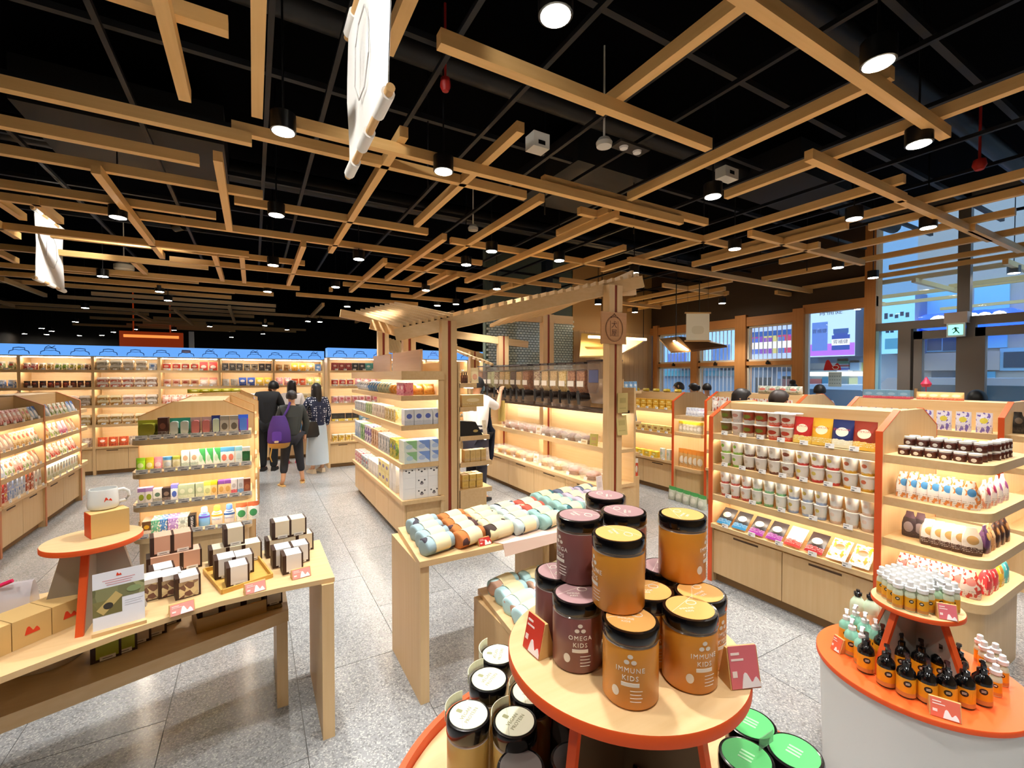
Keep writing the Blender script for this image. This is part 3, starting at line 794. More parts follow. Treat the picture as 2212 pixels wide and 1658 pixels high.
# ------------------------------------------------------------------ tall wall shelving with blue illuminated frieze
BLUE_F = E('#5e9ce8', .62)
JLINE = P('#123a8c', .6)
def wall_shelving(label, origin, rz, xs, levels, depth=.42, ztop=2.08, strip=(2.09, 2.26), ledge=.49, seed=1, corner=False, jar_n=13):
    e = empty('wall_shelving', (*origin, 0), rz); tag(e, label, 'shelving')
    rnd = random.Random(seed)
    W = xs[-1]
    for x in xs:
        part('upright', B(x - .02, x + .02, 0, depth, 0, ztop), OAKZ, e, False)
    part('back_panel', B(0, W, depth, depth + .03, 0, ztop), wood('#e6cba0', '#d8b684', 0), e, False)
    for a, b in zip(xs[:-1], xs[1:]):
        a += .02; b -= .02
        part('base_cabinet', B(a, b, .03, depth, .07, ledge - .03), OAK, e, False)
        part('plinth', B(a, b, .06, depth, 0, .07), P('#8a6a42', .6), e, False)
        cabinet_doors(e, a, b, .012, .075, ledge - .05, 2)
        part('ledge', B(a, b, -.02, depth, ledge - .03, ledge), OAK, e, False)
        for z in levels: shelf_board(e, a, b, 0, depth, z, .045, tags=5)
        part('top_board', B(a, b, 0, depth, ztop - .02, ztop), OAK, e, False)
        part('led_strip', B(a + .02, b - .02, .03, .05, ztop - .034, ztop - .0205), LEDW, e, False)
    fr = part('illuminated_frieze', B(-.02, W + .02, -.03, .25, strip[0], strip[1]), BLUE_F, e, False)
    h = strip[1] - strip[0]
    n = int(W / .37)
    for i in range(n):
        x = .2 + i * .37
        s = .15
        k = rnd.randint(0, 3)
        mb = MB()
        mb.tube([(x - s * .8, -.034, strip[0] + .01), (x - s * .75, -.034, strip[0] + .05), (x - s * .45, -.034, strip[0] + .07), (x - s * .45, -.034, strip[0] + .105), (x, -.034, strip[0] + .115), (x + s * .45, -.034, strip[0] + .105), (x + s * .45, -.034, strip[0] + .07), (x + s * .75, -.034, strip[0] + .05), (x + s * .8, -.034, strip[0] + .01)], .0065, 5)
        mb.tube([(x - s * .45, -.034, strip[0] + .08), (x, -.034, strip[0] + .07), (x + s * .45, -.034, strip[0] + .08)], .004, 5)
        if k == 0: mb.tube([(x - .06, -.034, strip[0] + .12), (x - .02, -.034, strip[0] + .15), (x + .02, -.034, strip[0] + .12), (x + .06, -.034, strip[0] + .15)], .006, 5)
        part('drawn_jar', mb, JLINE, fr)
        if k == 1: part('drawn_lid', B(x - s * .45, x + s * .45, -.036, -.031, strip[0] + .075, strip[0] + .13), P('#8f8fb8', .6), fr, False)
    return e
LV = (1.84, 1.54, 1.22, .88)
bx = [-4.25, -3.33, -2.42, -1.50, -.57, .36, 1.30]
wb = wall_shelving('long tall wall shelving under a blue illuminated jar frieze at the back', (-4.25, 10.4), 0, [x + 4.25 for x in bx], LV)
wb2 = wall_shelving('protruding tall wall shelving under blue frieze behind the kiosk', (1.22, 9.0), 0, [0, .95, 1.9, 2.85, 3.8], LV, seed=5)

# ------------------------------------------------------------------ kiosk: shelving rows, posts with red inlay, sloping slatted roof
REDIN = P('#8c2f14', .5)
kl = empty('kiosk_shelving', (1.28, 7.05, 0), -pi / 2); tag(kl, 'kiosk shelving of tissue boxes and white cartons facing the aisle', 'shelving')
KW, KD = 2.60, .452
part('back_panel', B(0, KW, KD - .03, KD, 0, 1.77), wood('#e6cba0', '#d8b684', 0), kl, False)
part('base_cabinet', B(0, KW - .03, .06, KD, .07, .44), OAK, kl, False)
part('plinth', B(0, KW - .05, .1, KD, 0, .07), P('#8a6a42', .6), kl, False)
cabinet_doors(kl, .0, KW - .03, .04, .075, .43, 4)
part('ledge', B(-.02, KW + .02, .0, KD, .44, .48), OAK, kl, False)
for z in (.85, 1.24, 1.54):
    s = shelf_board(kl, 0, KW, .0, KD, z, .05)
    part('led_strip', B(KW - .05, KW - .036, .05, KD - .05, z - .034, z - .0205), LEDW, s, False)
    part('end_lip', B(KW - .02, KW, .02, KD, z - .05, z - .02), OAK, s, False)
part('top_board', B(-.02, KW + .02, .02, KD, 1.75, 1.79).box(-.02, KW + .02, .0, .02, 1.70, 1.79).box(KW, KW + .02, .02, KD, 1.70, 1.75), OAK, kl, False)
part('led_strip', B(.02, KW - .02, .2, .22, 1.735, 1.7495), LEDW, kl, False)
for a, b in ((.12, 1.1), (1.2, 2.35)):
    part('parapet_board', MB().bar((a, .30, 1.91), (b, .30, 1.91), .02, .24), wood('#d8ae84', '#c69a6c', 0), kl, False)
part('corner_upright', B(KW - .04, KW + .004, KD - .06, KD + .003, .49, 1.734), OAKZ, kl, False)

ki = empty('kiosk_shelving', (2.3, 4.50, 0), pi / 2); tag(ki, 'narrow kiosk shelves of kraft boxes beside the shop assistant', 'shelving')
part('back_panel', B(0, 1.2, .36, .38, 0, 1.9), OAK, ki, False)
for z, dp_ in ((1.66, .16), (1.40, .16), (1.08, 0), (.79, -.03), (.49, -.03)):
    s = part('shelf', B(0, 1.15, dp_, .37, z - .05, z), OAK, ki, False)
    if z > .6: part('led_strip', B(.03, 1.1, dp_ + .03, dp_ + .045, z - .058, z - .0505), LEDW, s, False)
part('base_cabinet', B(0, 1.15, .04, .37, 0, .44), OAK, ki, False)

kr = empty('kiosk_counter', (3.4, 7.5, 0), -pi / 2); tag(kr, 'kiosk counter with bulk dispensers and two rows of food bins', 'counter')
RW = 3.66
part('back_panel', B(0, RW, .46, .49, 0, 1.6), wood('#e2c394', '#d4b07a', 0), kr, False)
part('base_cabinet', B(0, RW, .03, .46, .06, .45), OAK, kr, False)
part('plinth', B(0, RW - .03, .07, .46, 0, .06), P('#8a6a42', .6), kr, False)
cabinet_doors(kr, 0, RW, .012, .065, .44, 5)
part('ledge', B(0, RW + .01, -.02, .46, .45, .49), OAK, kr, False)
sh = part('shelf', B(.5, RW, .10, .46, .85, .89).box(.5, RW, .08, .10, .85, .91), OAK, kr, False)
part('led_strip', B(.55, RW - .05, .13, .145, .842, .8495), LEDW, sh, False)
part('info_board', B(1.0, 1.7, .455, .46, 1.05, 1.2), P('#ddc39c', .6), kr, False)
part('led_strip', B(.4, RW - .1, .30, .32, 1.288, 1.2995), LEDW, kr, False)  # added glow strip under the rail, lifts the dim counter back
part('dispenser_rail', B(.35, RW - .05, .12, .44, 1.30, 1.33), P('#3a2a22', .4), kr, False)
ks = empty('kiosk_shelving', (3.92, 4.07, 0), 0); tag(ks, 'small stepped end shelves of bagged snacks on the kiosk post', 'shelving')
for z, x1 in ((1.55, .30), (1.17, .30), (.78, .27)):
    part('shelf', B(0, x1, 0, .5, z - .03, z), OAK, ks, False)
part('base_cabinet', B(0, .27, 0, .5, 0, .48), OAKZ, ks, False)
part('back_panel', B(-.02, 0, 0, .5, 0, 1.7), OAKZ, ks, False)

kf = empty('kiosk_pavilion', (2.6, 5.0, 0)); tag(kf, 'timber kiosk frame with red-inlaid posts and sloping slatted roof', 'kiosk')
def kpart(name, mb, mats, smooth=False):
    mb.v = [(x - 2.6, y - 5.0, z) for x, y, z in mb.v]
    return part(name, mb, mats, kf, smooth)
def post(x, y, z1, w=.17):
    p = kpart('post', B(x - w / 2, x - .018, y - .05, y + .05, 0, z1).box(x + .018, x + w / 2, y - .05, y + .05, 0, z1).box(x - .018, x + .018, y - .035, y + .05, 0, z1), OAKZ)
    part('red_inlay', B(x - .018 - 2.6, x + .018 - 2.6, y - .04 - 5, y - .036 - 5, 0, z1), REDIN, p, False)
post(1.82, 4.55, 2.33)
post(1.82, 5.96, 2.30); post(1.82, 7.35, 2.5)
post(3.47, 3.78, 2.74, .19)
for y, z in ((5.56, 2.65), (6.93, 2.43)): post(3.80, y, z, .19)
post(3.68, 7.86, 2.20, .19)
# main raking beam from the low left eave to the high right end
ra, rb = onD(854, 724, 4.8), onD(1388, 608, 5.06)
kpart('raking_beam', MB().bar(ra, rb, .05, .13), OAK)
rd = rb - ra
def raft(px0, py0, px1, py1, y, h=.12):
    a, b = onY(px0, py0, y), onY(px1, py1, y)
    kpart('tie_beam', MB().bar(a, b, .045, h), OAK)
raft(1120, 684, 1236, 692, 5.56); raft(980, 722, 1140, 744, 6.93); raft(960, 746, 1062, 776, 8.13)
raft(800, 700, 985, 752, 5.96); raft(735, 676, 850, 700, 7.35)
kpart('tie_beam', MB().bar((3.52, 3.80, 2.70), (3.82, 3.80, 2.74), .045, .14), OAK)
# roof slats: left bay rises away from the aisle, right bay falls away from the front
for i in range(9):
    t = .02 + i * .024
    a = ra + rd * t + Vector((0, -.04, .085))
    kpart('roof_slat', MB().bar(a, a + Vector((-.12, 1.75, .36)), .035, .04), OAKY)
for i in range(22):
    t = .255 + i * .0338
    a = ra + rd * t + Vector((0, -.05, .088))
    kpart('roof_slat', MB().bar(a, a + (Vector((0, .3, .0)) if t < .66 else Vector((0, 1.75, -.22))), .042, .042), OAKY)
kpart('ridge_board', MB().bar(rb + Vector((-.1, .05, .09)), rb + Vector((-.1, 1.75, -.13)), .03, .07), OAK)
# small lower roof at the back of the kiosk
for i in range(7):
    a = onY(1010 + i * 9, 768 + i * 3.2, 7.5)
    kpart('roof_slat', MB().bar(a, a + Vector((.05, 1.2, .25)), .04, .04), OAKY)
for i in range(6):
    a = onY(838 + i * 7, 757 + i * 2.2, 8.3)
    kpart('roof_slat', MB().bar(a, a + Vector((.1, .7, .3)), .05, .05), OAKY)
# square plaque on the right post
pl = empty('plaque', (3.42, 3.715, 2.09)); tag(pl, 'square wooden plaque with round emblem and two characters on post', 'plaque')
part('board', B(-.18, .18, -.012, .008, 0, .345), wood('#c9996a', '#b98558', 0), pl, False)
BRN = P('#5a3418', .6)
part('emblem_ring', MB().tube([(.125 * sin(t * pi / 14), -.014, .165 + .14 * cos(t * pi / 14)) for t in range(29)], .0025, 5), BRN, pl)
part('emblem_ring', MB().tube([(.115 * sin(t * pi / 14), -.014, .165 + .128 * cos(t * pi / 14)) for t in range(29)], .0012, 5), BRN, pl)
part('emblem_bow', MB().tube([(-.05, -.014, .285), (-.02, -.014, .31), (0, -.014, .33), (.02, -.014, .31), (.05, -.014, .285), (0, -.014, .295), (-.05, -.014, .285)], .003, 5), BRN, pl)
flat_text('犬', .085, BRN, pl, (0, -.0135, .205)); flat_text('屋', .085, BRN, pl, (0, -.0135, .115))
for s in (-1, 1): part('emblem_rule', B(s * .055 - .001, s * .055 + .001, -.0145, -.012, .08, .25), BRN, pl, False)

# cooking hood canopy behind the kiosk, and menu cloth
hd = empty('canopy_hood', (6.6, 6.9, 2.0)); tag(hd, 'low wooden canopy with warm strip lights by the barred windows', 'canopy')
h1, h2, h3, h4 = onY(1255, 772, 6.9), onY(1300, 735, 6.9), onD(1452, 760, 8.2), onD(1540, 740, 7.2)
part('panel', MB().add([p - Vector((6.6, 6.9, 2.0)) for p in (onY(1252, 772, 7.0), onY(1256, 722, 7.6), onY(1400, 734, 7.6), onY(1335, 770, 7.0))] + [p - Vector((6.6, 6.9, 1.97)) for p in (onY(1252, 772, 7.0), onY(1256, 722, 7.6), onY(1400, 734, 7.6), onY(1335, 770, 7.0))], [(0, 1, 2, 3), (7, 6, 5, 4), (0, 4, 5, 1), (1, 5, 6, 2), (2, 6, 7, 3), (3, 7, 4, 0)]), wood('#c9a257', '#b58d46', 0), hd, False)
c = [onD(1425, 735, 7.9), onD(1450, 762, 7.4), onD(1492, 760, 7.2), onD(1465, 730, 7.7)]
part('panel', MB().add([p - hd.location for p in c] + [p - hd.location + Vector((0, 0, .03)) for p in c], [(3, 2, 1, 0), (4, 5, 6, 7), (0, 1, 5, 4), (1, 2, 6, 5), (2, 3, 7, 6), (3, 0, 4, 7)]), wood('#c9a277', '#b58d60', 0), hd, False)
c = [onD(1465, 730, 7.7), onD(1492, 760, 7.2), onD(1570, 750, 7.0), onD(1520, 735, 7.6)]
part('panel', MB().add([p - hd.location for p in c] + [p - hd.location + Vector((0, 0, .03)) for p in c], [(3, 2, 1, 0), (4, 5, 6, 7), (0, 1, 5, 4), (1, 2, 6, 5), (2, 3, 7, 6), (3, 0, 4, 7)]), wood('#6a4a30', '#553a24', 0), hd, False)
part('light_bar', MB().bar(onD(1456, 736, 7.6) - hd.location, onD(1485, 756, 7.15) - hd.location, .04, .02), E('#ffdca8', 6), hd, False)
part('light_bar', MB().bar(onY(1272, 727, 7.1) - hd.location, onY(1395, 733, 7.1) - hd.location, .05, .05), E('#ffdca8', 6), hd, False)
for q_ in (onY(1300, 745, 7.3), onY(1390, 734, 7.6), onD(1460, 740, 7.5), onD(1510, 738, 7.5)):
    a_ = q_ - hd.location
    part('hanger', MB().tube([a_, (a_.x, a_.y, ZC - 2.0)], .008, 6), BLACK, hd)
bt = empty('cloth_banner', onD(1507, 736, 6.6), -YAW); tag(bt, 'small cream cloth banner hanging in front of the barred windows', 'banner', 'hanging cloth banners')
part('cloth', B(-.17, .17, -.003, .003, 0, .41), P('#e9e2cc', .8), bt, False)
for z in (0, .41): part('rod', MB().tube([(-.19, 0, z), (.19, 0, z)], .012, 10), wood('#d9b27c', '#c79a60', 0), bt)
part('stitched_outline', MB().prism(rrect(-.09, .09, .1, .22, .05), -.005, -.0032, 'y'), P('#dcd3b8', .8), bt)
for s in (-.15, .15): part('cord', MB().tube([(s, 0, .41), (s, 0, 1.9)], .002, 5), BLACK, bt)

# far orange poster and white standing banner beyond the wall shelving
p0, p1 = onY(258, 748, 17), onY(395, 719, 17)
po = ob('lit_poster', B(p0.x, p1.x, 17, 17.1, p0.z, p1.z).box(p0.x + .1, p1.x - .1, 16.96, 17, p1.z - .18, p1.z - .1, 1).box(p0.x + .3, p0.x + .33, 17.03, 17.06, p1.z, ZC).box(p1.x - .33, p1.x - .3, 17.03, 17.06, p1.z, ZC).mesh('lit_poster', [E('#a8380f', .22), E('#ff8a40', .7)], False)); tag(po, 'orange lit poster far beyond the wall shelving', 'poster')
p0, p1 = onY(408, 748, 15), onY(414, 716, 15)
po = ob('standing_banner', B(p0.x, p1.x + .05, 15, 15.03, 1.2, p1.z).box(p0.x, p0.x + .03, 15, 15.03, 0, 1.2).mesh('standing_banner', [P('#e8e4da', .6)], False)); tag(po, 'slim white standing banner far beyond the wall shelving', 'banner')

# ------------------------------------------------------------------ display tables
ZT = .771
def slab_table(label, outline, z, legs, th=.032, mat=None):
    cx = sum(p[0] for p in outline) / len(outline); cy = sum(p[1] for p in outline) / len(outline)
    e = empty('display_table', (cx, cy, 0)); tag(e, label, 'table')
    part('tabletop', MB().prism([(x - cx, y - cy) for x, y in outline], z - th, z), mat or OAK, e, False)
    for (x0, x1, y0, y1) in legs:
        part('leg', B(x0 - cx, x1 - cx, y0 - cy, y1 - cy, 0, z - th), mat or OAKZ, e, False)
    return e
slab_table('long oak gift table carrying tea boxes and white mug display', [(-1.6, 1.90)] + [tuple(onZ(a, b, ZT)[:2]) for a, b in ((0, 1462), (130, 1413), (260, 1366), (370, 1330), (477, 1298), (600, 1270), (723, 1246))] + [(.331, 2.872), (-1.6, 2.72)], ZT, [(.272, .326, 2.285, 2.86), (-1.58, -1.53, 1.95, 2.7)], .022)
BL = onZ(-60, 1572, .52); BR = onZ(623, 1316, .52)
slab_table('low oak bench tucked under the gift table', [(BL.x - .6, BL.y - .06), (BL.x, BL.y), (BR.x, BR.y), (BR.x, 3.12), (BL.x - .6, 2.7)], .52, [(BR.x - .055, BR.x - .003, BR.y + .02, 3.1), (BL.x - .55, BL.x - .5, BL.y + .1, 2.65)], .06)
slab_table('oak table covered with rolled animal towels', [(.745, 2.262), (1.74, 2.262), (1.74, 2.85), (.795, 2.85)], ZT, [(.752, .80, 2.275, 2.84), (1.66, 1.71, 2.47, 2.84)])
slab_table('second oak towel table half hidden behind stacked jars', [(1.78, 2.40), (2.42, 2.40), (2.42, 3.0), (1.78, 3.0)], ZT, [(1.80, 1.85, 2.42, 2.98), (2.35, 2.40, 2.42, 2.98)])
slab_table('low oak bench of blue towels below the towel table', [(1.12, 1.93), (1.77, 1.93), (1.77, 2.45), (1.17, 2.45)], .45, [(1.135, 1.185, 1.95, 2.43), (1.70, 1.75, 1.95, 2.43)])

# ------------------------------------------------------------------ round tiered displays
def cross_stand(par, z0, z1, r0, r1, ang, face, edge=ORANGE, th=.02, both=True):
    """two upright boards crossing, wide at the foot and narrow at the top, with orange edges"""
    for k in (0, 1):
        a = ang + k * pi / 2
        prof = [(-r0, z0), (r0, z0), (r1, z1), (-r1, z1)]
        b = part('support_board', MB().prism(prof, -th / 2, th / 2, 'y'), face, par, False, rz=a)
        for s in (-1, 1):
            if k and not both: continue
            part('edging', MB().prism([(s * r0 - .007, z0), (s * r0 + .007, z0), (s * r1 + .007, z1), (s * r1 - .007, z1)], -th / 2 - .002, th / 2 + .002, 'y'), edge, b, False)
def disc(par, name, z, r, th, top, edge, n=64):
    return part(name, MB().lathe([(r - .004, z - th), (r, z - th + .003), (r, z - .003), (r - .002, z)], n, [1, 1, 1, 0]), [top, edge], par, True)
GREYP = P('#a9a39a', .4)
DARKP = P('#3b322c', .35)
d0 = empty('tiered_display', (-.569, 2.417, ZT)); tag(d0, 'small round oak stand with orange edge holding the white mug', 'display stand')
disc(d0, 'disc', 1.09 - ZT, .157, .022, OAK, ORANGE)
ft = onZ(172, 1374, ZT) - Vector((-.569, 2.417, ZT))
cross_stand(d0, 0, 1.09 - ZT - .022, ft.length, .09, math.atan2(ft.y, ft.x), GREYP, both=False)
C1 = (.837, .868)
d1 = empty('tiered_display', (*C1, 0)); tag(d1, 'large round two-tier oak display with orange edges and stacked jars', 'display stand')
disc(d1, 'disc', 1.04, .302, .03, OAK, ORANGE, 96)
cross_stand(d1, .55, 1.01, .27, .19, R(15), DARKP)
disc(d1, 'disc', .55, .625, .04, OAK, ORANGE, 96)
part('rim', MB().lathe([(.625, .5), (.645, .5), (.645, .585), (.625, .585), (.625, .5)], 96), ORANGE, d1)
part('drum', MB().lathe([(.56, 0), (.6, .5)], 64), P('#e8e6e1', .5), d1)
C2 = (2.40, .77)
d2 = empty('tiered_display', (*C2, 0)); tag(d2, 'white drum display with orange top carrying pump bottles', 'display stand')
part('drum', MB().lathe([(.315, 0), (.332, .50)], 72), P('#d9dad8', .45), d2)
disc(d2, 'disc', .52, .345, .022, P('#f0642a', .4), P('#e0531f', .45), 96)
cross_stand(d2, .52, .775, .20, .10, R(-20), GREYP)
disc(d2, 'disc', .797, .15, .02, OAK, ORANGE, 64)
# ================================================================== GOODS ON THE SHELVES
NAMES = {'box': ('product_carton', 'carton'), 'pouch': ('standing_pouch', 'pouch'), 'pillow': ('snack_bag', 'bag'), 'cup': ('instant_cup', 'cup'),
         'jar': ('glass_jar', 'jar'), 'bottle': ('plastic_bottle', 'bottle'), 'tube': ('blister_pack', 'blister pack'), 'clam': ('clear_food_tray', 'food tray'),
         'sack': ('gusset_bag', 'bag'), 'can': ('round_tub', 'tub')}
def loft(rows, nx):
    """rows of front/back points -> closed pack; rows: list over z of list over x of (x, yfront, yback, z)"""
    mb = MB(); nz = len(rows); vs = []
    for rw in rows: vs += [(x, yf, z) for x, yf, yb, z in rw]
    for rw in rows: vs += [(x, yb, z) for x, yf, yb, z in rw]
    k = nz * nx; fs = []
    for j in range(nz - 1):
        for i in range(nx - 1):
            a = j * nx + i
            fs += [(a, a + 1, a + nx + 1, a + nx), (k + a + nx, k + a + nx + 1, k + a + 1, k + a)]
    for j in range(nz - 1):
        a, b = j * nx, j * nx + nx - 1
        fs += [(a, a + nx, k + a + nx, k + a), (b + nx, b, k + b, k + b + nx)]
    for i in range(nx - 1):
        fs += [(i + 1, i, k + i, k + i + 1), ((nz - 1) * nx + i, (nz - 1) * nx + i + 1, k + (nz - 1) * nx + i + 1, k + (nz - 1) * nx + i)]
    return mb.add(vs, fs)
def pack_mesh(kind, w, h, d, base, a, b, style):
    def mk():
        pm = print_mat(base, a, b, style, .32 if kind in ('pouch', 'pillow', 'sack') else .45)
        if kind == 'box':
            return MB().box(-w / 2, w / 2, -d / 2, d / 2, 0, h).mesh('product_carton', pm, False)
        if kind == 'pouch':
            rows = []
            for t, th in ((0, .9), (.12, 1.0), (.4, .85), (.72, .5), (.9, .14), (1, .1)):
                rows.append([(w * u, -d / 2 * th * f, d / 2 * th * f, h * t) for u, f in ((-.5, .25), (-.36, .8), (0, 1), (.36, .8), (.5, .25))])
            return loft(rows, 5).mesh('standing_pouch', pm, True, 60)
        if kind == 'pillow':
            rows = []
            for t, th in ((0, .08), (.08, .3), (.3, .95), (.5, 1), (.72, .85), (.92, .3), (1, .08)):
                rows.append([(w * u, -d / 2 * th * f, d / 2 * th * f, h * t) for u, f in ((-.5, .12), (-.32, .85), (0, 1), (.32, .85), (.5, .12))])
            return loft(rows, 5).mesh('snack_bag', pm, True, 60)
        if kind == 'sack':      # gusseted bag with a folded, tapering top
            rows = []
            for t, th, wt in ((0, .95, .95), (.1, 1, 1), (.5, .95, .98), (.7, .6, .85), (.86, .18, .6), (1, .1, .5)):
                rows.append([(w * u * wt, -d / 2 * th * f, d / 2 * th * f, h * t) for u, f in ((-.5, .7), (-.3, 1), (0, 1.06), (.3, 1), (.5, .7))])
            return loft(rows, 5).mesh('gusset_bag', pm, True, 60)
        if kind == 'cup':
            r = w / 2
            return MB().lathe([(r * .74, 0), (r * .98, h * .93), (r * 1.04, h * .93), (r * 1.04, h), (r * .9, h + .001)], 14, [0, 2, 1, 1]).mesh('instant_cup', [pm, P('#efece6', .4), P(a, .4)])
        if kind == 'can':
            r = w / 2
            return MB().lathe([(r * .96, 0), (r, .004), (r, h * .86), (r * 1.02, h * .86), (r * 1.02, h)], 14, [0, 0, 1, 1]).mesh('round_tub', [pm, P(a, .4)])
        if kind == 'jar':
            r = w / 2
            return MB().lathe([(r * .9, 0), (r, h * .06), (r, h * .66), (r * .84, h * .76), (r * .84, h * .78), (r * .95, h * .78), (r * .95, h), (r * .85, h + .001)], 12, [0, 0, 0, 0, 1, 1, 1]).mesh('glass_jar', [pm, P(a, .4)])
        if kind == 'bottle':
            r = w / 2
            return MB().lathe([(r * .92, 0), (r, .01), (r, h * .6), (r * .75, h * .72), (r * .36, h * .78), (r * .4, h * .8), (r * .4, h)], 12, [0, 0, 0, 1, 1, 1]).mesh('plastic_bottle', [pm, P(a, .35)])
        if kind == 'tube':      # carded blister: flat card with a bulging clear front
            return MB().box(-w / 2, w / 2, d / 2 - .004, d / 2, 0, h).prism(rrect(-w * .36, w * .36, h * .1, h * .82, w * .2), -d / 2, d / 2 - .004, 'y', 1).mesh('blister_pack', [print_mat(base, a, b, 1), P(b, .2)])
        if kind == 'clam':      # clear tray with food and a domed lid
            tp = [(-w / 2 * .86, -d / 2 * .86), (w / 2 * .86, -d / 2 * .86), (w / 2 * .86, d / 2 * .86), (-w / 2 * .86, d / 2 * .86)]
            mb = MB()
            vs = [(x, y, 0) for x, y in tp] + [(x / .86, y / .86, h * .55) for x, y in tp] + [(x, y, h) for x, y in tp]
            mb.add(vs, [(3, 2, 1, 0), (0, 1, 5, 4), (1, 2, 6, 5), (2, 3, 7, 6), (3, 0, 4, 7)], 0)
            mb.add(vs[4:], [(0, 1, 5, 4), (1, 2, 6, 5), (2, 3, 7, 6), (3, 0, 4, 7), (4, 5, 6, 7)], 1)
            return mb.mesh('clear_food_tray', [pm, P(a, .15)], False)
    return cached(('pack', kind, w, h, d, base, a, b, style), mk)
def good(kind, dims, cols, loc, rz, label, group, tilt=0., name=None, cat=None, roll=0.):
    base, a, b = cols[:3]; st = cols[3] if len(cols) > 3 else 0
    o = ob(name or NAMES[kind][0], pack_mesh(kind, *dims, base, a, b, st), None, loc, rot=(tilt, roll, rz))
    tag(o, label, cat or NAMES[kind][1], group)
    return o
def fill(fix, where, x0, x1, y, z, specs, jit=.003, order='left'):
    """set a run of goods along a shelf of a fixture, left to right as one faces it"""
    L, rz = fix.location, fix.rotation_euler.z
    c, s = cos(rz), sin(rz)
    tot = sum(sp[1][0] * sp[3] for sp in specs)
    gap = ((x1 - x0) - tot) / max(1, sum(sp[3] for sp in specs))
    x = x0
    seen = {}
    for sp in specs:
        kind, (w, h, d), cols, n, desc = sp[:5]
        op = sp[5] if len(sp) > 5 else {}
        for i in range(n):
            cx = x + (w + gap) / 2; x += w + gap
            k = seen[desc] = seen.get(desc, 0) + 1
            tot_n = sum(q[3] for q in specs if q[4] == desc)
            for r_ in range(op.get('rows', 1)):
                for st in range(op.get('st', 1)):
                    ly = y + d / 2 + r_ * (d + .006)
                    jx, jr = random.uniform(-jit, jit), random.uniform(-.04, .04)
                    t = op.get('tilt', 0.)
                    lx = cx + jx
                    wx, wy = L.x + c * lx - s * ly, L.y + s * lx + c * ly
                    lab = desc
                    if tot_n > 1: lab += ', %s from %s' % (ORD[k - 1], order)
                    ex = ''
                    if op.get('st', 1) > 1: ex += ' ' + (('lower', 'upper') if op['st'] == 2 else ('lowest', 'middle', 'uppermost'))[st]
                    if op.get('rows', 1) > 1: ex += ' ' + ('front', 'behind', 'third')[r_]
                    if ex: lab += ',' + ex
                    lab += ', ' + where
                    good(kind, (w, h, d), cols, (wx, wy, z + .001 + st * (h + .0015) + abs(sin(t)) * op.get('lift', 0)), rz + jr * op.get('jr', 1), lab, desc + ', ' + where, tilt=t, name=op.get('name'), cat=op.get('cat'))

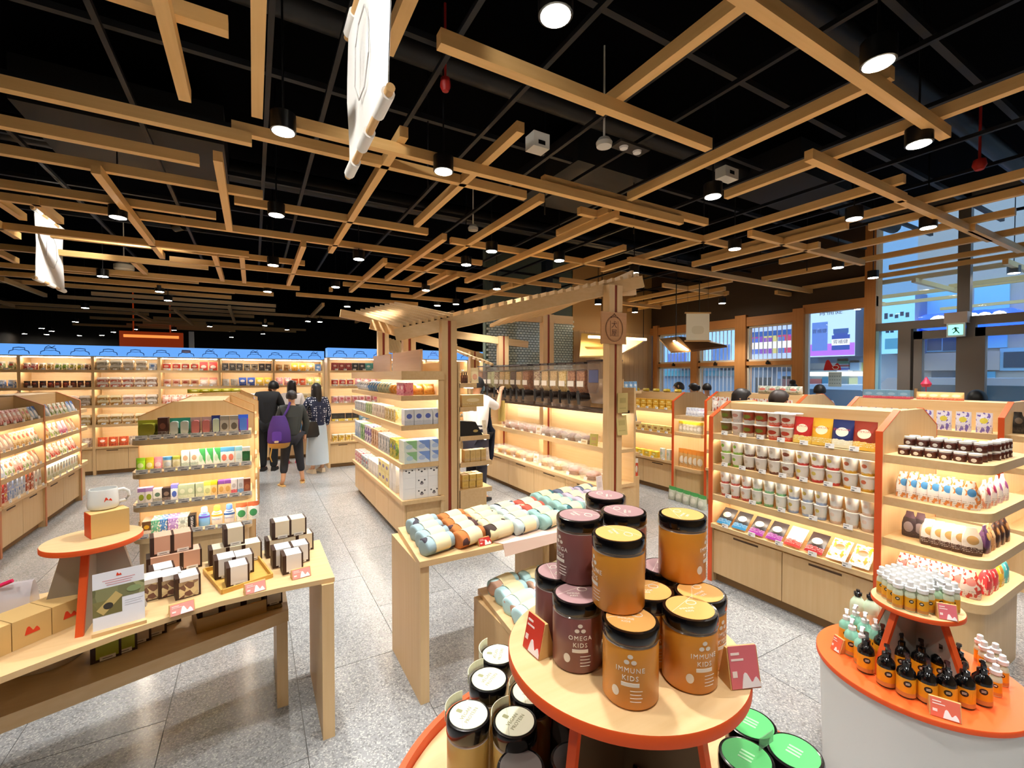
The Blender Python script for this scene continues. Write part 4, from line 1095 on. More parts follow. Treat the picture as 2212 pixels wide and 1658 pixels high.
# ---- noodle gondola (g1) main face
def g1_fill():
    W = 'top shelf of noodle gondola'
    fill(g1, W, .05, 1.14, .02, 1.26, [
        ('cup', (.098, .10, .098), ('#7a5a2e', '#c9c2b8', '#6a7a1c', 0), 1, 'brown soup cup with olive print', dict(st=2)),
        ('cup', (.098, .10, .098), ('#e3d3cb', '#e6dcd2', '#c98e80', 3), 1, 'pale pink soup cup', dict(st=2)),
        ('cup', (.098, .10, .098), ('#9a3d1c', '#d8cfc4', '#73801c', 0), 2, 'rust-red soup cup with green olives', dict(st=2)),
        ('cup', (.098, .10, .098), ('#e6d8c8', '#d24a2c', '#b4391f', 0), 2, 'clear soup cup with red band', dict(st=2, rows=2)),
        ('pouch', (.125, .19, .06), ('#b3231f', '#e2c15a', '#f1e4c2', 0), 1, 'red potato-mash bag with gold top', dict(tilt=R(-8))),
        ('pouch', (.125, .19, .06), ('#e2a52a', '#d8b24a', '#f3e6bf', 0), 1, 'yellow potato-mash bag with gold top', dict(tilt=R(-8))),
        ('pouch', (.125, .19, .06), ('#1f2a5c', '#e0d8b8', '#f3ead2', 0), 1, 'navy potato-mash bag with gold top', dict(tilt=R(-8))),
        ('pouch', (.125, .19, .06), ('#8c2f1c', '#e2b64a', '#f1e2c0', 0), 1, 'rust potato-mash bag with gold top', dict(tilt=R(-8)))])
    W = 'second shelf of noodle gondola'
    C = (.094, .101, .094)
    fill(g1, W, .05, 1.15, .02, 1.0, [
        ('cup', C, ('#ece9dc', '#8fbf4a', '#86c03a', 4), 2, 'white porridge cup with lime base', dict(st=2)),
        ('cup', C, ('#f0ece4', '#6a3a2a', '#d8cfc0', 4), 3, 'white porridge cup with brown base', dict(st=2)),
        ('cup', C, ('#efece6', '#e9e4da', '#8a4a34', 3), 1, 'plain white porridge cup with brown print', dict(st=2)),
        ('cup', C, ('#f0ece4', '#b92f2a', '#e3cf6a', 4), 3, 'white porridge cup with red base', dict(st=2)),
        ('cup', C, ('#f0ece2', '#d8a52a', '#c96a4a', 4), 2, 'white porridge cup with mustard base', dict(st=2))])
    W = 'third shelf of noodle gondola'
    C = (.084, .1, .084)
    fill(g1, W, .05, 1.15, .02, .745, [
        ('cup', C, ('#f1ece6', '#cf5a52', '#e0b8a0', 4), 3, 'white soup cup with pink-red rim', dict(st=2)),
        ('cup', C, ('#eef0ea', '#7fc08a', '#d8dccc', 4), 3, 'white soup cup with green rim', dict(st=2)),
        ('cup', C, ('#f0f0ea', '#9fb4d8', '#d2be62', 4), 3, 'white soup cup with blue rim', dict(st=2)),
        ('cup', C, ('#f2efe8', '#e8c8ae', '#efd9c8', 4), 3, 'white soup cup with peach rim', dict(st=2))])
    W = 'sloping ledge of noodle gondola'
    D = (.115, .165, .03)
    t = dict(tilt=R(-48), lift=.0)
    fill(g1, W, .05, 1.15, -.02, .515, [
        ('pillow', D, ('#2b2b30', '#2f7fb0', '#e8d9b8', 0), 2, 'black and blue soup pouch', t),
        ('pillow', D, ('#2e2a30', '#8c2f8c', '#ead8b0', 0), 2, 'black and purple soup pouch', t),
        ('pillow', D, ('#e8dfd2', '#c03a34', '#e8b8a8', 0), 1, 'white and red soup pouch', t),
        ('pillow', D, ('#2c2428', '#9c1f24', '#f0dcb8', 0), 1, 'black and dark red soup pouch', t),
        ('pillow', D, ('#f1ead8', '#e8a52a', '#e2521f', 3), 2, 'cream soup pouch with orange print', t)])
g1_fill()
for o_ in [x_ for x_ in COL.objects if 'potato-mash bag' in str(x_.get('label', ''))]:
    flat_text('IDAHOAN', .021, P('#a8231f', .5), o_, (0, -.0235, .122), rot=(R(-10), 0, 0))
# ---- end shelves of the noodle gondola: goods face the aisle side
def cap_side(xs, ys, z, spec, where, face=-pi / 2, order='from panel'):
    pass
def run(p, q, z, rz, specs, where, order='the panel end', jit=.002, fit=False):
    """goods along a straight line from p to q in the room"""
    p, q = Vector(p), Vector(q)
    tot = sum(s[3] for s in specs); k = 0; seen = {}
    fw = (q - p).length / sum(s[3] * s[1][0] for s in specs) if fit else 1
    run_ = 0.
    for s in specs:
        kind, dims, cols, n, desc = s[:5]; op = s[5] if len(s) > 5 else {}
        if fit: dims = (round(dims[0] * min(fw, 1.45) * .985, 4), dims[1], dims[2])
        for i in range(n):
            t = (k + .5) / tot; k += 1
            if fit:
                st_w = s[1][0] * fw / (q - p).length; t = run_ + st_w / 2; run_ += st_w
            c = p.lerp(q, t)
            seen[desc] = seen.get(desc, 0) + 1
            for st in range(op.get('st', 1)):
                lab = desc
                if n > 1 or sum(v[3] for v in specs if v[4] == desc) > 1: lab += ', %s from %s' % (ORD[seen[desc] - 1], order)
                if op.get('st', 1) > 1: lab += ', ' + (('lower', 'upper') if op['st'] == 2 else ('lowest', 'middle', 'uppermost'))[st]
                lab += ', ' + where
                good(kind, dims, cols, (c.x + random.uniform(-jit, jit), c.y, z + .001 + st * (dims[1] + .001)), rz + op.get('rot', 0) + random.uniform(-.05, .05), lab, desc + ', ' + where, tilt=op.get('tilt', 0), name=op.get('name'), cat=op.get('cat'))
JAM = ('#4a1d10', '#e9e6e0', '#e0d8cc', 5)
JD = (.058, .052, .058)
for r_, (xo, lab) in enumerate(((3.48, 'outer'), (3.56, 'second'), (3.64, 'inner'))):
    run((xo, 1.22), (xo, .84), 1.26, -pi / 2, [('jar', JD, JAM, 6, 'squat jam jar with white lid, %s row' % lab, dict(st=2 if r_ else 1))], 'top end shelf', order='panel')
for i in range(4):
    run((3.71 + i * .07, .865), (3.715 + i * .07, .84), 1.26, 0, [('jar', JD, JAM, 1, 'squat jam jar with white lid and tag, number %s' % ('one', 'two', 'three', 'four')[i], dict(st=2))], 'front of top end shelf')
run((3.47, 1.21), (3.47, .86), 1.0, -pi / 2 + .45, [('sack', (.075, .155, .05), ('#efe9e0', '#d88a4a', '#4f93d0', 3), 7, 'white popped-chip bag with blue roundel')], 'second end shelf', order='panel')
run((3.53, .86), (3.95, .86), 1.0, 0, [('sack', (.075, .155, .05), ('#efe6e0', '#e0a08a', '#a3215c', 3), 2, 'white popped-chip bag with magenta roundel'), ('sack', (.075, .155, .05), ('#efe6e0', '#d8b8c8', '#a84f98', 3), 2, 'white popped-chip bag with violet roundel')], 'front of second end shelf', order='left')
run((3.56, 1.2), (3.56, .95), 1.0, -pi / 2 + .3, [('sack', (.07, .15, .05), ('#d9d2b8', '#8f9a6a', '#9c5a6a', 3), 3, 'olive popped-chip bag behind white ones')], 'second end shelf', order='panel')
run((3.47, 1.08), (3.48, .86), .745, -pi / 2 + .5, [('sack', (.085, .15, .055), ('#efe6d8', '#4a2f24', '#c9a368', 0), 5, 'white and brown crisp bag')], 'third end shelf', order='panel')
run((3.54, 1.2), (3.56, 1.1), .745, -pi / 2, [('sack', (.07, .155, .05), ('#3c3238', '#5a4652', '#8f8790', 1), 2, 'dark grey crisp bag')], 'third end shelf', order='panel')
run((3.55, .86), (3.98, .86), .745, 0, [('sack', (.075, .15, .05), ('#5a3a6a', '#3a2a2a', '#c9a35a', 3), 1, 'purple crisp bag'), ('sack', (.075, .15, .05), ('#c99a6a', '#8a5a3a', '#e2c79a', 3), 1, 'tan crisp bag'), ('sack', (.075, .15, .05), ('#3a2620', '#7a4a2a', '#b98a4a', 3), 3, 'dark brown crisp bag')], 'front of third end shelf', order='left')
run((3.48, 1.2), (3.49, .86), .5, -pi / 2 + .4, [('sack', (.085, .15, .055), ('#efe2da', '#c9463c', '#e2908a', 3), 7, 'white bag with red berry print')], 'lowest end shelf', order='panel')
run((3.58, .86), (3.98, .86), .5, 0, [('sack', (.085, .16, .055), ('#cf3a44', '#e8d8d0', '#a3241f', 3), 2, 'red berry bag'), ('sack', (.085, .16, .055), ('#e8c23a', '#e8dcb8', '#c98a2a', 3), 1, 'yellow fruit bag'), ('sack', (.085, .16, .055), ('#4fb4c0', '#dfeeea', '#2f8f9c', 3), 1, 'turquoise fruit bag')], 'front of lowest end shelf', order='left')
for k, (y, z) in enumerate(((1.26, .985), (1.26, 1.245), (1.26, .73))): pass

# ---- toothbrush gondola end shelves (gt, faces the camera)
TY_ = 4.44
S1 = [('tube', (.11, .13, .10), ('#9aa02a', '#b4b23a', '#8f8c30', 1), 1, 'olive toothbrush tray in white display box', dict(cat='display box', name='counter_display')),
      ('box', (.05, .15, .08), ('#4a241c', '#3a1c16', '#7a4a3a', 0), 1, 'dark brown toothpaste carton'),
      ('tube', (.055, .14, .05), ('#2f9a7a', '#2a8f72', '#cfd8d4', 1), 2, 'teal carded toothbrush pack'),
      ('tube', (.055, .14, .05), ('#a3958f', '#b8aaa2', '#c97a7a', 1), 2, 'grey carded toothbrush pack with pink tint'),
      ('tube', (.05, .15, .04), ('#2a3a8a', '#24307a', '#cfe0d0', 1), 1, 'navy carded toothbrush pack'),
      ('box', (.05, .145, .05), ('#c9c6c0', '#a8a49c', '#6a6660', 1), 2, 'silver-grey electric toothbrush carton'),
      ('tube', (.06, .15, .04), ('#b84ab8', '#3f6fd8', '#5f8ae8', 2), 1, 'magenta and blue carded brush pack', dict(tilt=R(-6)))]
run((-.80, TY_ + .06), (-.04, TY_ + .06), 1.26, 0, S1, 'top end shelf, toothbrush gondola', order='left', fit=True)
S2 = [('pouch', (.045, .10, .03), ('#9ad83a', '#86c82a', '#dff0b0', 1), 1, 'lime children toothpaste pack'), ('pouch', (.045, .10, .03), ('#d8cf3a', '#c8bc2a', '#f0ecb8', 1), 1, 'yellow children toothpaste pack'),
      ('pouch', (.045, .10, .03), ('#f0a0b0', '#e88a9c', '#f8dde2', 1), 1, 'pink children toothpaste pack'), ('can', (.05, .095, .05), ('#d8dcd8', '#4a8fd0', '#b8c8d8', 1), 1, 'clear tub with blue lid'),
      ('can', (.05, .095, .05), ('#d8d8c0', '#a8b04a', '#c8c8a0', 1), 1, 'clear tub with olive lid'), ('box', (.045, .135, .05), ('#e8ebe6', '#9ab0a8', '#c9a88a', 0), 2, 'white tall toothpaste carton with sage base'),
      ('box', (.042, .14, .05), ('#eef0ea', '#3fa05a', '#b8d8c0', 2), 3, 'white tall toothpaste carton with green leaf'), ('box', (.042, .14, .05), ('#e8f0f2', '#4f9ad0', '#d87a6a', 1), 2, 'white toothpaste carton with blue cap'),
      ('box', (.042, .14, .05), ('#e2f0f2', '#8fd0e0', '#d0e8ea', 1), 1, 'pale aqua toothpaste carton'), ('box', (.05, .13, .05), ('#1f5a34', '#d8dcd2', '#2a6a40', 1), 1, 'dark green toothpaste carton')]
run((-.80, TY_ + .05), (-.03, TY_ + .05), 1.0, 0, S2, 'second end shelf, toothbrush gondola', order='left', fit=True)
S3 = [('box', (.045, .12, .06), ('#ece8e6', '#9a7ab8', '#8fa02a', 1), 2, 'white carton with purple cap and green fruit'), ('box', (.055, .105, .06), ('#e6e6e2', '#8a8f8c', '#5a7a6a', 0), 1, 'white carton with grey dome'),
      ('box', (.055, .105, .06), ('#2c2426', '#4a3a3a', '#7a6a62', 0), 1, 'black carton with pale motif'), ('box', (.045, .125, .06), ('#e2e6ee', '#7a7ad0', '#3f5fb8', 1), 1, 'white carton with violet cap'),
      ('box', (.055, .115, .06), ('#a8b89a', '#b8c4a8', '#c8d0b8', 0), 3, 'sage green carton'), ('box', (.05, .12, .06), ('#e0dca0', '#d8cf5a', '#b8c08a', 1), 1, 'pale yellow-green carton'),
      ('box', (.045, .12, .06), ('#e2c089', '#d8c02a', '#c99a4a', 1), 1, 'tan carton with yellow top'), ('box', (.045, .12, .06), ('#e0c090', '#7a4a9c', '#c9a05a', 1), 2, 'tan carton with purple top'),
      ('box', (.045, .12, .06), ('#d8d8dc', '#c8405a', '#b0b0b8', 0), 1, 'silver carton with red base'), ('box', (.045, .12, .06), ('#d0d4dc', '#4a8fc8', '#b0b4bc', 0), 1, 'silver carton with blue base'),
      ('box', (.05, .115, .06), ('#8a4a34', '#7a3f2c', '#a86a4a', 1), 1, 'brick-red small carton')]
run((-.79, TY_ + .05), (-.03, TY_ + .05), .745, 0, S3, 'third end shelf, toothbrush gondola', order='left', fit=True)
S4 = [('box', (.05, .10, .16), ('#6a4a2a', '#e8d8c8', '#d8a82a', 0), 1, 'brown toothpaste carton with yellow disc'), ('box', (.05, .10, .16), ('#5aa88a', '#e8e4d8', '#7fc0a8', 3), 1, 'mint green toothpaste carton'),
      ('box', (.045, .10, .16), ('#3f7ac0', '#e8e4d8', '#5a8fd0', 3), 1, 'blue toothpaste carton'), ('box', (.06, .10, .16), ('#9a7ac0', '#e8dce8', '#b09ad0', 3), 1, 'lilac toothpaste carton'),
      ('box', (.06, .10, .16), ('#b8c0bc', '#e8e8e2', '#8f9a98', 3), 1, 'grey toothpaste carton')]
run((-.77, TY_ + .10), (-.47, TY_ + .10), .5, 0, S4, 'lowest end shelf, toothbrush gondola', order='left', fit=True)
def lettered_box(loc, w, h, d, body, ink, s, size, label, rz=0, vertical=False):
    o = ob('product_carton', MB().box(-w / 2, w / 2, -d / 2, d / 2, 0, h).mesh('product_carton', P(body, .45), False), None, loc, rz); tag(o, label, 'carton')
    flat_text(s, size, P(ink, .5), o, (0, -d / 2 - .0005, h * .5), rot=(0, -pi / 2, 0) if vertical else None)
    return o
lettered_box((-.445, TY_ + .06, .501), .045, .105, .09, '#1c1c20', '#f2f2f2', 'MARVIS', .026, 'black toothpaste carton with white upright lettering', vertical=True)
def lotion(loc, body, cap, label_c, word, label):
    e = empty('mouthwash_bottle', loc); tag(e, label, 'bottle', 'mouthwash bottles on lowest end shelf')
    part('body', MB().lathe([(.036, 0), (.04, .006), (.04, .085), (.03, .105), (.016, .115)], 18, sy=.65), G(body, .1, .75), e, key=('mwb', body)) if False else ob('body', cached(('mwb', body), lambda: MB().lathe([(.036, 0), (.04, .006), (.04, .085), (.03, .105), (.016, .115)], 18, sy=.65).mesh('body', P(body, .15))), e)
    ob('cap', cached(('mwc', cap), lambda: MB().lathe([(.022, .112), (.024, .114), (.022, .15), (.015, .156)], 16).mesh('cap', P(cap, .3))), e)
    ob('neck_label', cached(('mwl', label_c), lambda: MB().lathe([(.0405, .068), (.0405, .082), (.0325, .10)], 18, sy=.66).mesh('neck_label', P(label_c, .4))), e)
    if word: flat_text(word, .018, P('#3a5fae', .5), e, (0, -.0275, .045))
for k, (b_, c_, l_, w_, nm) in enumerate((('#6fa8e0', '#dfe8f8', '#5a4ab8', '', 'blue mouthwash bottle with white cap'), ('#f0f0ec', '#e8c04a', '#d8a83a', 'NONIO', 'white mouthwash bottle with yellow cap'), ('#f0f0f4', '#5a86d8', '#2f5fa8', 'NONIO', 'white mouthwash bottle with blue cap'))):
    lotion((-.365 + k * .088, TY_ + .05, .501), b_, c_, l_, w_, nm + ' on lowest end shelf')
for k in range(2):
    o = good('pouch', (.085, .15, .06), ('#eef0ea', '#d8704a', '#3f8f5a', 1), (-.10 + k * .088, TY_ + .06, .501), 0, 'white refill pouch with orange top, %s from left' % ORD[k], 'refill pouches', 0)
part('display_tray', B(-.83, -.69, -.03 , -.028, 1.26, 1.31), WHITE, gt, False, loc=(0, 0, 0)) if False else None
for z in (1.26, 1.0, .745, .5):     # clear ticket strip with price cards along the end shelves
    st_ = ob('ticket_strip', cached(('tks', 1), lambda: B(-.80, -.02, -.0015, .0, -.012, .028).mesh('ticket_strip', CLEAR, False)), gt, (-.475, 0, z), -pi / 2)
    for i in range(9):
        ob('price_card', cached(('pcard', 1), lambda: B(-.036, .036, -.004, -.002, -.008, .026).box(-.03, .005, -.0045, -.004, .012, .02, 1).box(-.015, .025, -.0045, -.004, -.004, .002, 2).mesh('price_card', [P('#dcd6ce', .5), P('#aaa49c', .5), P('#55504a', .5)], False)), gt, (-.478, .06 + i * .086, z), -pi / 2)

# ---- left gondola (faces +X): bays 2 and 3 are in view
def sweets(fix, x0, x1, bay):
    rnd = random.Random(bay)
    pal = [('#e8b8a8', '#c9463c', '#f0e4d8', 3), ('#b8c8d8', '#3f6fb8', '#efe8e0', 2), ('#e8d0a0', '#d8a03a', '#c9563a', 3), ('#d8b0c0', '#b84a7a', '#f3e8e6', 0), ('#efe8da', '#8fb05a', '#d87a4a', 3), ('#c9a890', '#8a4a34', '#efe0c8', 2)]
    nm = ['coral', 'blue', 'golden', 'pink', 'green-dotted', 'brown']
    for li, (z, wh) in enumerate(((1.26, 'top'), (1.0, 'second'), (.745, 'third'), (.5, 'lowest'))):
        specs = []
        for k in range(5 if bay == 2 else 4):
            c = rnd.randint(0, 5)
            if li == 3 and bay == 3: specs.append(('box', (.06, .15, .1), ('#e6e6da', '#c8d0b8', ('#a8b87a', '#c9a05a', '#8fa8b8', '#d8b08a')[k], 0), 3, 'white tall carton with %s emblem' % ('green', 'tan', 'blue', 'peach')[k]))
            elif li == 3: specs.append(('box', (.07, .12, .1), (('#c9463c', '#a8b8d8', '#c8d0e0', '#b85a34', '#e8e0d0')[k], '#efe8e0', ('#e8c84a', '#6a8fc8', '#5a7ab8', '#efe4d4', '#c9563a')[k], 3), 2, '%s snack carton' % ('red', 'pale blue', 'white-blue', 'rust', 'cream')[k], dict(st=2)))
            else: specs.append(('pouch', (.10, .16 if li else .14, .05), pal[c], 2, '%s sweets sachet' % nm[c] if sum(1 for q in specs if q[4] == '%s sweets sachet' % nm[c]) == 0 else '%s patterned sweets sachet' % nm[c] if sum(1 for q in specs if q[4] == '%s patterned sweets sachet' % nm[c]) == 0 else '%s spotted sweets sachet' % nm[c], dict(tilt=R(-12))))
        fill(fix, '%s shelf, %s bay of left gondola' % (wh, 'near' if bay == 2 else 'far'), x0 + .03, x1 - .03, .02, z, specs)
sweets(gl, 1.2, 2.28, 2); sweets(gl, 2.28, 3.52, 3)
for k, z in enumerate((1.26, 1.0, .745)):
    good('bottle', (.09, .16, .09), ('#f0eee6', '#e8e4da', '#d8d4c8', 3), (-2.35, 8.66, z), 0, 'white bottle on the %s far end shelf of left gondola' % ('top', 'second', 'third')[k], 'white bottles', 0)
good('can', (.22, .24, .2), ('#f2f0ea', '#f2f0ea', '#e6e2d8', 3), (-2.33, 8.68, .501), 0, 'fat white bucket on the lowest far end shelf of left gondola', 'bucket')

# ---- small gondola in front of shoppers
fill(gb, 'top shelf of small gondola', .05, 1.25, .02, 1.26, [('pouch', (.10, .15, .05), ('#e0a0b8', '#c84a8a', '#e8dcea', 3), 6, 'pink and white wash pouch'), ('pouch', (.10, .15, .05), ('#a8c0e0', '#6a8fd0', '#eef0f6', 3), 4, 'pale blue wash pouch')])
run((-.70, 6.6), (-.12, 6.6), 1.26, 0, [('pillow', (.10, .15, .05), ('#c8c030', '#a8a82a', '#e8e4a0', 3), 6, 'yellow-green tea bag pack')], 'end shelf of small gondola', order='left')
run((-.72, 6.95), (-.16, 7.2), 1.52, .3, [('pillow', (.13, .05, .10), ('#bcb82a', '#a3a326', '#e8e4a0', 3), 5, 'yellow-green pack lying flat')], 'top of small gondola', order='left')
for zz, nm in ((1.0, 'second'), (.745, 'third')):
    fill(gb, '%s shelf of small gondola' % nm, .05, 1.25, .02, zz, [('box', (.1, .14, .08), ('#e6e2da', '#8fb0c8', '#c8d8e0', 0), 5, 'white and blue carton'), ('box', (.1, .14, .08), ('#e8d8d0', '#d08a9a', '#f0e4e0', 0), 5, 'white and rose carton')])

# ---- tall wall shelving at the back
WC = [
 [('jar', ('#b8484a', '#e8e0d2', '#d8a0a0', 3), 'red pickle jar'), ('jar', ('#a07a28', '#e8e0d2', '#c8a860', 3), 'amber pickle jar'), ('jar', ('#6a8a34', '#e8e0d2', '#8fb04a', 3), 'green pickle jar'), ('jar', ('#8a8a2c', '#e8e0d2', '#b8b04a', 3), 'olive pickle jar'), ('jar', ('#5a3a28', '#e8e0d2', '#8a5a3a', 3), 'brown pickle jar')],
 [('jar', ('#4a1f1a', '#2a1c18', '#7a3a2a', 3), 'dark plum sauce jar'), ('jar', ('#7a2a18', '#2a1c18', '#a8503a', 3), 'rust chilli sauce jar'), ('jar', ('#5a2a1c', '#2a1c18', '#8a4a34', 3), 'brown sauce jar')],
 [('clam', ('#a87a30', '#d8c8a0', '#c89a4a', 3), 'golden dried fruit tray'), ('clam', ('#c8a090', '#e0d0c4', '#a86a5a', 3), 'pink dried fruit tray'), ('clam', ('#a89a84', '#d8d0c4', '#8a7a64', 3), 'beige nut tray')],
 [('clam', ('#b8904a', '#e0d0b0', '#d8b060', 3), 'amber snack tray'), ('clam', ('#c0a058', '#e4d8b8', '#a87a34', 3), 'honey snack tray')],
 [('pouch', ('#c85a34', '#a84028', '#efe0d0', 3), 'orange snack packet'), ('pouch', ('#b8a898', '#8a6a5a', '#e8e0d6', 3), 'grey snack packet')]]
WC2 = [
 [('clam', ('#9a9484', '#c8c4b4', '#7a7a58', 3), 'clear tea canister tray'), ('clam', ('#b8a890', '#d0c8b8', '#8a7a5c', 3), 'clear biscuit tray'), ('can', ('#a8b4c8', '#d8dce4', '#5a7ab0', 3), 'pale blue tub')],
 [('clam', ('#b85a4a', '#dcd0c4', '#d89a8a', 3), 'red candy tray'), ('clam', ('#a8806a', '#d8ccc0', '#8a5a48', 3), 'brown candy tray')],
 WC[2], WC[3], WC[4]]
WC3 = [
 [('can', ('#c83a34', '#e0c8b8', '#e8b8a0', 0), 'red round snack tub'), ('can', ('#b8382c', '#d8c0a8', '#efe0cc', 0), 'crimson round snack tub'), ('pouch', ('#d84a44', '#c03030', '#f0dcd0', 1), 'red snack pouch')],
 [('can', ('#d8a890', '#e8d0c0', '#b85a44', 0), 'peach round snack tub'), ('can', ('#c89a7a', '#e8d8c8', '#a84a38', 0), 'tan round snack tub'), ('pouch', ('#e2c8b8', '#c87a6a', '#f4e8e0', 1), 'pale snack pouch')],
 [('pouch', ('#e0b8a8', '#c86a5a', '#f0e0d8', 3), 'rose snack pouch'), ('box', ('#e8e0d8', '#a8b8d0', '#c8d0e0', 0), 'white biscuit carton')],
 [('clam', ('#c8a060', '#e4d8b8', '#a87a34', 3), 'honey snack tray')],
 [('pouch', ('#d8804a', '#b85a34', '#f0e4d4', 3), 'orange snack packet')]]
WC4 = [
 [('box', ('#8a8a8a', '#5a5a60', '#d8d4cc', 3), 'grey tea carton'), ('can', ('#c8c0b0', '#8a8478', '#6a5a4a', 3), 'beige tea tub'), ('box', ('#5f5a58', '#3a3a40', '#c8c0b4', 3), 'charcoal tea carton')],
 [('can', ('#e8e4dc', '#f4f2ee', '#d8d0c4', 3), 'white milk powder tub'), ('pouch', ('#3a5ab0', '#2a4aa0', '#e8e4e0', 0), 'blue cereal pouch'), ('pouch', ('#e8c84a', '#d8b02a', '#f8f0d8', 0), 'yellow cereal pouch')],
 [('box', ('#a8c8e0', '#6a9ad0', '#f0f4f8', 0), 'light blue biscuit carton'), ('pouch', ('#c8d8e8', '#8ab0d8', '#f0f4f8', 3), 'ice blue snack pouch')],
 [('box', ('#e0d8d0', '#b8a090', '#c8b8a8', 0), 'cream biscuit carton')],
 [('pouch', ('#e2b8a0', '#c88a6a', '#f4e8dc', 3), 'peach snack packet')]]
WC5 = [
 [('can', ('#a87a4a', '#c8a878', '#e0c8a0', 3), 'brown nut tub'), ('pouch', ('#e0a83a', '#c88a2a', '#f0e0b8', 3), 'amber nut pouch'), ('pouch', ('#d8b070', '#a8803a', '#f0e4c8', 3), 'tan nut pouch'), ('box', ('#7aa0d0', '#5a80c0', '#e8ecf2', 0), 'sky blue carton')],
 [('pouch', ('#f0b8b8', '#e07a8a', '#fae8e6', 3), 'pink cereal pouch'), ('can', ('#e8704a', '#d8502a', '#f8d8c8', 0), 'coral round tub'), ('pouch', ('#d8d08a', '#a8b04a', '#f4f0d8', 3), 'lime cereal pouch')],
 [('box', ('#e8e0c8', '#c8a87a', '#a87a4a', 0), 'cream tea carton'), ('box', ('#d8cca8', '#8a9a6a', '#b8a06a', 0), 'sage tea carton')],
 [('box', ('#f0d8e0', '#d890a8', '#e8b8c8', 0), 'pink sanitary carton')],
 [('box', ('#e8d8b0', '#c8a04a', '#b87a3a', 0), 'golden carton')]]
def wall_fill(fix, bays, cols):
    zs = (1.84, 1.54, 1.22, .88, .49)
    DM = {'jar': (.085, .11, .085), 'clam': (.15, .085, .13), 'pouch': (.13, .16, .06), 'can': (.12, .13, .12), 'box': (.11, .14, .08)}
    lvl = ('top', 'second', 'third', 'fourth', 'lowest')
    for bi, (a, b, name) in enumerate(bays):
        cc = cols[bi]
        for li, z in enumerate(zs):
            kinds = cc[li]
            w = DM[kinds[0][0]][0]
            ntot = max(len(kinds), int((b - a - .06) / (sum(DM[k[0]][0] for k in kinds) / len(kinds) * 1.03)))
            specs = []
            for ki_, (k, col, desc) in enumerate(kinds):
                d = DM[k]
                per = ntot // len(kinds) + (1 if ki_ < ntot % len(kinds) else 0)
                specs.append((k, d, col, per, desc, dict(st=2 if k == 'clam' else 1, tilt=R(-6) if k == 'pouch' else 0)))
            fill(fix, '%s shelf, %s' % (lvl[li], name), a + .03, b - .03, .02, z, specs)
L0 = -4.25
wall_fill(wb, [(bx[1] - L0, bx[2] - L0, 'pickle bay'), (bx[2] - L0, bx[3] - L0, 'candy bay'), (bx[3] - L0, bx[4] - L0, 'snack tub bay'), (bx[4] - L0, bx[5] - L0, 'cereal bay'), (bx[5] - L0, bx[6] - L0, 'nut bay')], [WC, WC2, WC3, WC4, WC5])
for li, z in enumerate((1.84, 1.54)):
    fill(wb, '%s shelf, leftmost bay' % ('top', 'second')[li], .05, .88, .02, z, [('jar', (.1, .13, .1), (('#8a9a6a', '#e8e0d2', '#b84a3a', 3), ('#7a9ad8', '#e8e8f0', '#c8d8f0', 3))[li], 7, ('mixed vegetable jar', 'pale blue bottle')[li])])
W2 = [[('box', ('#a84a4a', '#7a3038', '#d8b8b0', 3), 'maroon gift carton'), ('box', ('#3a3f4a', '#2a2f3a', '#b8b8b8', 3), 'charcoal gift carton'), ('box', ('#4aa0a0', '#3a8a90', '#c8e0dc', 0), 'teal gift carton')],
      [('can', ('#c83a3a', '#f0f0ee', '#e8c8c0', 0), 'red and white tub'), ('pouch', ('#d8a8b8', '#b84a5a', '#f4ecec', 3), 'rose gift pouch')],
      [('can', ('#e0a0a8', '#f0e4e0', '#d06a7a', 3), 'pink sweet tub')],
      [('box', ('#2a2a28', '#e0c83a', '#3a3a38', 0), 'black box with yellow label'), ('box', ('#7aa8c0', '#5a8aa8', '#c8dce4', 0), 'grey blue storage box')],
      [('can', ('#d8b84a', '#f0ead8', '#b8902a', 3), 'yellow fruit tub')]]
wall_fill(wb2, [(0.02, .95, 'protruding wall unit')], [W2])
fill(wb2, 'top shelf behind kiosk posts', 1.0, 1.85, .02, 1.84, [('box', (.11, .14, .08), ('#4fa0a8', '#3a8a90', '#c8e0dc', 0), 4, 'teal gift carton'), ('box', (.11, .14, .08), ('#c87a4a', '#a85a34', '#f0dcc8', 0), 3, 'tan gift carton')])

# ---- kiosk shelving, aisle side and near end
fill(kl, 'top shelf of tissue kiosk', .05, 2.55, .04, 1.54, [
    ('pillow', (.13, .12, .09), ('#dfe4ee', '#8fb0d8', '#c8d8ea', 3), 5, 'white wipes pack', dict(tilt=R(-15))), ('pillow', (.13, .13, .09), ('#4f8fd0', '#2f6fc0', '#d8e6f4', 3), 4, 'blue wipes pack', dict(tilt=R(-18))),
    ('pillow', (.13, .12, .09), ('#c8d8c8', '#7fb0b8', '#e8e0c8', 3), 4, 'pale green wipes pack', dict(tilt=R(-15))), ('pillow', (.14, .11, .10), ('#d89a3a', '#b87a2a', '#ecd8a8', 3), 3, 'amber wipes pack', dict(tilt=R(-20))), ('box', (.12, .13, .1), ('#d88a9a', '#b84a6a', '#f0d8dc', 3), 2, 'pink wipes carton')])
fill(kl, 'second shelf of tissue kiosk', .05, 2.3, .03, 1.24, [
    ('box', (.09, .13, .12), ('#c8ccd0', '#8f9aa8', '#e8e4e0', 3), 6, 'grey and white tissue sleeve'), ('box', (.09, .14, .12), ('#a8b89a', '#7a9a5a', '#d8dcc8', 3), 3, 'sage tissue sleeve'),
    ('box', (.10, .15, .12), ('#e6e2da', '#cfc6ba', '#b8b0a8', 0), 5, 'white tissue carton'), ('box', (.09, .14, .12), ('#d8c8a0', '#b8a04a', '#e8e4d4', 3), 4, 'straw tissue sleeve')])
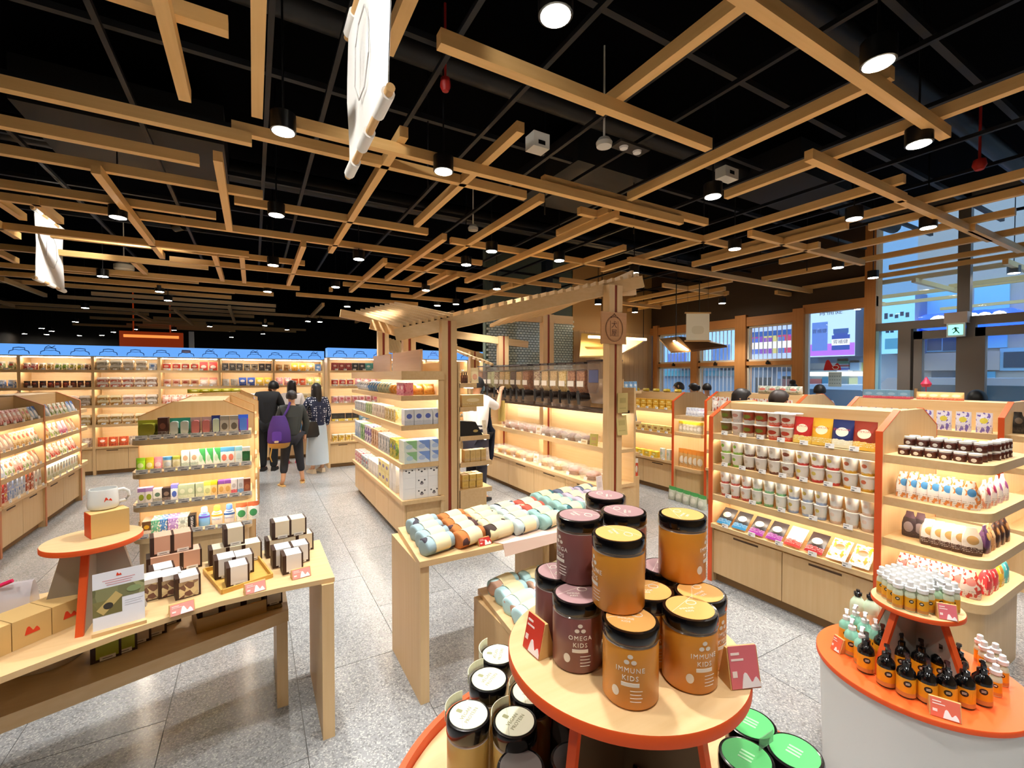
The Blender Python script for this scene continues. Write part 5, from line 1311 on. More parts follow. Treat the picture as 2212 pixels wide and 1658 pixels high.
fill(kl, 'third shelf of tissue kiosk', .05, 2.3, .03, .85, [
    ('box', (.11, .22, .14), ('#b8c8dc', '#7fa0c8', '#eef0f4', 0), 3, 'pale blue tissue box', ), ('box', (.11, .22, .14), ('#8fb88a', '#4f9a4a', '#e4ecdc', 3), 2, 'green tissue box'),
    ('box', (.11, .23, .14), ('#e8e2ea', '#5a2f8a', '#8a5ab8', 3), 3, 'white tissue box with purple blossoms'), ('box', (.10, .22, .14), ('#d0b090', '#a8744a', '#ece0d0', 3), 3, 'tan tissue box'),
    ('box', (.11, .20, .14), ('#c0c4c8', '#8a949c', '#e4e4e2', 3), 4, 'silver tissue box'), ('box', (.11, .20, .14), ('#b8b04a', '#6a8a4a', '#5a6ab0', 3), 2, 'iris print tissue box')])
fill(kl, 'ledge of tissue kiosk', .05, 2.28, .03, .48, [
    ('box', (.12, .16, .14), ('#e8d8d4', '#c04a6a', '#d88a9a', 3), 3, 'white carton with red blossoms', dict(st=1)), ('box', (.12, .15, .14), ('#c8d0d4', '#6a8aa0', '#b84a4a', 3), 3, 'grey carton with figure print'),
    ('box', (.12, .17, .14), ('#e8e6e2', '#cfccc8', '#f0eee8', 0), 4, 'plain white carton'), ('box', (.14, .13, .14), ('#e8dca0', '#e0d08a', '#7a6a9a', 0), 3, 'cream carton with violet seal', dict(st=2)), ('box', (.12, .3, .14), ('#eeece8', '#e0deda', '#f4f2ee', 0), 2, 'tall white carton')])
# near end of that kiosk: goods face the camera
Yk = 4.49
run((1.315, Yk + .02), (1.715, Yk + .02), 1.24, 0, [('box', (.095, .16, .11), ('#e2e4e8', '#c8ccd4', '#5a6ab8', 0), 4, 'white toilet roll pack')], 'second shelf end', order='left')
run((1.32, Yk + .1), (1.69, Yk + .1), 1.54, 0, [('pillow', (.12, .12, .1), ('#d8a04a', '#c07a2a', '#f0dcb0', 3), 3, 'golden wipes pack', dict(tilt=R(-20)))], 'top shelf end', order='left')
run((1.305, Yk + .05), (1.72, Yk + .05), .85, 0, [('box', (.135, .115, .18), ('#d8e2d8', '#8fc08a', '#b8d0dc', 2), 1, 'white and green napkin carton', dict(st=2)), ('box', (.135, .115, .18), ('#dce4ec', '#7a9ad8', '#b0c4e4', 2), 2, 'white and blue napkin carton', dict(st=2))], 'third shelf end', order='left')
BEAR = P('#f1f0ee', .45)
def bear_box(loc, label, face):
    o = ob('tissue_carton', cached(('bear',), lambda: B(-.065, .065, -.065, .065, 0, .108).mesh('tissue_carton', BEAR, False)), None, loc); tag(o, label, 'carton', 'white animal-face cartons')
    ink = P('#2a2a2e', .5); gy = P('#8a8288', .5)
    if face:
        for s in (-1, 1): ob('printed_eye', cached(('eye',), lambda: MB().lathe([(.008, 0), (.008, .001)], 10).mesh('printed_eye', ink)), o, (s * .032, -.065, .075), rot=(pi / 2, 0, 0))
        ob('printed_nose', cached(('nose', face), lambda: MB().lathe([(.011, 0), (.011, .001)], 10, sy=.8).mesh('printed_nose', ink)), o, (0, -.065, .056), rot=(pi / 2, 0, 0))
        if face == 2: ob('printed_muzzle', cached(('muz',), lambda: MB().lathe([(.02, 0), (.02, .0006)], 12, sy=.7).mesh('printed_muzzle', gy)), o, (0, -.065, .042), rot=(pi / 2, 0, 0))
for cx_ in range(3):
    for lz in range(3):
        f_ = (1, 1, 1) if lz == 2 else ((0, 2, 0) if lz == 1 else (0, 2, 2))
        bear_box((1.365 + cx_ * .1325, Yk + .045, .481 + lz * .109), 'white cube carton with printed animal face, %s column, %s layer, kiosk ledge' % (('left', 'middle', 'right')[cx_], ('bottom', 'middle', 'top')[lz]), f_[cx_])
# inner narrow shelves (seen end-on beside the post)
KR = ('#d8b878', '#c8a460', '#e8d4a4', 0)
run((2.0, 4.56), (2.26, 4.56), .79, 0, [('box', (.06, .13, .10), ('#d0ae6c', '#c09a58', '#c8a462', 0), 4, 'slim kraft carton')], 'fourth kiosk post shelf', order='left')
run((1.98, 4.58), (2.24, 4.58), .49, 0, [('box', (.075, .075, .075), ('#d8b45c', '#c8a048', '#cfa94e', 0), 3, 'small golden carton', dict(st=2))], 'lowest kiosk post shelf', order='left')
run((1.98, 4.68), (2.24, 4.68), .49, 0, [('box', (.075, .075, .075), ('#d8b45c', '#c8a048', '#cfa94e', 0), 3, 'small golden carton in second row', dict(st=2))], 'lowest kiosk post shelf', order='left')
good('box', (.26, .13, .12), KR, (2.10, 4.57, 1.401), 0, 'row of cream slatted gift box on second kiosk post shelf', 'gift box')
for i in range(6): pass
run((1.98, 4.57), (2.06, 4.57), 1.66, 0, [('bottle', (.035, .12, .035), ('#5a3424', '#2a1c14', '#8a5a3a', 3), 3, 'small dark syrup bottle')], 'top kiosk post shelf', order='left')
good('box', (.085, .17, .02), ('#e4d2a4', '#d8c090', '#d8a080', 1), (2.14, 4.55, 1.661), 0, 'cream upright card with pink crest on top kiosk post shelf', 'card', R(-6), 'info_card', 'card')
good('box', (.06, .14, .006), ('#e6d8c8', '#dccab8', '#d8c8b8', 0), (2.29, 4.53, .791), .3, 'small pinkish price stand on fourth kiosk post shelf', 'card', R(-8), 'info_card', 'card')
good('box', (.06, .16, .006), ('#e8dcc4', '#dccab0', '#d8c8a8', 0), (2.26, 4.53, 1.081), .3, 'small cream price stand on middle kiosk post shelf', 'card', R(-8), 'info_card', 'card')
bg_ = empty('tote_bag', (2.06, 4.56, 1.081)); tag(bg_, 'black fabric tote with gold badge on middle kiosk post shelf', 'bag')
part('body', MB().prism([(-.12, 0), (.16, 0), (.07, .15), (-.12, .17)], -.05, .05, 'y'), P('#16130f', .7), bg_, False)
part('badge', MB().lathe([(.03, 0), (.03, .003)], 14, sy=.5), P('#b8a060', .5), bg_, loc=(.07, -.05, .05), rot=(pi / 2, 0, 0))
# ================================================================== KIOSK DISPENSERS AND BINS
def k_world(fix, lx, ly, z):
    c, s = cos(fix.rotation_euler.z), sin(fix.rotation_euler.z)
    return (fix.location.x + c * lx - s * ly, fix.location.y + s * lx + c * ly, z)
SMOKE = G('#b9a79c', .08, .35)
def dispenser(Yw, grain, label):
    e = empty('bulk_dispenser', k_world(kr, 7.5 - Yw, .16, 1.33), -pi / 2); tag(e, label, 'dispenser', 'bulk food dispensers')
    w = .165
    prof = [(-.05, .16), (.24, .16), (.24, .56), (-.07, .56)]
    ob('hopper', cached(('hop',), lambda: MB().prism([(-.02, .19), (.13, .19), (.17, .26), (.17, .56), (-.07, .56), (-.07, .26)], -w / 2, w / 2, 'x').mesh('hopper', G('#fbf6ee', .05, .12), False)), e)
    ob('grain', cached(('grain', grain), lambda: MB().prism([(-.01, .20), (.12, .20), (.16, .27), (.16, .50), (-.06, .47), (-.06, .27)], -w / 2 + .008, w / 2 - .008, 'x').mesh('grain', GRAIN[grain], False)), e)
    ob('lid', cached(('hoplid',), lambda: B(-w / 2 - .003, w / 2 + .003, -.08, .18, .56, .58).mesh('lid', P('#2b1f1c', .3), False)), e)
    ob('price_label', cached(('hopp',), lambda: B(-w * .38, w * .38, -.074, -.071, .275, .345).mesh('price_label', P('#efe9dc', .5), False)), e)
    ob('valve', cached(('valve',), lambda: MB().lathe([(.05, -.075), (.055, -.06), (.055, .06), (.05, .075)], 16).mesh('valve', P('#241c1a', .3))), e, (0, -.02, .15), rot=(pi / 2, 0, 0))
    ob('handle', cached(('hand',), lambda: MB().bar((-.01, -.10, .22), (.05, -.13, .06), .03, .022).mesh('handle', P('#15110f', .3), False)), e)
    ob('chute', cached(('chute',), lambda: MB().prism([(-.05, 0), (.05, 0), (.06, .12), (-.075, .12)], -.05, .05, 'x').mesh('chute', SMOKE, False)), e)
    return e
def grain_mat(h1, h2, sc):
    m, nt, b = newmat('grain_' + h1.lstrip('#'))
    v = nt.nodes.new('ShaderNodeTexVoronoi'); v.inputs['Scale'].default_value = sc
    tc = nt.nodes.new('ShaderNodeTexCoord'); nt.links.new(tc.outputs['Object'], v.inputs['Vector'])
    s = nt.nodes.new('ShaderNodeSeparateColor'); nt.links.new(v.outputs['Color'], s.inputs[0])
    nt.links.new(mixc(nt, s.outputs[0], lin(h1), lin(h2)), b.inputs['Base Color']); b.inputs['Roughness'].default_value = .6
    return m
GRAIN = {'tan': grain_mat('#b8935c', '#e0c690', 90), 'nut': grain_mat('#7a4226', '#b87a4a', 70), 'corn': grain_mat('#c8a03a', '#f0dca0', 80), 'dark': grain_mat('#3a2620', '#6a4a3a', 80), 'trail': grain_mat('#d8cba8', '#6a3424', 55), 'green': grain_mat('#8f8a5a', '#c8c08a', 90)}
ys = [4.38, 4.57, 4.76, 4.96, 5.17, 5.36, 5.68, 5.87, 6.05, 6.23, 6.41, 6.59, 6.85, 7.03, 7.21]
gr = ['nut', 'nut', 'corn', 'tan', 'tan', 'trail', 'nut', 'tan', 'dark', 'corn', 'tan', 'trail', 'green', 'dark', 'nut']
gn = {'nut': 'reddish nuts', 'corn': 'yellow grain', 'tan': 'tan grain', 'trail': 'trail mix', 'dark': 'dark beans', 'green': 'green beans'}
for i, (y, g) in enumerate(zip(ys, gr)):
    dispenser(y, g, 'clear bulk dispenser of %s, %s from the right end of the kiosk' % (gn[g], ORD[i]))
# large clear side bin at the near end
sb = empty('bulk_dispenser', k_world(kr, 7.5 - 4.12, .16, 1.36), -pi / 2); tag(sb, 'large empty smoky dispenser at the near end of the kiosk', 'dispenser')
part('hopper', MB().prism([(.0, .05), (.2, .12), (.24, .25), (.24, .55), (-.07, .55), (-.07, .25)], -.12, .14, 'x'), SMOKE, sb, False)
part('lid', B(-.125, .145, -.08, .25, .55, .57), P('#2b1f1c', .3), sb, False)
part('panel', B(-.09, .08, -.074, -.071, .3, .45), P('#4a5a90', .4), sb, False)
def food_bin(Yw, z, food, row, i, ly, w=.24):
    e = empty('food_bin', k_world(kr, 7.5 - Yw, ly, z + .001), -pi / 2); tag(e, 'clear lidded bin of %s, %s from near end, %s row of kiosk' % (food, ORD[i], row), 'food bin', 'lidded food bins, %s row' % row)
    d = .24
    tr = [(-w * .42, -d * .42), (w * .42, -d * .42), (w * .42, d * .42), (-w * .42, d * .42)]
    def tray():
        vs = [(x, y, 0) for x, y in tr] + [(x / .84, y / .84, .085) for x, y in tr]
        return MB().add(vs, [(3, 2, 1, 0), (0, 1, 5, 4), (1, 2, 6, 5), (2, 3, 7, 6), (3, 0, 4, 7)]).mesh('tray', G('#efe8dc', .1, .26), False)
    def lid():
        vs = [(x / .84, y / .84, .087) for x, y in tr] + [(x * .75, y * .75, .125) for x, y in tr]
        return MB().add(vs, [(0, 1, 5, 4), (1, 2, 6, 5), (2, 3, 7, 6), (3, 0, 4, 7), (4, 5, 6, 7)]).mesh('lid', CLEAR, False)
    ob('tray', cached(('bt', w), tray), e); ob('lid', cached(('bl', w), lid), e)
    ob('contents', cached(('bf', w, food), lambda: MB().lathe([(.085, .004), (.1, .05), (.08, .08), (.03, .1)], 12, sy=.95).mesh('contents', FOOD[food])), e)
    ob('price_card', cached(('bpc',), lambda: B(-.03, .03, -.002, .002, 0, .04).mesh('price_card', TAG, False)), e, (.0, -d / 2 - .012, -.0), rot=(R(-12), 0, 0))
    return e
FOOD = {'brown dried fruit': grain_mat('#5a3a2c', '#8a6450', 40), 'pale nuts': grain_mat('#b88a5a', '#d8b888', 60), 'orange dried fruit': grain_mat('#c8803a', '#e0a85a', 50), 'pink-brown nuts': grain_mat('#9a6a58', '#b88a78', 55)}
for i, y in enumerate((4.40, 4.68, 4.95, 5.21, 5.52, 5.78, 6.05, 6.33)): food_bin(y, .89, 'brown dried fruit' if i < 4 else 'pink-brown nuts', 'upper', i, .23)
for i, y in enumerate((4.20, 4.55, 4.88, 5.18, 5.60, 5.90, 6.18, 6.45)): food_bin(y, .49, 'pink-brown nuts' if i < 2 else 'pale nuts' if i < 5 else 'orange dried fruit', 'lower', i, .16, .29)
def card(loc, rz, w, h, col, label, name='info_card', cat='card', tilt=-8, acc=None):
    o = ob(name, MB().box(-w / 2, w / 2, -.004, .004, 0, h).box(-w * .3, w * .3, -.005, -.004, h * .5, h * .75, 1).box(-w * .32, w * .32, -.005, -.004, h * .2, h * .26, 1).mesh(name, [P(col, .5), P(acc or '#c9a878', .5)], False), None, loc, rot=(R(tilt), 0, rz)); tag(o, label, cat); return o
card(k_world(kr, 7.5 - 4.18, .14, .891), -pi / 2 + .5, .10, .15, '#c8c06a', 'yellow-green sachet standing on the kiosk upper shelf end')
card(k_world(kr, 7.5 - 4.32, .105, .891), -pi / 2 + .2, .10, .07, '#e2d8b8', 'small cream notice on the kiosk upper shelf edge')
card(k_world(kr, 7.5 - 5.36, .12, .891), -pi / 2 + .4, .09, .14, '#e8dccc', 'cream price stand between upper kiosk bins')
card(k_world(kr, 7.5 - 5.40, .1, .491), -pi / 2 + .4, .08, .13, '#d8d8dc', 'grey price stand between lower kiosk bins')
card(k_world(kr, 7.5 - 6.7, .05, .491), -pi / 2 + .4, .10, .08, '#efece6', 'white price stand at the far end of kiosk ledge')
# goods on the stepped end shelves beside the plaque post
run((3.96, 4.12), (4.19, 4.12), 1.55, .0, [('pouch', (.07, .12, .04), ('#8fb8e0', '#4f8fd0', '#e4ecf4', 3), 3, 'pale blue snack pouch')], 'top end shelf beside kiosk post', order='left')
run((3.96, 4.12), (4.19, 4.12), 1.17, .0, [('pouch', (.11, .22, .05), ('#3f6f9a', '#2c5f8a', '#6a94b8', 1), 2, 'dark blue snack pouch', dict(tilt=R(-8)))], 'middle end shelf beside kiosk post', order='left')
run((3.96, 4.14), (4.16, 4.14), .78, .0, [('pillow', (.11, .22, .08), ('#a8702a', '#8a561c', '#c8924a', 3), 2, 'brown cracker bag')], 'lower end shelf beside kiosk post', order='left')
run((3.93, 4.11), (4.18, 4.11), .482, .0, [('box', (.05, .22, .05), ('#c8401f', '#e8e4dc', '#efe4d4', 1), 5, 'red upright snack carton')], 'cabinet beside kiosk post', order='left')
for k, (z, tl) in enumerate(((1.33, 0), (1.08, -6))):
    card((3.56, 3.715, z), 0, .15, .22, '#cbb878', 'kraft paper sachet hung %s on the plaque post' % ('higher', 'lower')[k], 'kraft_sachet', 'sachet', tl, '#b8a668')

# ================================================================== OTHER GONDOLAS
YB = (.11, .07, .10)
fill(g2, 'top shelf of yellow gondola', 1.22, 2.34, .02, 1.235, [('box', YB, ('#d8a02a', '#e8b83a', '#f0dc8a', 0), 9, 'amber biscuit carton', dict(st=2))])
fill(g2, 'second shelf of yellow gondola', 1.22, 2.34, .02, .88, [('box', (.10, .10, .10), ('#e8d488', '#d8b04a', '#a8743a', 0), 9, 'cream biscuit carton with brown picture')])
fill(g2, 'ledge of yellow gondola', 1.22, 2.34, .0, .48, [('box', (.10, .09, .10), ('#e8c83a', '#e0d068', '#f0e8b8', 3), 6, 'yellow cake carton'), ('can', (.08, .16, .08), ('#e8e8e0', '#e4ecd8', '#c8d8b8', 0), 2, 'white tall tub')])
fill(g2, 'top of yellow gondola', 1.22, 2.3, .28, 1.481, [('pillow', (.12, .05, .1), ('#e0c840', '#d0b42a', '#f0e490', 3), 5, 'yellow bag lying flat')])
run((5.50, 4.36), (5.44, 4.10), 1.16, -pi / 2 + .5, [('pillow', (.16, .14, .07), ('#e2e4ea', '#b8bcd0', '#c8b8c8', 3), 4, 'clear bag of white wrapped sweets', dict(tilt=R(-35)))], 'end of yellow gondola', order='left')
run((5.42, 4.46), (5.42, 4.10), .92, -pi / 2 + .35, [('pouch', (.10, .16, .05), ('#d2cdb8', '#d8c23a', '#efece2', 1), 6, 'clear pouch with yellow header')], 'end of yellow gondola', order='left')
run((5.42, 4.46), (5.42, 4.08), .42, -pi / 2 + .35, [('pouch', (.11, .26, .06), ('#d8a868', '#e2903a', '#e8dcc8', 1), 5, 'tan pouch with orange top')], 'end of yellow gondola', order='left')
run((5.12, 4.40), (5.06, 3.75), .0, -pi / 2, [('pouch', (.12, .18, .1), ('#c8ccb8', '#4fa05a', '#e0e0d0', 1), 5, 'grey pouch with green top on floor crate')], 'below yellow gondola', order='left')
# tops that show above the noodle gondola
run((5.60, 2.25), (5.60, 1.86), 1.513, -pi / 2, [('box', (.10, .085, .08), ('#6f9ab8', '#b82f4a', '#8fb4cc', 0), 4, 'slate blue carton with crimson base')], 'top of entrance gondola', order='left')
run((5.62, 1.82), (5.62, 1.50), 1.513, -pi / 2, [('pouch', (.10, .075, .05), ('#e0b87a', '#c8623a', '#f0dca8', 0), 4, 'straw yellow snack pouch')], 'top of entrance gondola', order='left')
run((5.55, 1.2), (5.55, .85), 1.26, -pi / 2 + .5, [('sack', (.09, .18, .06), ('#2a2622', '#3a332c', '#6a5a4a', 3), 3, 'black coffee bag')], 'end shelf of entrance gondola', order='left')
fill(g3, 'top shelf of entrance gondola', .05, 1.06, .03, 1.26, [('pouch', (.10, .17, .05), ('#e6e0ea', '#7a6ab8', '#d8c84a', 3), 8, 'white pouch with violet print')])
fill(g4, 'top shelf of snack gondola', .05, 1.1, .03, 1.26, [('pouch', (.12, .2, .06), ('#d8d0c8', '#b85a4a', '#efe8e0', 3), 8, 'white pouch with brick-red print')])
run((5.62, 3.4), (5.62, 2.9), 1.513, -pi / 2, [('pillow', (.16, .10, .12), ('#d8d4c8', '#8fa08a', '#c86a5a', 3), 4, 'clear bag of mixed sweets')], 'top of snack gondola', order='left')
fl = ob('pinwheel', MB().lathe([(.004, 0), (.004, .16)], 6).lathe([(.03, .12), (.045, .15), (.02, .19), (.004, .22)], 8).mesh('pinwheel', P('#b0204a', .5)), None, (5.75, 1.80, 1.513)); tag(fl, 'small crimson pennant ornament standing on the entrance gondola', 'ornament')

# ================================================================== GIFT TABLE
KRAFT = wood('#dfbd80', '#d4ae6c', 0, .6, .4)
CARTON = P('#dcb878', .6)
HRED = P('#e2401c', .5)
def carton(loc, rz, w, d, h, label, end=None, emblem=True):
    e = empty('gift_carton', loc, rz); tag(e, label, 'carton')
    part('box', B(-w / 2, w / 2, -d / 2, d / 2, 0, h), CARTON, e, False)
    if end: part('end_flap', B(-w / 2 - .002, -w / 2, -d / 2, d / 2, .001, h - .001), end, e, False)
    if emblem: ob('hill_emblem', hill_mesh(.042, HRED), e, (.0, -d / 2, h * .38))
    return e
cr = R(13)
q = [onZ(26, 1408, ZT), onZ(112, 1371, ZT), onZ(180, 1340, ZT)]
u_ = (q[1] - q[0]).normalized(); n_ = Vector((-u_.y, u_.x, 0)); ang = math.atan2(u_.y, u_.x)
cw = (q[1] - q[0]).length - .002
for k, nm in ((-1, 'leftmost'), (0, 'middle'), (1, 'rightmost')):
    c = q[0] + u_ * (cw + .003) * (k + .5) + n_ * .065
    carton((c.x, c.y, ZT + .0005), ang, cw, .13, .102, 'kraft gift carton with red hill emblem, %s of the three' % nm)
bgp = empty('gift_bag', (-.90, 2.50, ZT)); tag(bgp, 'clear cellophane gift bag tied with pink ribbon behind cartons', 'gift bag')
part('bag', loft([[(-.13 * w_, -.05 * t_, .05 * t_, z_) for w_ in (-1, -.5, 0, .5, 1)] for z_, t_ in ((0, 1), (.05, 1.1), (.12, .7), (.16, .2))], 5), G('#d9d4dc', .15, .6), bgp)
part('ribbon', MB().tube([(-.14, -.02, .10), (-.06, -.03, .155), (0, -.02, .15), (.08, -.03, .18)], .008, 6), P('#d81f5a', .4), bgp)
# mug on its carton on the small stand
DZ = 1.09
fl_, fr_c, bl_ = onZ(197, 1165, DZ), onZ(280, 1146, DZ), onZ(170, 1149, DZ)
bu = (fr_c - fl_).normalized(); bn = Vector((-bu.y, bu.x, 0)); bang = math.atan2(bu.y, bu.x)
bw_ = (fr_c - fl_).length; bd_ = .08
p = fl_ + bu * bw_ / 2 + bn * bd_ / 2
mc = carton((p.x, p.y, DZ + .0005), bang, bw_, bd_, .098, 'kraft carton with orange end under the white mug', P('#d84a14', .5), False)
mp_ = onZ(222, 1098, DZ + .099)
mug = empty('mug', (mp_.x, mp_.y + .01, DZ + .0992), R(12)); mug.scale = (.86, .86, .9); tag(mug, 'white ceramic mug with red hill emblem on kraft carton', 'mug')
MUGW = P('#e9ebea', .25, coat=.3)
part('body', MB().lathe([(.045, 0), (.056, .003), (.060, .012), (.060, .03), (.0555, .085), (.0535, .092), (.0505, .092), (.053, .085), (.055, .03), (.05, .012), (.002, .01)], 40), MUGW, mug)
part('handle', MB().tube([(.052, 0, .078), (.075, 0, .080), (.094, 0, .066), (.097, 0, .045), (.085, 0, .026), (.056, 0, .022)], .0075, 10), MUGW, mug)
hm = hill_mesh(.03, HRED, .0585)
ob('hill_emblem', hm, mug, (0, 0, .038), rz=R(18))
# tea boxes
TD = P('#3a2318', .5)
def tea_box(loc, rz, band, label, front='plain', s=.092):
    e = empty('tea_box', loc, rz); tag(e, label, 'tea box', 'dark brown tea boxes')
    ob('box', cached(('tb', s), lambda: B(-s / 2, s / 2, -s / 2, s / 2, 0, s).mesh('box', TD, False)), e)
    bw = s * .74
    ob('paper_band', cached(('tbb', band, s), lambda: B(-bw / 2, bw / 2, -s / 2 - .0012, -s / 2, s * .12 if True else 0, s).box(-bw / 2, bw / 2, -s / 2 - .0012, s / 2, s, s + .0012).mesh('paper_band', P(band, .6), False)), e, (.004, 0, 0))
    if front == 'flower':
        ob('flower_print', cached(('tbf', s), lambda: B(-s * .36, s * .4, -s / 2 - .0025, -s / 2 - .0012, s * .05, s * .8).mesh('flower_print', FLOWER, False)), e)
    else:
        ob('paper_label', cached(('tbl', s), lambda: B(-bw * .28, bw * .42, -s / 2 - .0025, -s / 2 - .0012, s * .03, s * .2).box(-bw * .16, bw * .28, -s / 2 - .003, -s / 2 - .0025, s * .09, s * .13, 1).mesh('paper_label', [P('#efebe4', .5), P('#8a8480', .5)], False)), e)
    return e
FLOWER = grain_mat('#5a1f24', '#e8d8a8', 45)
PK, CR, WT = '#dcab92', '#e6d8bc', '#ebe8e6'
def row_boxes(items, where, band, bname, rz):
    for (a, b, lev, pos, fr) in items:
        p = onZ(a, b, ZT)
        tea_box((p.x, p.y, ZT + .0005 + lev * .0935), rz, band, 'brown tea box with %s paper, %s, %s' % (bname, pos, where), fr)
row_boxes([(342, 1237, 0, 'lower left', 'plain'), (378, 1229, 0, 'lower middle', 'plain'), (411, 1222, 0, 'lower right', 'plain'), (350, 1233, 1, 'upper left', 'plain'), (392, 1224, 1, 'upper right', 'plain')], 'group beside poster', PK, 'pink', R(10))
row_boxes([(326, 1288, 0, 'front left', 'flower'), (350, 1264, 0, 'back left', 'flower'), (368, 1279, 0, 'middle', 'flower'), (404, 1282, 0, 'front right', 'flower')], 'flower-print group by pink card', WT, 'white', R(12))
row_boxes([(474, 1217, 0, 'back left', 'plain'), (509, 1211, 0, 'back middle', 'plain'), (542, 1205, 0, 'back right', 'plain'), (505, 1210, 1, 'topmost', 'plain')], 'wooden tray', CR, 'cream', R(8))
row_boxes([(486, 1240, 0, 'middle left', 'plain'), (523, 1233, 0, 'middle right', 'plain'), (512, 1257, 0, 'front', 'plain')], 'wooden tray', WT, 'white', R(8))
row_boxes([(594, 1196, 0, 'back left', 'plain'), (624, 1190, 0, 'back middle', 'plain'), (655, 1184, 0, 'back right', 'plain'), (606, 1194, 1, 'upper left', 'plain'), (640, 1187, 1, 'upper right', 'plain')], 'group at table end', CR, 'cream', R(5))
row_boxes([(608, 1217, 0, 'middle left', 'plain'), (645, 1209, 0, 'middle right', 'plain'), (630, 1230, 0, 'front', 'plain')], 'group at table end', WT, 'white', R(5))
tc = [onZ(*c_, ZT) for c_ in ((440, 1236), (480, 1283), (588, 1247), (556, 1205))]
def tray_thing(corners, z, label, h=.02):
    c = sum(corners, Vector()) / 4
    e = empty('wooden_tray', (c.x, c.y, z + .0002)); tag(e, label, 'tray')
    pts = [(p_.x - c.x, p_.y - c.y) for p_ in corners]
    m = wood('#d8ac58', '#c4963f', 0)
    part('base', MB().prism(pts, 0, .0002), m, e, False)
    for i in range(4):
        a, b = pts[i], pts[(i + 1) % 4]
        part('rim', MB().bar((*a, h / 2), (*b, h / 2), .008, h), m, e, False)
tray_thing(tc, ZT, 'shallow honey wood tray holding white tea boxes')
def price_card(p, rz, label, w=.085, col='#e39a90', z=0, hh=.042, hillc='#f6eef0'):
    e = empty('price_card', p, rz); tag(e, label, 'price card', 'price cards with white hill')
    ob('stand', cached(('pcs', w, hh), lambda: MB().prism([(-.02, 0), (.03, 0), (.008, hh), (.0, hh)], -w / 2, w / 2, 'x').mesh('stand', wood('#d8ae72', '#c89a5c', 0), False)), e)
    tl = math.atan2(.02, hh)
    f = ob('card_face', cached(('pcf', w, hh, col), lambda: B(-w / 2 + .003, w / 2 - .003, -.0015, 0, .002, hh * 1.06).mesh('card_face', P(col, .35), False)), e, (0, -.0205, 0), rot=(-tl, 0, 0))
    ob('hill_emblem', hill_mesh(w * (.5 if hh < .07 else .62), P(hillc, .5)), f, (w * .17, -.0016, .003))
    ob('small_print', cached(('pcp', w, hh), lambda: MB().box(-w * .4, -w * .12, -.0022, -.0015, hh * .84, hh * .9).box(-w * .4, w * .0, -.0022, -.0015, hh * .7, hh * .75).box(-w * .4, -w * .25, -.0022, -.0015, hh * .3, hh * .45).mesh('small_print', P('#f4e2dc', .5), False)), f)
    return e
for (a, b, rz, nm) in ((393, 1322, R(13), 'pink price card in front of flower-print tea boxes'), (551, 1276, R(10), 'pink price card at the wooden tray corner'), (650, 1245, R(8), 'pink price card at the table end')):
    p = onZ(a, b, ZT); price_card((p.x, p.y, ZT), rz, nm)
pp = onZ(256, 1362, ZT)
ps = empty('poster_stand', (pp.x, pp.y + .02, ZT), R(12)); ps.scale = (.8, .9, .84); tag(ps, 'white leaflet in wooden base showing tea tools photo', 'leaflet stand')
part('base', B(-.10, .10, -.025, .02, 0, .016), OAK, ps, False)
sh_ = part('sheet', B(-.095, .095, -.001, .001, .01, .265), P('#eef0fa', .4), ps, False, rot=(R(-6), 0, 0))
part('photo', B(-.095, .095, -.002, -.001, .14, .195), grain_mat('#5a5a38', '#a8a878', 14), sh_, False)
part('photo', B(-.095, .01, -.002, -.001, .075, .14), grain_mat('#6a6238', '#8a8450', 10), sh_, False)
part('printed_spoon', MB().bar((-.07, -.0025, .09), (.0, -.0025, .16), .001, .035), P('#c9b070', .5), sh_, False)
part('printed_bowl', MB().lathe([(.018, 0), (.018, .0008)], 16, sy=.8), P('#3a3630', .5), sh_, loc=(-.04, -.003, .115), rot=(pi / 2, 0, 0))
part('printed_leaf', MB().lathe([(.028, 0), (.028, .0008)], 16, sy=.5), P('#8fa070', .5), sh_, loc=(.055, -.003, .168), rot=(pi / 2, 0, 0))
ob('hill_emblem', hill_mesh(.02, HRED), sh_, (0, -.0015, .24))
for z_, w_ in ((.225, .06), (.215, .05), (.205, .045)): part('printed_line', B(-w_, w_, -.002, -.001, z_, z_ + .003), P('#d8a0a8', .5), sh_, False)
for z_, w_ in ((.118, .07), (.108, .06), (.098, .065)): part('printed_line', B(.02, .02 + w_, -.002, -.001, z_, z_ + .003), P('#c8ccd8', .5), sh_, False)
# bench below: lime and pale tea boxes, open wooden tray, woven mat, white drum
for (a, b, band, nm) in ((222, 1426, '#a8b03a', 'lime paper, left one on low bench'), (258, 1412, '#a8b03a', 'lime paper, right one on low bench'), (290, 1392, '#e0cfb4', 'beige paper, left one on low bench'), (325, 1375, '#e0cfb4', 'beige paper, middle one on low bench'), (358, 1350, '#e6dcc8', 'cream paper, right one on low bench')):
    p = onZ(a, b, .52); tea_box((p.x, p.y + .045, .5205), R(14), band, 'brown tea box with ' + nm, s=.1)
mt = onZ(505, 1338, .52)
ot = empty('open_wooden_tray', (mt.x, mt.y + .06, .5205), R(12)); tag(ot, 'open wooden box tray of tea boxes on low bench', 'tray')
OWD = wood('#b98f3f', '#a37a30', 0)
part('front', MB().prism([(-.09, 0), (-.075, 0), (-.075, .065), (-.085, .065)], -.17, .13, 'x'), OWD, ot, False)
part('floor_board', B(-.17, .13, -.08, .08, 0, .008), OWD, ot, False); part('side', B(-.17, -.16, -.08, .08, .008, .05), OWD, ot, False); part('side', B(.12, .13, -.08, .08, .008, .05), OWD, ot, False); part('back', B(-.16, .12, .07, .08, .008, .05), OWD, ot, False)
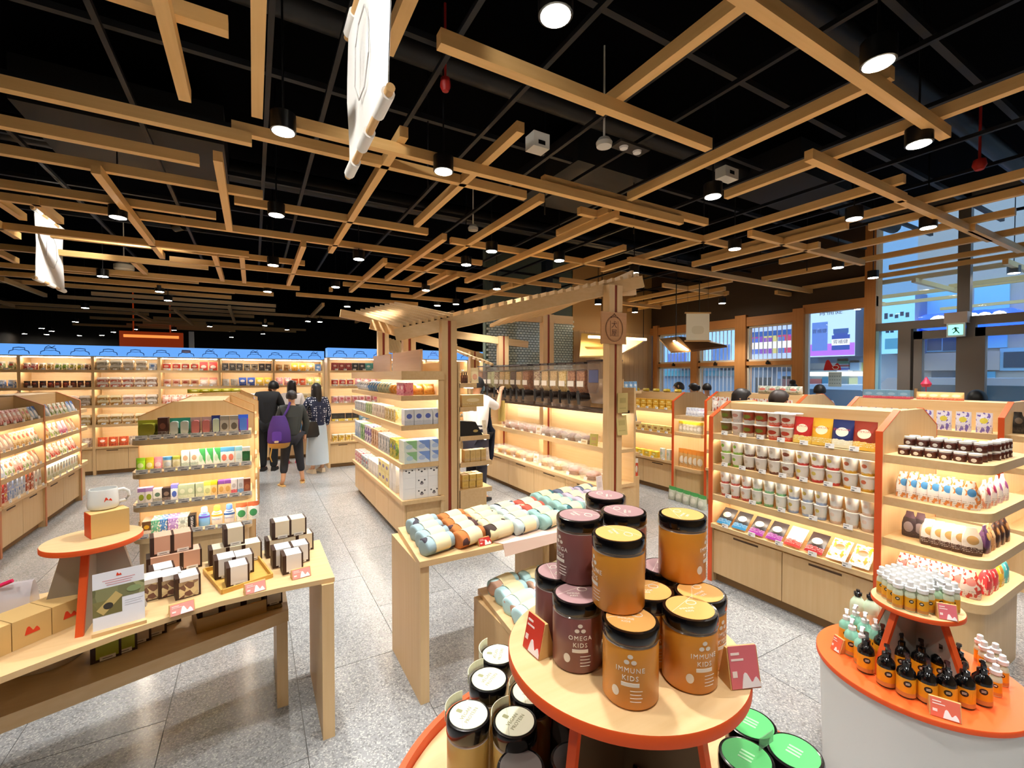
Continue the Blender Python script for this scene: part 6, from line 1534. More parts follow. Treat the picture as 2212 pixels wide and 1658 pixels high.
for k in range(3):
    a_ = R(12); lx, ly = -.11 + k * .095, .01
    tea_box((mt.x + cos(a_) * lx - sin(a_) * ly, mt.y + .06 + sin(a_) * lx + cos(a_) * ly, .53), a_, '#e6e2da', 'brown tea box with white paper, %s in open wooden tray' % ('left', 'middle', 'right')[k], s=.088)
p = onZ(588, 1322, .52)
wm = ob('woven_mat', MB().prism(rrect(-.10, .09, -.10, .12, .01), 0, .006).mesh('woven_mat', grain_mat('#7a6030', '#a88a4a', 60)), None, (p.x - .05, p.y + .12, .5205), R(6)); tag(wm, 'brown woven mat under two tea boxes on low bench', 'mat')
for k in range(2):
    tea_box((p.x - .09 + k * .093, p.y + .10 + k * .01, .528), R(6), '#e0d8cc', 'brown tea box with grey paper, %s on woven mat' % ('left', 'right')[k], s=.088)
wdp = onZ(95, 1452, .52)
wd = ob('display_drum', MB().lathe([(.12, 0), (.125, .01), (.125, .1), (.11, .11)], 48).mesh('display_drum', P('#dcd6cc', .5)), None, (wdp.x - .02, wdp.y + .12, .5205)); tag(wd, 'flat white round drum on the low bench under gift table', 'drum')

# ================================================================== TOWELS
def towel_mat(base, blot):
    m, nt, b = newmat('towel_' + base.lstrip('#'))
    tc = nt.nodes.new('ShaderNodeTexCoord')
    nz = nt.nodes.new('ShaderNodeTexNoise'); nz.inputs['Scale'].default_value = 9; nz.inputs['Detail'].default_value = 1
    oi = nt.nodes.new('ShaderNodeObjectInfo')
    ad = nt.nodes.new('ShaderNodeVectorMath'); ad.operation = 'ADD'
    nt.links.new(tc.outputs['Object'], ad.inputs[0]); nt.links.new(oi.outputs['Location'], ad.inputs[1])
    nt.links.new(ad.outputs[0], nz.inputs['Vector'])
    nt.links.new(mixc(nt, mth(nt, 'GREATER_THAN', nz.outputs[0], .6), lin(base), lin(blot)), b.inputs['Base Color'])
    b.inputs['Roughness'].default_value = .9
    n2 = nt.nodes.new('ShaderNodeTexNoise'); n2.inputs['Scale'].default_value = 220
    nt.links.new(tc.outputs['Object'], n2.inputs['Vector'])
    bp = nt.nodes.new('ShaderNodeBump'); bp.inputs['Strength'].default_value = .25; bp.inputs['Distance'].default_value = .002
    nt.links.new(n2.outputs[0], bp.inputs['Height']); nt.links.new(bp.outputs[0], b.inputs['Normal'])
    return m
TW = {'slate blue': towel_mat('#9fb8c0', '#4a4650'), 'rust': towel_mat('#c9793f', '#5a3a3a'), 'cream': towel_mat('#efe0b0', '#4a3a34'), 'grey cow-print': towel_mat('#c2d2d2', '#3a3e48'), 'teal': towel_mat('#9cc4bc', '#3a6a70'), 'red': towel_mat('#d05a48', '#efe0c0'), 'lilac': towel_mat('#c8b8c8', '#6a7088'), 'aqua': towel_mat('#b8dde2', '#c8a08a')}
BAND = P('#f0e2b4', .7)
def towel(x, y, z, rz, kind, label, L=.185):
    e = empty('rolled_towel', (x, y, z), rz); tag(e, label, 'towel', 'rolled towels in paper bands')
    def roll():
        # squashed roll: soft profile along the length, dished ends with a spiral fold
        mb = MB(); n = 20; prof = []
        for xx, s in ((-.5, .55), (-.497, .86), (-.47, .97), (-.3, 1), (0, .98), (.3, 1), (.47, .97), (.497, .86), (.5, .55)):
            prof.append((xx * L, s))
        vs = []
        for xx, s in prof:
            for i in range(n):
                a = 2 * pi * i / n
                r = s * (1 + .05 * sin(3 * a + xx * 20))
                vs.append((xx, .056 * r * cos(a), .046 + .045 * r * sin(a) - (.006 if sin(a) < -.8 else 0)))
        fs = [(j * n + i, (j + 1) * n + i, (j + 1) * n + (i + 1) % n, j * n + (i + 1) % n) for j in range(len(prof) - 1) for i in range(n)]
        fs += [tuple(range(n)), tuple(range((len(prof) - 1) * n, len(prof) * n))[::-1]]
        return mb.add(vs, fs).mesh('roll', TW[kind], True, 80)
    ob('roll', cached(('roll', kind, L), roll), e)
    def band():
        mb = MB(); n = 20; vs = []
        for xx in (-.045, .055):
            for i in range(n):
                a = 2 * pi * i / n
                vs.append((xx, .0595 * cos(a), .046 + .0485 * sin(a) + (.004 if sin(a) < -.8 else 0)))
        return mb.add(vs, [(i, n + i, n + (i + 1) % n, (i + 1) % n) for i in range(n)]).mesh('paper_band', BAND, True, 80)
    ob('paper_band', cached(('rband',), band), e)
    return e
cols_ = ['slate blue', 'rust', 'cream', 'grey cow-print', 'teal']
rown = ['front', 'second', 'third', 'back']
for i, c in enumerate(cols_):
    for j in range(4):
        cc = c if not (i == 4 and j > 1) else 'red'
        towel(.875 + i * .192 + .012 * j + random.uniform(-.005, .005), 2.355 + i * .006 + j * .118, ZT + .001, R(16) + random.uniform(-.06, .06), cc, 'rolled %s towel, %s row, column %s of towel table' % (cc, rown[j], ('one', 'two', 'three', 'four', 'five')[i]))
for i in range(3):
    for j in range(4):
        cc = ('teal', 'lilac', 'lilac')[i] if j else ('teal', 'grey cow-print', 'lilac')[i]
        towel(1.90 + i * .195, 2.48 + j * .12, ZT + .001, R(14) + random.uniform(-.05, .05), cc, 'rolled %s towel, %s row, column %s of far towel table' % (cc, rown[j], ('one', 'two', 'three')[i]))
for i in range(3):
    for j in range(4):
        cc = ('aqua', 'aqua', 'lilac', 'aqua')[(i + j) % 4] if i else 'aqua'
        towel(1.26 + i * .195 + j * .01, 2.0 + j * .115, .451, R(14) + random.uniform(-.05, .05), cc, 'rolled %s towel, %s row, column %s of low bench' % (cc, rown[j], ('one', 'two', 'three', 'four')[i]))
p = onZ(1046, 1175, ZT); price_card((p.x, p.y - .0, ZT), R(4), 'red price card at the front edge of towel table', .085, '#d23a34')
rc = [onZ(*c_, ZT + .002) for c_ in ((1088, 1158), (1108, 1172), (1200, 1148), (1200, 1122))]
rn = ob('cloth_runner', MB().add([(1.12, 2.44, 0), (1.24, 2.262, 0), (1.69, 2.262, 0), (1.69, 2.44, 0), (1.25, 2.25, -.07), (1.70, 2.25, -.05), (1.12, 2.44, .003), (1.24, 2.258, .003), (1.69, 2.258, .003), (1.69, 2.44, .003), (1.25, 2.247, -.07), (1.70, 2.247, -.05)], [(0, 3, 2, 1), (1, 2, 5, 4), (6, 7, 8, 9), (7, 10, 11, 8), (0, 1, 7, 6), (3, 9, 8, 2), (1, 4, 10, 7), (2, 8, 11, 5), (4, 5, 11, 10)]).mesh('cloth_runner', P('#efcfbf', .8), False), None, (0, 0, ZT + .001)); tag(rn, 'pale pink cloth hanging over the towel table edge', 'cloth')
card((2.16, 2.47, ZT + .09), .3, .07, .16, '#ead9d2', 'tall pale pink sign card among lilac towels', tilt=-6, acc='#d8c4bc')

# ================================================================== STACKED TUBS ON THE LARGE ROUND DISPLAY
JR, JH = .061, .167
WPR = P('#efe6da', .5)
TUBC = {'maroon': ('#855250', '#a88486'), 'orange': ('#dc9230', '#e8ad62'), 'sand': ('#b89a58', '#e6e8cc'), 'green': ('#1d2f24', '#57c46e'), 'charcoal': ('#3a302a', '#6a625c'), 'black': ('#221a16', '#2c2420'), 'brown': ('#6a3a20', '#a8683a')}
BLKLID = P('#0b090b', .18, coat=.4)
def face(p): return -math.atan2(p[0], p[1])
def tub(loc, rz, kind, words, label, h=JH, r=JR, detail=True, lidtext=None, neck=False):
    e = empty('powder_tub', loc, rz); tag(e, label, 'tub', 'black-lidded powder tubs')
    bc, lc = TUBC[kind]
    ob('body', cached(('tubb', kind, h, r), lambda: MB().lathe([(r * .93, 0), (r, .006), (r, h * .76), (r * .985, h * .785)], 40).mesh('body', P(bc, .35, coat=.25))), e)
    ob('neck', cached(('tubn', h, r), lambda: MB().lathe([(r * .985, h * .785), (r * .95, h * .80), (r * .95, h * .83)], 40).mesh('neck', P('#b9ada4', .15))), e)
    ob('lid', cached(('tubl', h, r), lambda: MB().lathe([(r * 1.01, h * .825), (r * 1.025, h * .835), (r * 1.025, h * .965), (r * .99, h * .992), (r * .9, h * .994)], 40).mesh('lid', BLKLID)), e)
    dk = ob('lid_disc', cached(('tubd', kind, h, r), lambda: MB().lathe([(r * .88, h * .9945), (r * .88, h)], 40).mesh('lid_disc', P(lc, .4))), e)
    if detail:
        A = (r * .0 or r)
        for k, (dx, dz) in enumerate(((0, .008), (-.0075, -.004), (.0075, -.004))):
            ob('emblem_petal', cached(('petal', r, k), lambda: bent_blob(dx, dz, .0058, .0048, r)), e, (0, 0, h * .65))
        y = h * .52
        for w_ in words:
            flat_text(w_, .0145, WPR, e, (0, 0, y), bend=r, space=1.2); y -= .0168
        ob('printed_bar', cached(('pbar', r), lambda: bent_rect(-.019, .019, -.0045, .0035, r)), e, (0, 0, y + .004))
        for k in range(4): ob('printed_line', cached(('pline', r, k), lambda: bent_rect(.0, .026 - .003 * (k % 2), 0, .0011, r)), e, (0, 0, h * .26 - k * .0075))
        ob('printed_tree', cached(('ptree', r), lambda: bent_blob(-.032, 0, .0085, .011, r)), e, (0, 0, h * .22))
    if detail or lidtext:
        m = WPR if kind != 'sand' else P('#8f9068', .5)
        z = h + .0002
        if lidtext:
            for k, w_ in enumerate(lidtext): flat_text(w_, .0155, m, e, (0, .008 - k * .018, z), rot=(-pi / 2, 0, 0))
            ob('lid_badge', cached(('lbadge', m.name), lambda: MB().prism(rrect(-.006, .006, -.009, .009, .003), 0, .0004).mesh('lid_badge', m)), e, (0, .03, z - .0002))
        else:
            ob('lid_ring', cached(('lring', r, m.name), lambda: MB().tube([(.012 * cos(t * pi / 10), .009 * sin(t * pi / 10), 0) for t in range(21)], .0011, 5).mesh('lid_ring', m)), e, (.014, .018, z))
            for k, w_ in enumerate(words): flat_text(w_, .0095, m, e, (-.010, -.004 - k * .012, z), rot=(-pi / 2, 0, 0))
        ob('lid_seam', cached(('lseam', r, m.name), lambda: MB().bar((-r * .84, -.012, 0), (r * .5, .045, 0), .0007, .0006).mesh('lid_seam', m)), e, (0, 0, z))
    if kind == 'green':
        for k in range(3): ob('lid_print', cached(('lpr', k), lambda: B(-.016, .016, -.003, .003, 0, .0005).mesh('lid_print', P('#a8e0b0', .5), False)), e, (.0, .012 - k * .012, h + .0001))
    if neck:
        ob('card_collar', cached(('collar', r), lambda: bent_rect(-.05, .05, 0, .03, r * 1.06, P('#e4e6c8', .5), .0015)), e, (0, 0, h * .98), rz=pi)
    return e
def bent_rect(x0, x1, z0, z1, r, mat=None, th=.0006):
    mb = MB(); n = 10; vs = []
    for rr in (r + .0003, r + .0003 + th):
        for i in range(n + 1):
            a = (x0 + (x1 - x0) * i / n) / r
            vs += [(rr * sin(a), -rr * cos(a), z0), (rr * sin(a), -rr * cos(a), z1)]
    k = 2 * (n + 1); fs = []
    for i in range(n):
        fs += [(k + 2 * i, k + 2 * i + 2, k + 2 * i + 3, k + 2 * i + 1), (2 * i + 1, 2 * i + 3, 2 * i + 2, 2 * i), (2 * i + 1, k + 2 * i + 1, k + 2 * i + 3, 2 * i + 3), (2 * i, 2 * i + 2, k + 2 * i + 2, k + 2 * i)]
    return mb.add(vs, fs).mesh('printed_bar', mat or WPR, False)
def bent_blob(cx, cz, rx, rz_, r):
    n = 14; vs = [((r + .0006) * sin(cx / r), -(r + .0006) * cos(cx / r), cz)]
    for i in range(n):
        a = 2 * pi * i / n; x = cx + rx * cos(a)
        vs.append(((r + .0006) * sin(x / r), -(r + .0006) * cos(x / r), cz + rz_ * sin(a)))
    return MB().add(vs, [(0, i + 1, (i + 1) % n + 1) for i in range(n)]).mesh('emblem_petal', WPR, False)
D1Z = 1.04
lo = [(1362, 1335, 'orange', ('IMMUNE', 'KIDS'), 'orange tub standing front and centre on the display', 0), (1490, 1311, 'orange', ('IMMUNE', 'KIDS'), 'orange tub at front right of the lower layer', .55),
      (1247, 1280, 'maroon', ('OMEGA', 'KIDS'), 'maroon tub at front left of the lower layer', .12), (1204, 1232, 'maroon', ('OMEGA', 'KIDS'), 'maroon tub half hidden at far left of lower layer', 1.2),
      (1402, 1273, 'orange', ('IMMUNE', 'KIDS'), 'orange tub in the middle of the lower layer', .2), (1512, 1277, 'orange', ('IMMUNE', 'KIDS'), 'orange tub at back right of lower layer', 1.0),
      (1432, 1222, 'maroon', ('OMEGA', 'KIDS'), 'maroon tub at the back of the lower layer', .8), (1312, 1215, 'maroon', ('OMEGA', 'KIDS'), 'maroon tub hidden under the back stack', .8)]
for (a, b, k, w_, lb, tw) in lo:
    p = onZ(a, b, D1Z + JH); tub((p.x, p.y, D1Z + .0006), face(p) + tw, k, w_, lb)
hi = [(1252, 1112, 'maroon', ('OMEGA', 'KIDS'), 'maroon tub on the upper layer at left', -1.0), (1336, 1152, 'orange', ('IMMUNE', 'KIDS'), 'orange tub on the upper layer in front', -1.15), (1474, 1110, 'orange', ('IMMUNE', 'KIDS'), 'orange tub on the upper layer at right', 1.3),
      (1347, 1103, 'maroon', ('OMEGA', 'KIDS'), 'maroon tub on the upper layer behind the orange one', 1.6), (1308, 1069, 'maroon', ('OMEGA', 'KIDS'), 'maroon tub on the upper layer farthest back', 1.6)]
for (a, b, k, w_, lb, tw) in hi:
    p = onZ(a, b, D1Z + 2 * JH); tub((p.x, p.y, D1Z + JH + .0018), face(p) + tw, k, w_, lb)
D1L = .55
for (a, b, k, lb, tw, h_) in ((1012, 1542, 'sand', 'sand tub with cream lid, front left of lower tier', R(60), .24), (1112, 1556, 'sand', 'sand tub with cream lid, front right of lower tier', R(60), .24), (1056, 1465, 'sand', 'sand tub with cream lid, second row left of lower tier', R(60), .24), (1146, 1492, 'sand', 'sand tub with cream lid tucked under the upper disc', R(60), .24), (1076, 1412, 'sand', 'sand tub with cream lid, back row of lower tier', R(80), .24)):
    p = onZ(a, b, D1L + h_); tub((p.x, p.y, D1L + .0006), face(p) + tw, k, (), lb, h_, JR, False, ('VEGAN', 'PROTEIN'), True)
for (a, b, k, lb, h_) in ((1622, 1560, 'green', 'dark tub with bright green lid, back one of lower tier', .24), (1612, 1632, 'green', 'dark tub with bright green lid, front one of lower tier', .24), (1716, 1622, 'green', 'dark tub with bright green lid, outer one of lower tier', .24), (1125, 1655, 'charcoal', 'charcoal tub with grey lid under upper disc', .2), (1240, 1640, 'black', 'black-lidded tub in shadow under the upper disc', .2), (1420, 1652, 'brown', 'brown-lidded tub in shadow under the upper disc', .2)):
    p = onZ(a, b, D1L + h_)
    tub((p.x, p.y, D1L + .0006), face(p) + (-.3 if k == 'green' else 0), k, (), lb, h_, JR if k != 'green' else .064, False, None)
for (a, b, rz, nm, cl) in ((1160, 1405, R(-55), 'red price stand at the left rim of the jar display', '#d23a2c'), (1600, 1475, R(35), 'pink price stand at the right rim of the jar display', '#d8707a')):
    p = onZ(a, b, D1Z)
    price_card((p.x, p.y, D1Z + .0004), face(p) + rz, nm, .075, cl, hh=.085)
gcard = empty('clear_tag', onZ(1655, 1610, .80)); tag(gcard, 'small clear tag stuck among green lids', 'tag')
part('plate', B(-.03, .03, -.001, .001, 0, .03), G('#88a890', .1, .5), gcard, False)

# ================================================================== PUMP BOTTLES ON THE WHITE DRUM
YEL = P('#e2a21c', .45)
LOGO = P('#17130f', .4)
def bottle_thing(loc, rz, kind, label):
    e = empty({'black': 'pump_bottle', 'mint': 'pump_bottle', 'spray': 'spray_bottle', 'tall': 'refill_bottle', 'soap': 'pump_bottle'}[kind], loc, rz); tag(e, label, 'bottle', 'soap bottles on white drum display')
    r, h = {'black': (.030, .115), 'mint': (.029, .11), 'spray': (.0182, .085), 'tall': (.032, .15), 'soap': (.024, .085)}[kind]
    bm = {'black': P('#0d0b0c', .12, coat=.4), 'mint': P('#8fcab4', .15), 'spray': P('#cfd6bc', .12), 'tall': P('#cfe4c8', .2), 'soap': P('#a8c8a8', .15)}[kind]
    cm = {'black': BLKLID, 'mint': P('#f0f0f0', .3), 'spray': P('#f2f2f2', .35), 'tall': BLKLID, 'soap': P('#c8ccd0', .2)}[kind]
    ob('body', cached(('bb', kind), lambda: MB().lathe([(r * .92, 0), (r, .004), (r, h * .72), (r * .92, h * .84), (r * .6, h * .95), (r * .42, h)], 24).mesh('body', bm)), e)
    if kind != 'tall':
        ob('label', cached(('bl2', kind), lambda: MB().lathe([(r * 1.012, h * .06), (r * 1.012, h * .66)], 24).mesh('label', YEL)), e)
        ob('label_foot', cached(('bl3', kind), lambda: MB().lathe([(r * 1.02, h * .06), (r * 1.02, h * .2)], 24).mesh('label_foot', P('#c98a4a', .5))), e)
        ob('logo', cached(('blg', kind), lambda: logo_oval(r)), e, (0, 0, h * .5))
    else:
        ob('label', cached(('bl2', kind), lambda: bent_rect(-.02, .02, .03, .09, r, P('#dfe8c8', .4))), e)
    if kind in ('black', 'mint', 'soap'):
        ob('pump', cached(('pump', kind), lambda: MB().lathe([(r * .5, h), (r * .5, h + .014), (r * .16, h + .018), (r * .14, h + .036), (r * .3, h + .037), (r * .3, h + .046)], 14).bar((0, 0, h + .043), (0, -.036, h + .038), .011, .009).mesh('pump', cm)), e)
    elif kind == 'spray':
        ob('cap', cached(('cap', kind), lambda: MB().lathe([(r * .95, h * .98), (r * .97, h + .012), (r * .62, h + .014), (r * .55, h + .032), (r * .4, h + .034)], 18).mesh('cap', cm)), e)
    else:
        ob('cap', cached(('cap', kind), lambda: MB().lathe([(.012, h), (.012, h + .006), (.017, h + .008), (.017, h + .022), (.008, h + .026), (.008, h + .034)], 16).mesh('cap', cm)), e)
    return e
def logo_oval(r):
    n = 16; vs = [(0, -(r * 1.03), 0)]
    for i in range(n):
        a = 2 * pi * i / n; x = .4 * r * cos(a)
        vs.append((r * 1.03 * sin(x / r), -r * 1.03 * cos(x / r), .38 * r * sin(a)))
    mb = MB().add(vs, [(0, i + 1, (i + 1) % n + 1) for i in range(n)])
    for k in (-1, 1): mb.bar((-.2 * r, -r * 1.04, k * .08 * r), (.22 * r, -r * 1.04, k * .08 * r + .04 * r), .0006, .002, 1)
    return mb.mesh('logo', [LOGO, P('#e8e0d0', .5)], False)
def clampd(p, c, rmax):
    d = Vector((p.x - c[0], p.y - c[1])); 
    if d.length > rmax: d = d.normalized() * rmax
    return c[0] + d.x, c[1] + d.y
used_b = []
def place_b(a, b, z, c, rmax, kind, label, rmin=.0, gap=.0, tw=0.):
    p = onZ(a, b, z); x, y = clampd(p, c, rmax)
    bottle_thing((x, y, z + .0006), face((x, y)) + tw, kind, label)
Z2 = .52
fr = [(1870, 1448), (1914, 1478), (1957, 1500), (2002, 1513), (2044, 1520), (2083, 1522), (2120, 1517)]
for i, (a, b) in enumerate(fr): place_b(a, b, Z2, C2, .305, 'black', 'black pump bottle with yellow label, %s from left in front row' % ORD[i], tw=random.uniform(-.1, .3))
bk = [(1905, 1428), (1945, 1450), (1988, 1465), (2030, 1472), (2070, 1476)]
for i, (a, b) in enumerate(bk): place_b(a, b, Z2, C2, .24, 'black', 'black pump bottle with yellow label, %s from left in second row' % ORD[i], tw=random.uniform(-.2, .3))
mn = [(1840, 1412), (1862, 1432), (1828, 1388), (1868, 1396), (1890, 1412), (1848, 1378)]
for i, (a, b) in enumerate(mn): place_b(a, b, Z2, C2, .305 if i < 3 else .27, 'mint', 'mint pump bottle with white pump, %s nearest the orange card' % ORD[i], tw=random.uniform(-.2, .2))
tl_ = [(1850, 1352), (1880, 1362), (1868, 1335), (1892, 1344)]
for i, (a, b) in enumerate(tl_): place_b(a, b, Z2, C2, .305, 'tall', 'pale green refill bottle with black cap, %s from left' % ORD[i])
rt = [(2150, 1500), (2165, 1478), (2138, 1470), (2152, 1450), (2125, 1445), (2140, 1428)]
for i, (a, b) in enumerate(rt): place_b(a, b, Z2, C2, .31, 'spray', 'white-capped bottle at right rim of drum, %s from front' % ORD[i])
UC, UZ = C2, .797
k_ = 0
bxs = []
for j in range(-4, 5):
    for i in range(-4, 5):
        x, y = i * .0375 + (.019 if j % 2 else 0), j * .0345
        if math.hypot(x, y) < .128: bxs.append((x, y))
toc = Vector((-UC[0], -UC[1])).normalized(); tor = Vector((-toc.y, toc.x))
pts = []
for x, y in bxs:
    w = Vector((UC[0], UC[1])) + tor * x + toc * y
    if x > .045 and y > .05: continue
    pts.append((w, y, x))
pts.sort(key=lambda t: (-t[1], t[2]))
rows_ = sorted(set(round(t[1], 3) for t in pts), reverse=True)
rc_ = {}
for (w, y, x) in pts:
    ri = rows_.index(round(y, 3)); rc_[ri] = rc_.get(ri, 0) + 1
    soap = ri == len(rows_) // 2 - 1 and rc_[ri] == 5
    if soap: bottle_thing((w.x, w.y, UZ + .0006), face(w) + .8, 'soap', 'pump bottle with blue sticker standing among spray bottles')
    else: bottle_thing((w.x, w.y, UZ + .0006), face(w) + random.uniform(-.3, .3), 'spray', 'clear spray bottle with white cap, row %s from front, %s from left' % (('one', 'two', 'three', 'four', 'five', 'six', 'seven', 'eight', 'nine')[ri], ORD[rc_[ri] - 1]))
w = Vector((UC[0], UC[1])) + tor * .088 + toc * .085
price_card((w.x, w.y, UZ + .0005), face(w) + R(18), 'pink price card on the upper disc of the drum display', .06, '#d8707a', hh=.055)
for (a, b, rz, nm, cl, hw, hh_) in ((1812, 1405, R(-45), 'orange-red price card at the left rim of the drum display', '#e06a4a', .05, .06), (2040, 1546, R(10), 'coral price card in front of black pump bottles', '#e2705a', .085, .06)):
    p = onZ(a, b, Z2); x, y = clampd(p, C2, .328)
    price_card((x, y, Z2 + .0005), face((x, y)) + rz, nm, hw, cl, hh=hh_)
# ================================================================== PEOPLE
SKIN = P('#d8a684', .55)
def skinned(name, pts, edges, root, mat, parent, sub=2):
    keys = list(pts); idx = {k: i for i, k in enumerate(keys)}
    me = bpy.data.meshes.new(name)
    me.from_pydata([pts[k][:3] for k in keys], [(idx[a], idx[b]) for a, b in edges], [])
    me.materials.append(mat)
    o = ob(name, me, parent)
    o.modifiers.new('skin', 'SKIN')
    sv = me.skin_vertices[0].data
    for k in keys:
        r = pts[k][3]; r2 = pts[k][4] if len(pts[k]) > 4 else r
        sv[idx[k]].radius = (r, r2); sv[idx[k]].use_root = (k == root)
    m = o.modifiers.new('smooth', 'SUBSURF'); m.levels = sub; m.render_levels = sub
    o.modifiers['skin'].use_smooth_shade = True
    return o
BASE = {'pel': (0, 0, .90, .125), 'wai': (0, 0, 1.06, .11), 'che': (0, 0, 1.25, .125), 'nb': (0, -.005, 1.39, .062), 'nk': (0, .01, 1.455, .046), 'hd': (0, .022, 1.53, .068), 'ht': (0, .025, 1.60, .062),
        'shl': (-.165, 0, 1.355, .054), 'ell': (-.215, -.02, 1.09, .042), 'wrl': (-.215, .05, .86, .028), 'hal': (-.21, .07, .78, .03),
        'shr': (.165, 0, 1.355, .054), 'elr': (.215, -.02, 1.09, .042), 'wrr': (.215, .05, .86, .028), 'har': (.21, .07, .78, .03),
        'hil': (-.085, 0, .84, .088), 'knl': (-.09, .015, .47, .056), 'anl': (-.09, -.01, .09, .038), 'tol': (-.095, .13, .035, .032),
        'hir': (.085, 0, .84, .088), 'knr': (.09, .015, .47, .056), 'anr': (.09, -.01, .09, .038), 'tor': (.095, .13, .035, .032)}
SPINE = [('pel', 'wai'), ('wai', 'che'), ('che', 'nb'), ('nb', 'nk'), ('nk', 'hd'), ('hd', 'ht')]
ARM = lambda s: [('che', 'sh' + s), ('sh' + s, 'el' + s), ('el' + s, 'wr' + s), ('wr' + s, 'ha' + s)]
LEG = lambda s: [('pel', 'hi' + s), ('hi' + s, 'kn' + s), ('kn' + s, 'an' + s), ('an' + s, 'to' + s)]
def fingers(par, wrist, hand, mat, s=1.0):
    """five separate bent fingers leaving the palm"""
    w, h = Vector(wrist), Vector(hand); d = (h - w).normalized()
    sd = d.cross(Vector((0, 0, 1))); sd = sd.normalized() if sd.length > .1 else Vector((1, 0, 0)); up = sd.cross(d)
    mb = MB()
    for k, (o_, L) in enumerate(((-.024, .052), (-.008, .062), (.008, .064), (.023, .058))):
        a = h + sd * o_ * s; b = a + d * L * .5 * s; c = b + (d * .8 - up * .6).normalized() * L * .5 * s
        mb.tube([a - d * .01, a, b, c], .008 * s, 6, rads=[.009 * s, .009 * s, .008 * s, .006 * s])
    a = w + d * .02 * s - sd * .028 * s
    mb.tube([a, a + (d - sd).normalized() * .03 * s, a + (d - sd * .5).normalized() * .055 * s], .009 * s, 6, rads=[.011 * s, .01 * s, .007 * s])
    return part('fingers', mb, mat, par)
def hair_cap(par, hd, r=.098, down=.10, mat=None, back=1.0, long=0., bun=None, part_top=None):
    """hair as a shell over the skull, open at the face (+y), optionally long down the back or tied in a bun"""
    cx, cy, cz = hd
    n, m = 20, 10; vs, fs = [], []
    for j in range(m + 1):
        ph = pi * .0 + j / m * pi * .62
        for i in range(n):
            a = 2 * pi * i / n
            fr_ = max(0, sin(a))          # towards the face
            p2 = ph * (1 - .42 * fr_)
            rr = r * (1 + .04 * sin(5 * a))
            z = cos(p2) * r * 1.14
            if long and sin(a) < .35 and j > m * .6: z -= long * (j / m - .6) / .4 * (1 - .3 * abs(cos(a)))
            q = max(sin(p2), .0) if not (long and j > m * .6) else max(sin(p2), .8)
            vs.append((cx + rr * q * cos(a) * .92, cy + rr * 1.08 * q * sin(a) - .008, cz + z))
    for j in range(m):
        for i in range(n):
            fs.append((j * n + i, (j + 1) * n + i, (j + 1) * n + (i + 1) % n, j * n + (i + 1) % n))
    h = part('hair', MB().add(vs, fs), mat or P('#0c0909', .45), par)
    if bun:
        part('hair_bun', MB().lathe([(.005, -.05), (.045, -.035), (.055, 0), (.045, .035), (.005, .05)], 14), mat or P('#0c0909', .45), par, loc=(cx + bun[0], cy + bun[1], cz + bun[2]))
    return h
def facebits(par, hd, mask=None, beard=None, rot=0.):
    cx, cy, cz = hd
    mb = MB()
    for s in (-1, 1): mb.lathe([(.004, -.006), (.011, 0), (.004, .006)], 8, cx=cx + s * .03, cy=cy + .066)
    mb.v = [(x, y, z + (cz - .0 if True else 0)) for x, y, z in mb.v]
    part('eyes', mb, P('#1c1412', .3), par)
    part('nose', MB().add([(cx - .012, cy + .066, cz - .035), (cx + .012, cy + .066, cz - .035), (cx, cy + .092, cz - .032), (cx, cy + .068, cz + .005)], [(0, 1, 2), (1, 3, 2), (3, 0, 2)]), SKIN, par)
    part('mouth', MB().tube([(cx - .02, cy + .066, cz - .055), (cx, cy + .072, cz - .057), (cx + .02, cy + .066, cz - .055)], .004, 6), P('#a85a50', .5), par)
    for s in (-1, 1): part('ear', MB().lathe([(.004, -.03), (.014, -.015), (.016, .01), (.006, .03)], 8), SKIN, par, loc=(cx + s * .072, cy - .01, cz - .01))
    if mask:
        vs = []
        for j in range(5):
            for i in range(9):
                a = R(-75 + i * 150 / 8); k = .078 * (1 + .14 * sin(pi * j / 4) * cos(a))
                vs.append((cx + k * sin(a), cy + k * cos(a) + .012, cz - .085 + j * .0185))
        part('face_mask', MB().add(vs, [(j * 9 + i, j * 9 + i + 1, (j + 1) * 9 + i + 1, (j + 1) * 9 + i) for j in range(4) for i in range(8)]), P(mask, .7), par)
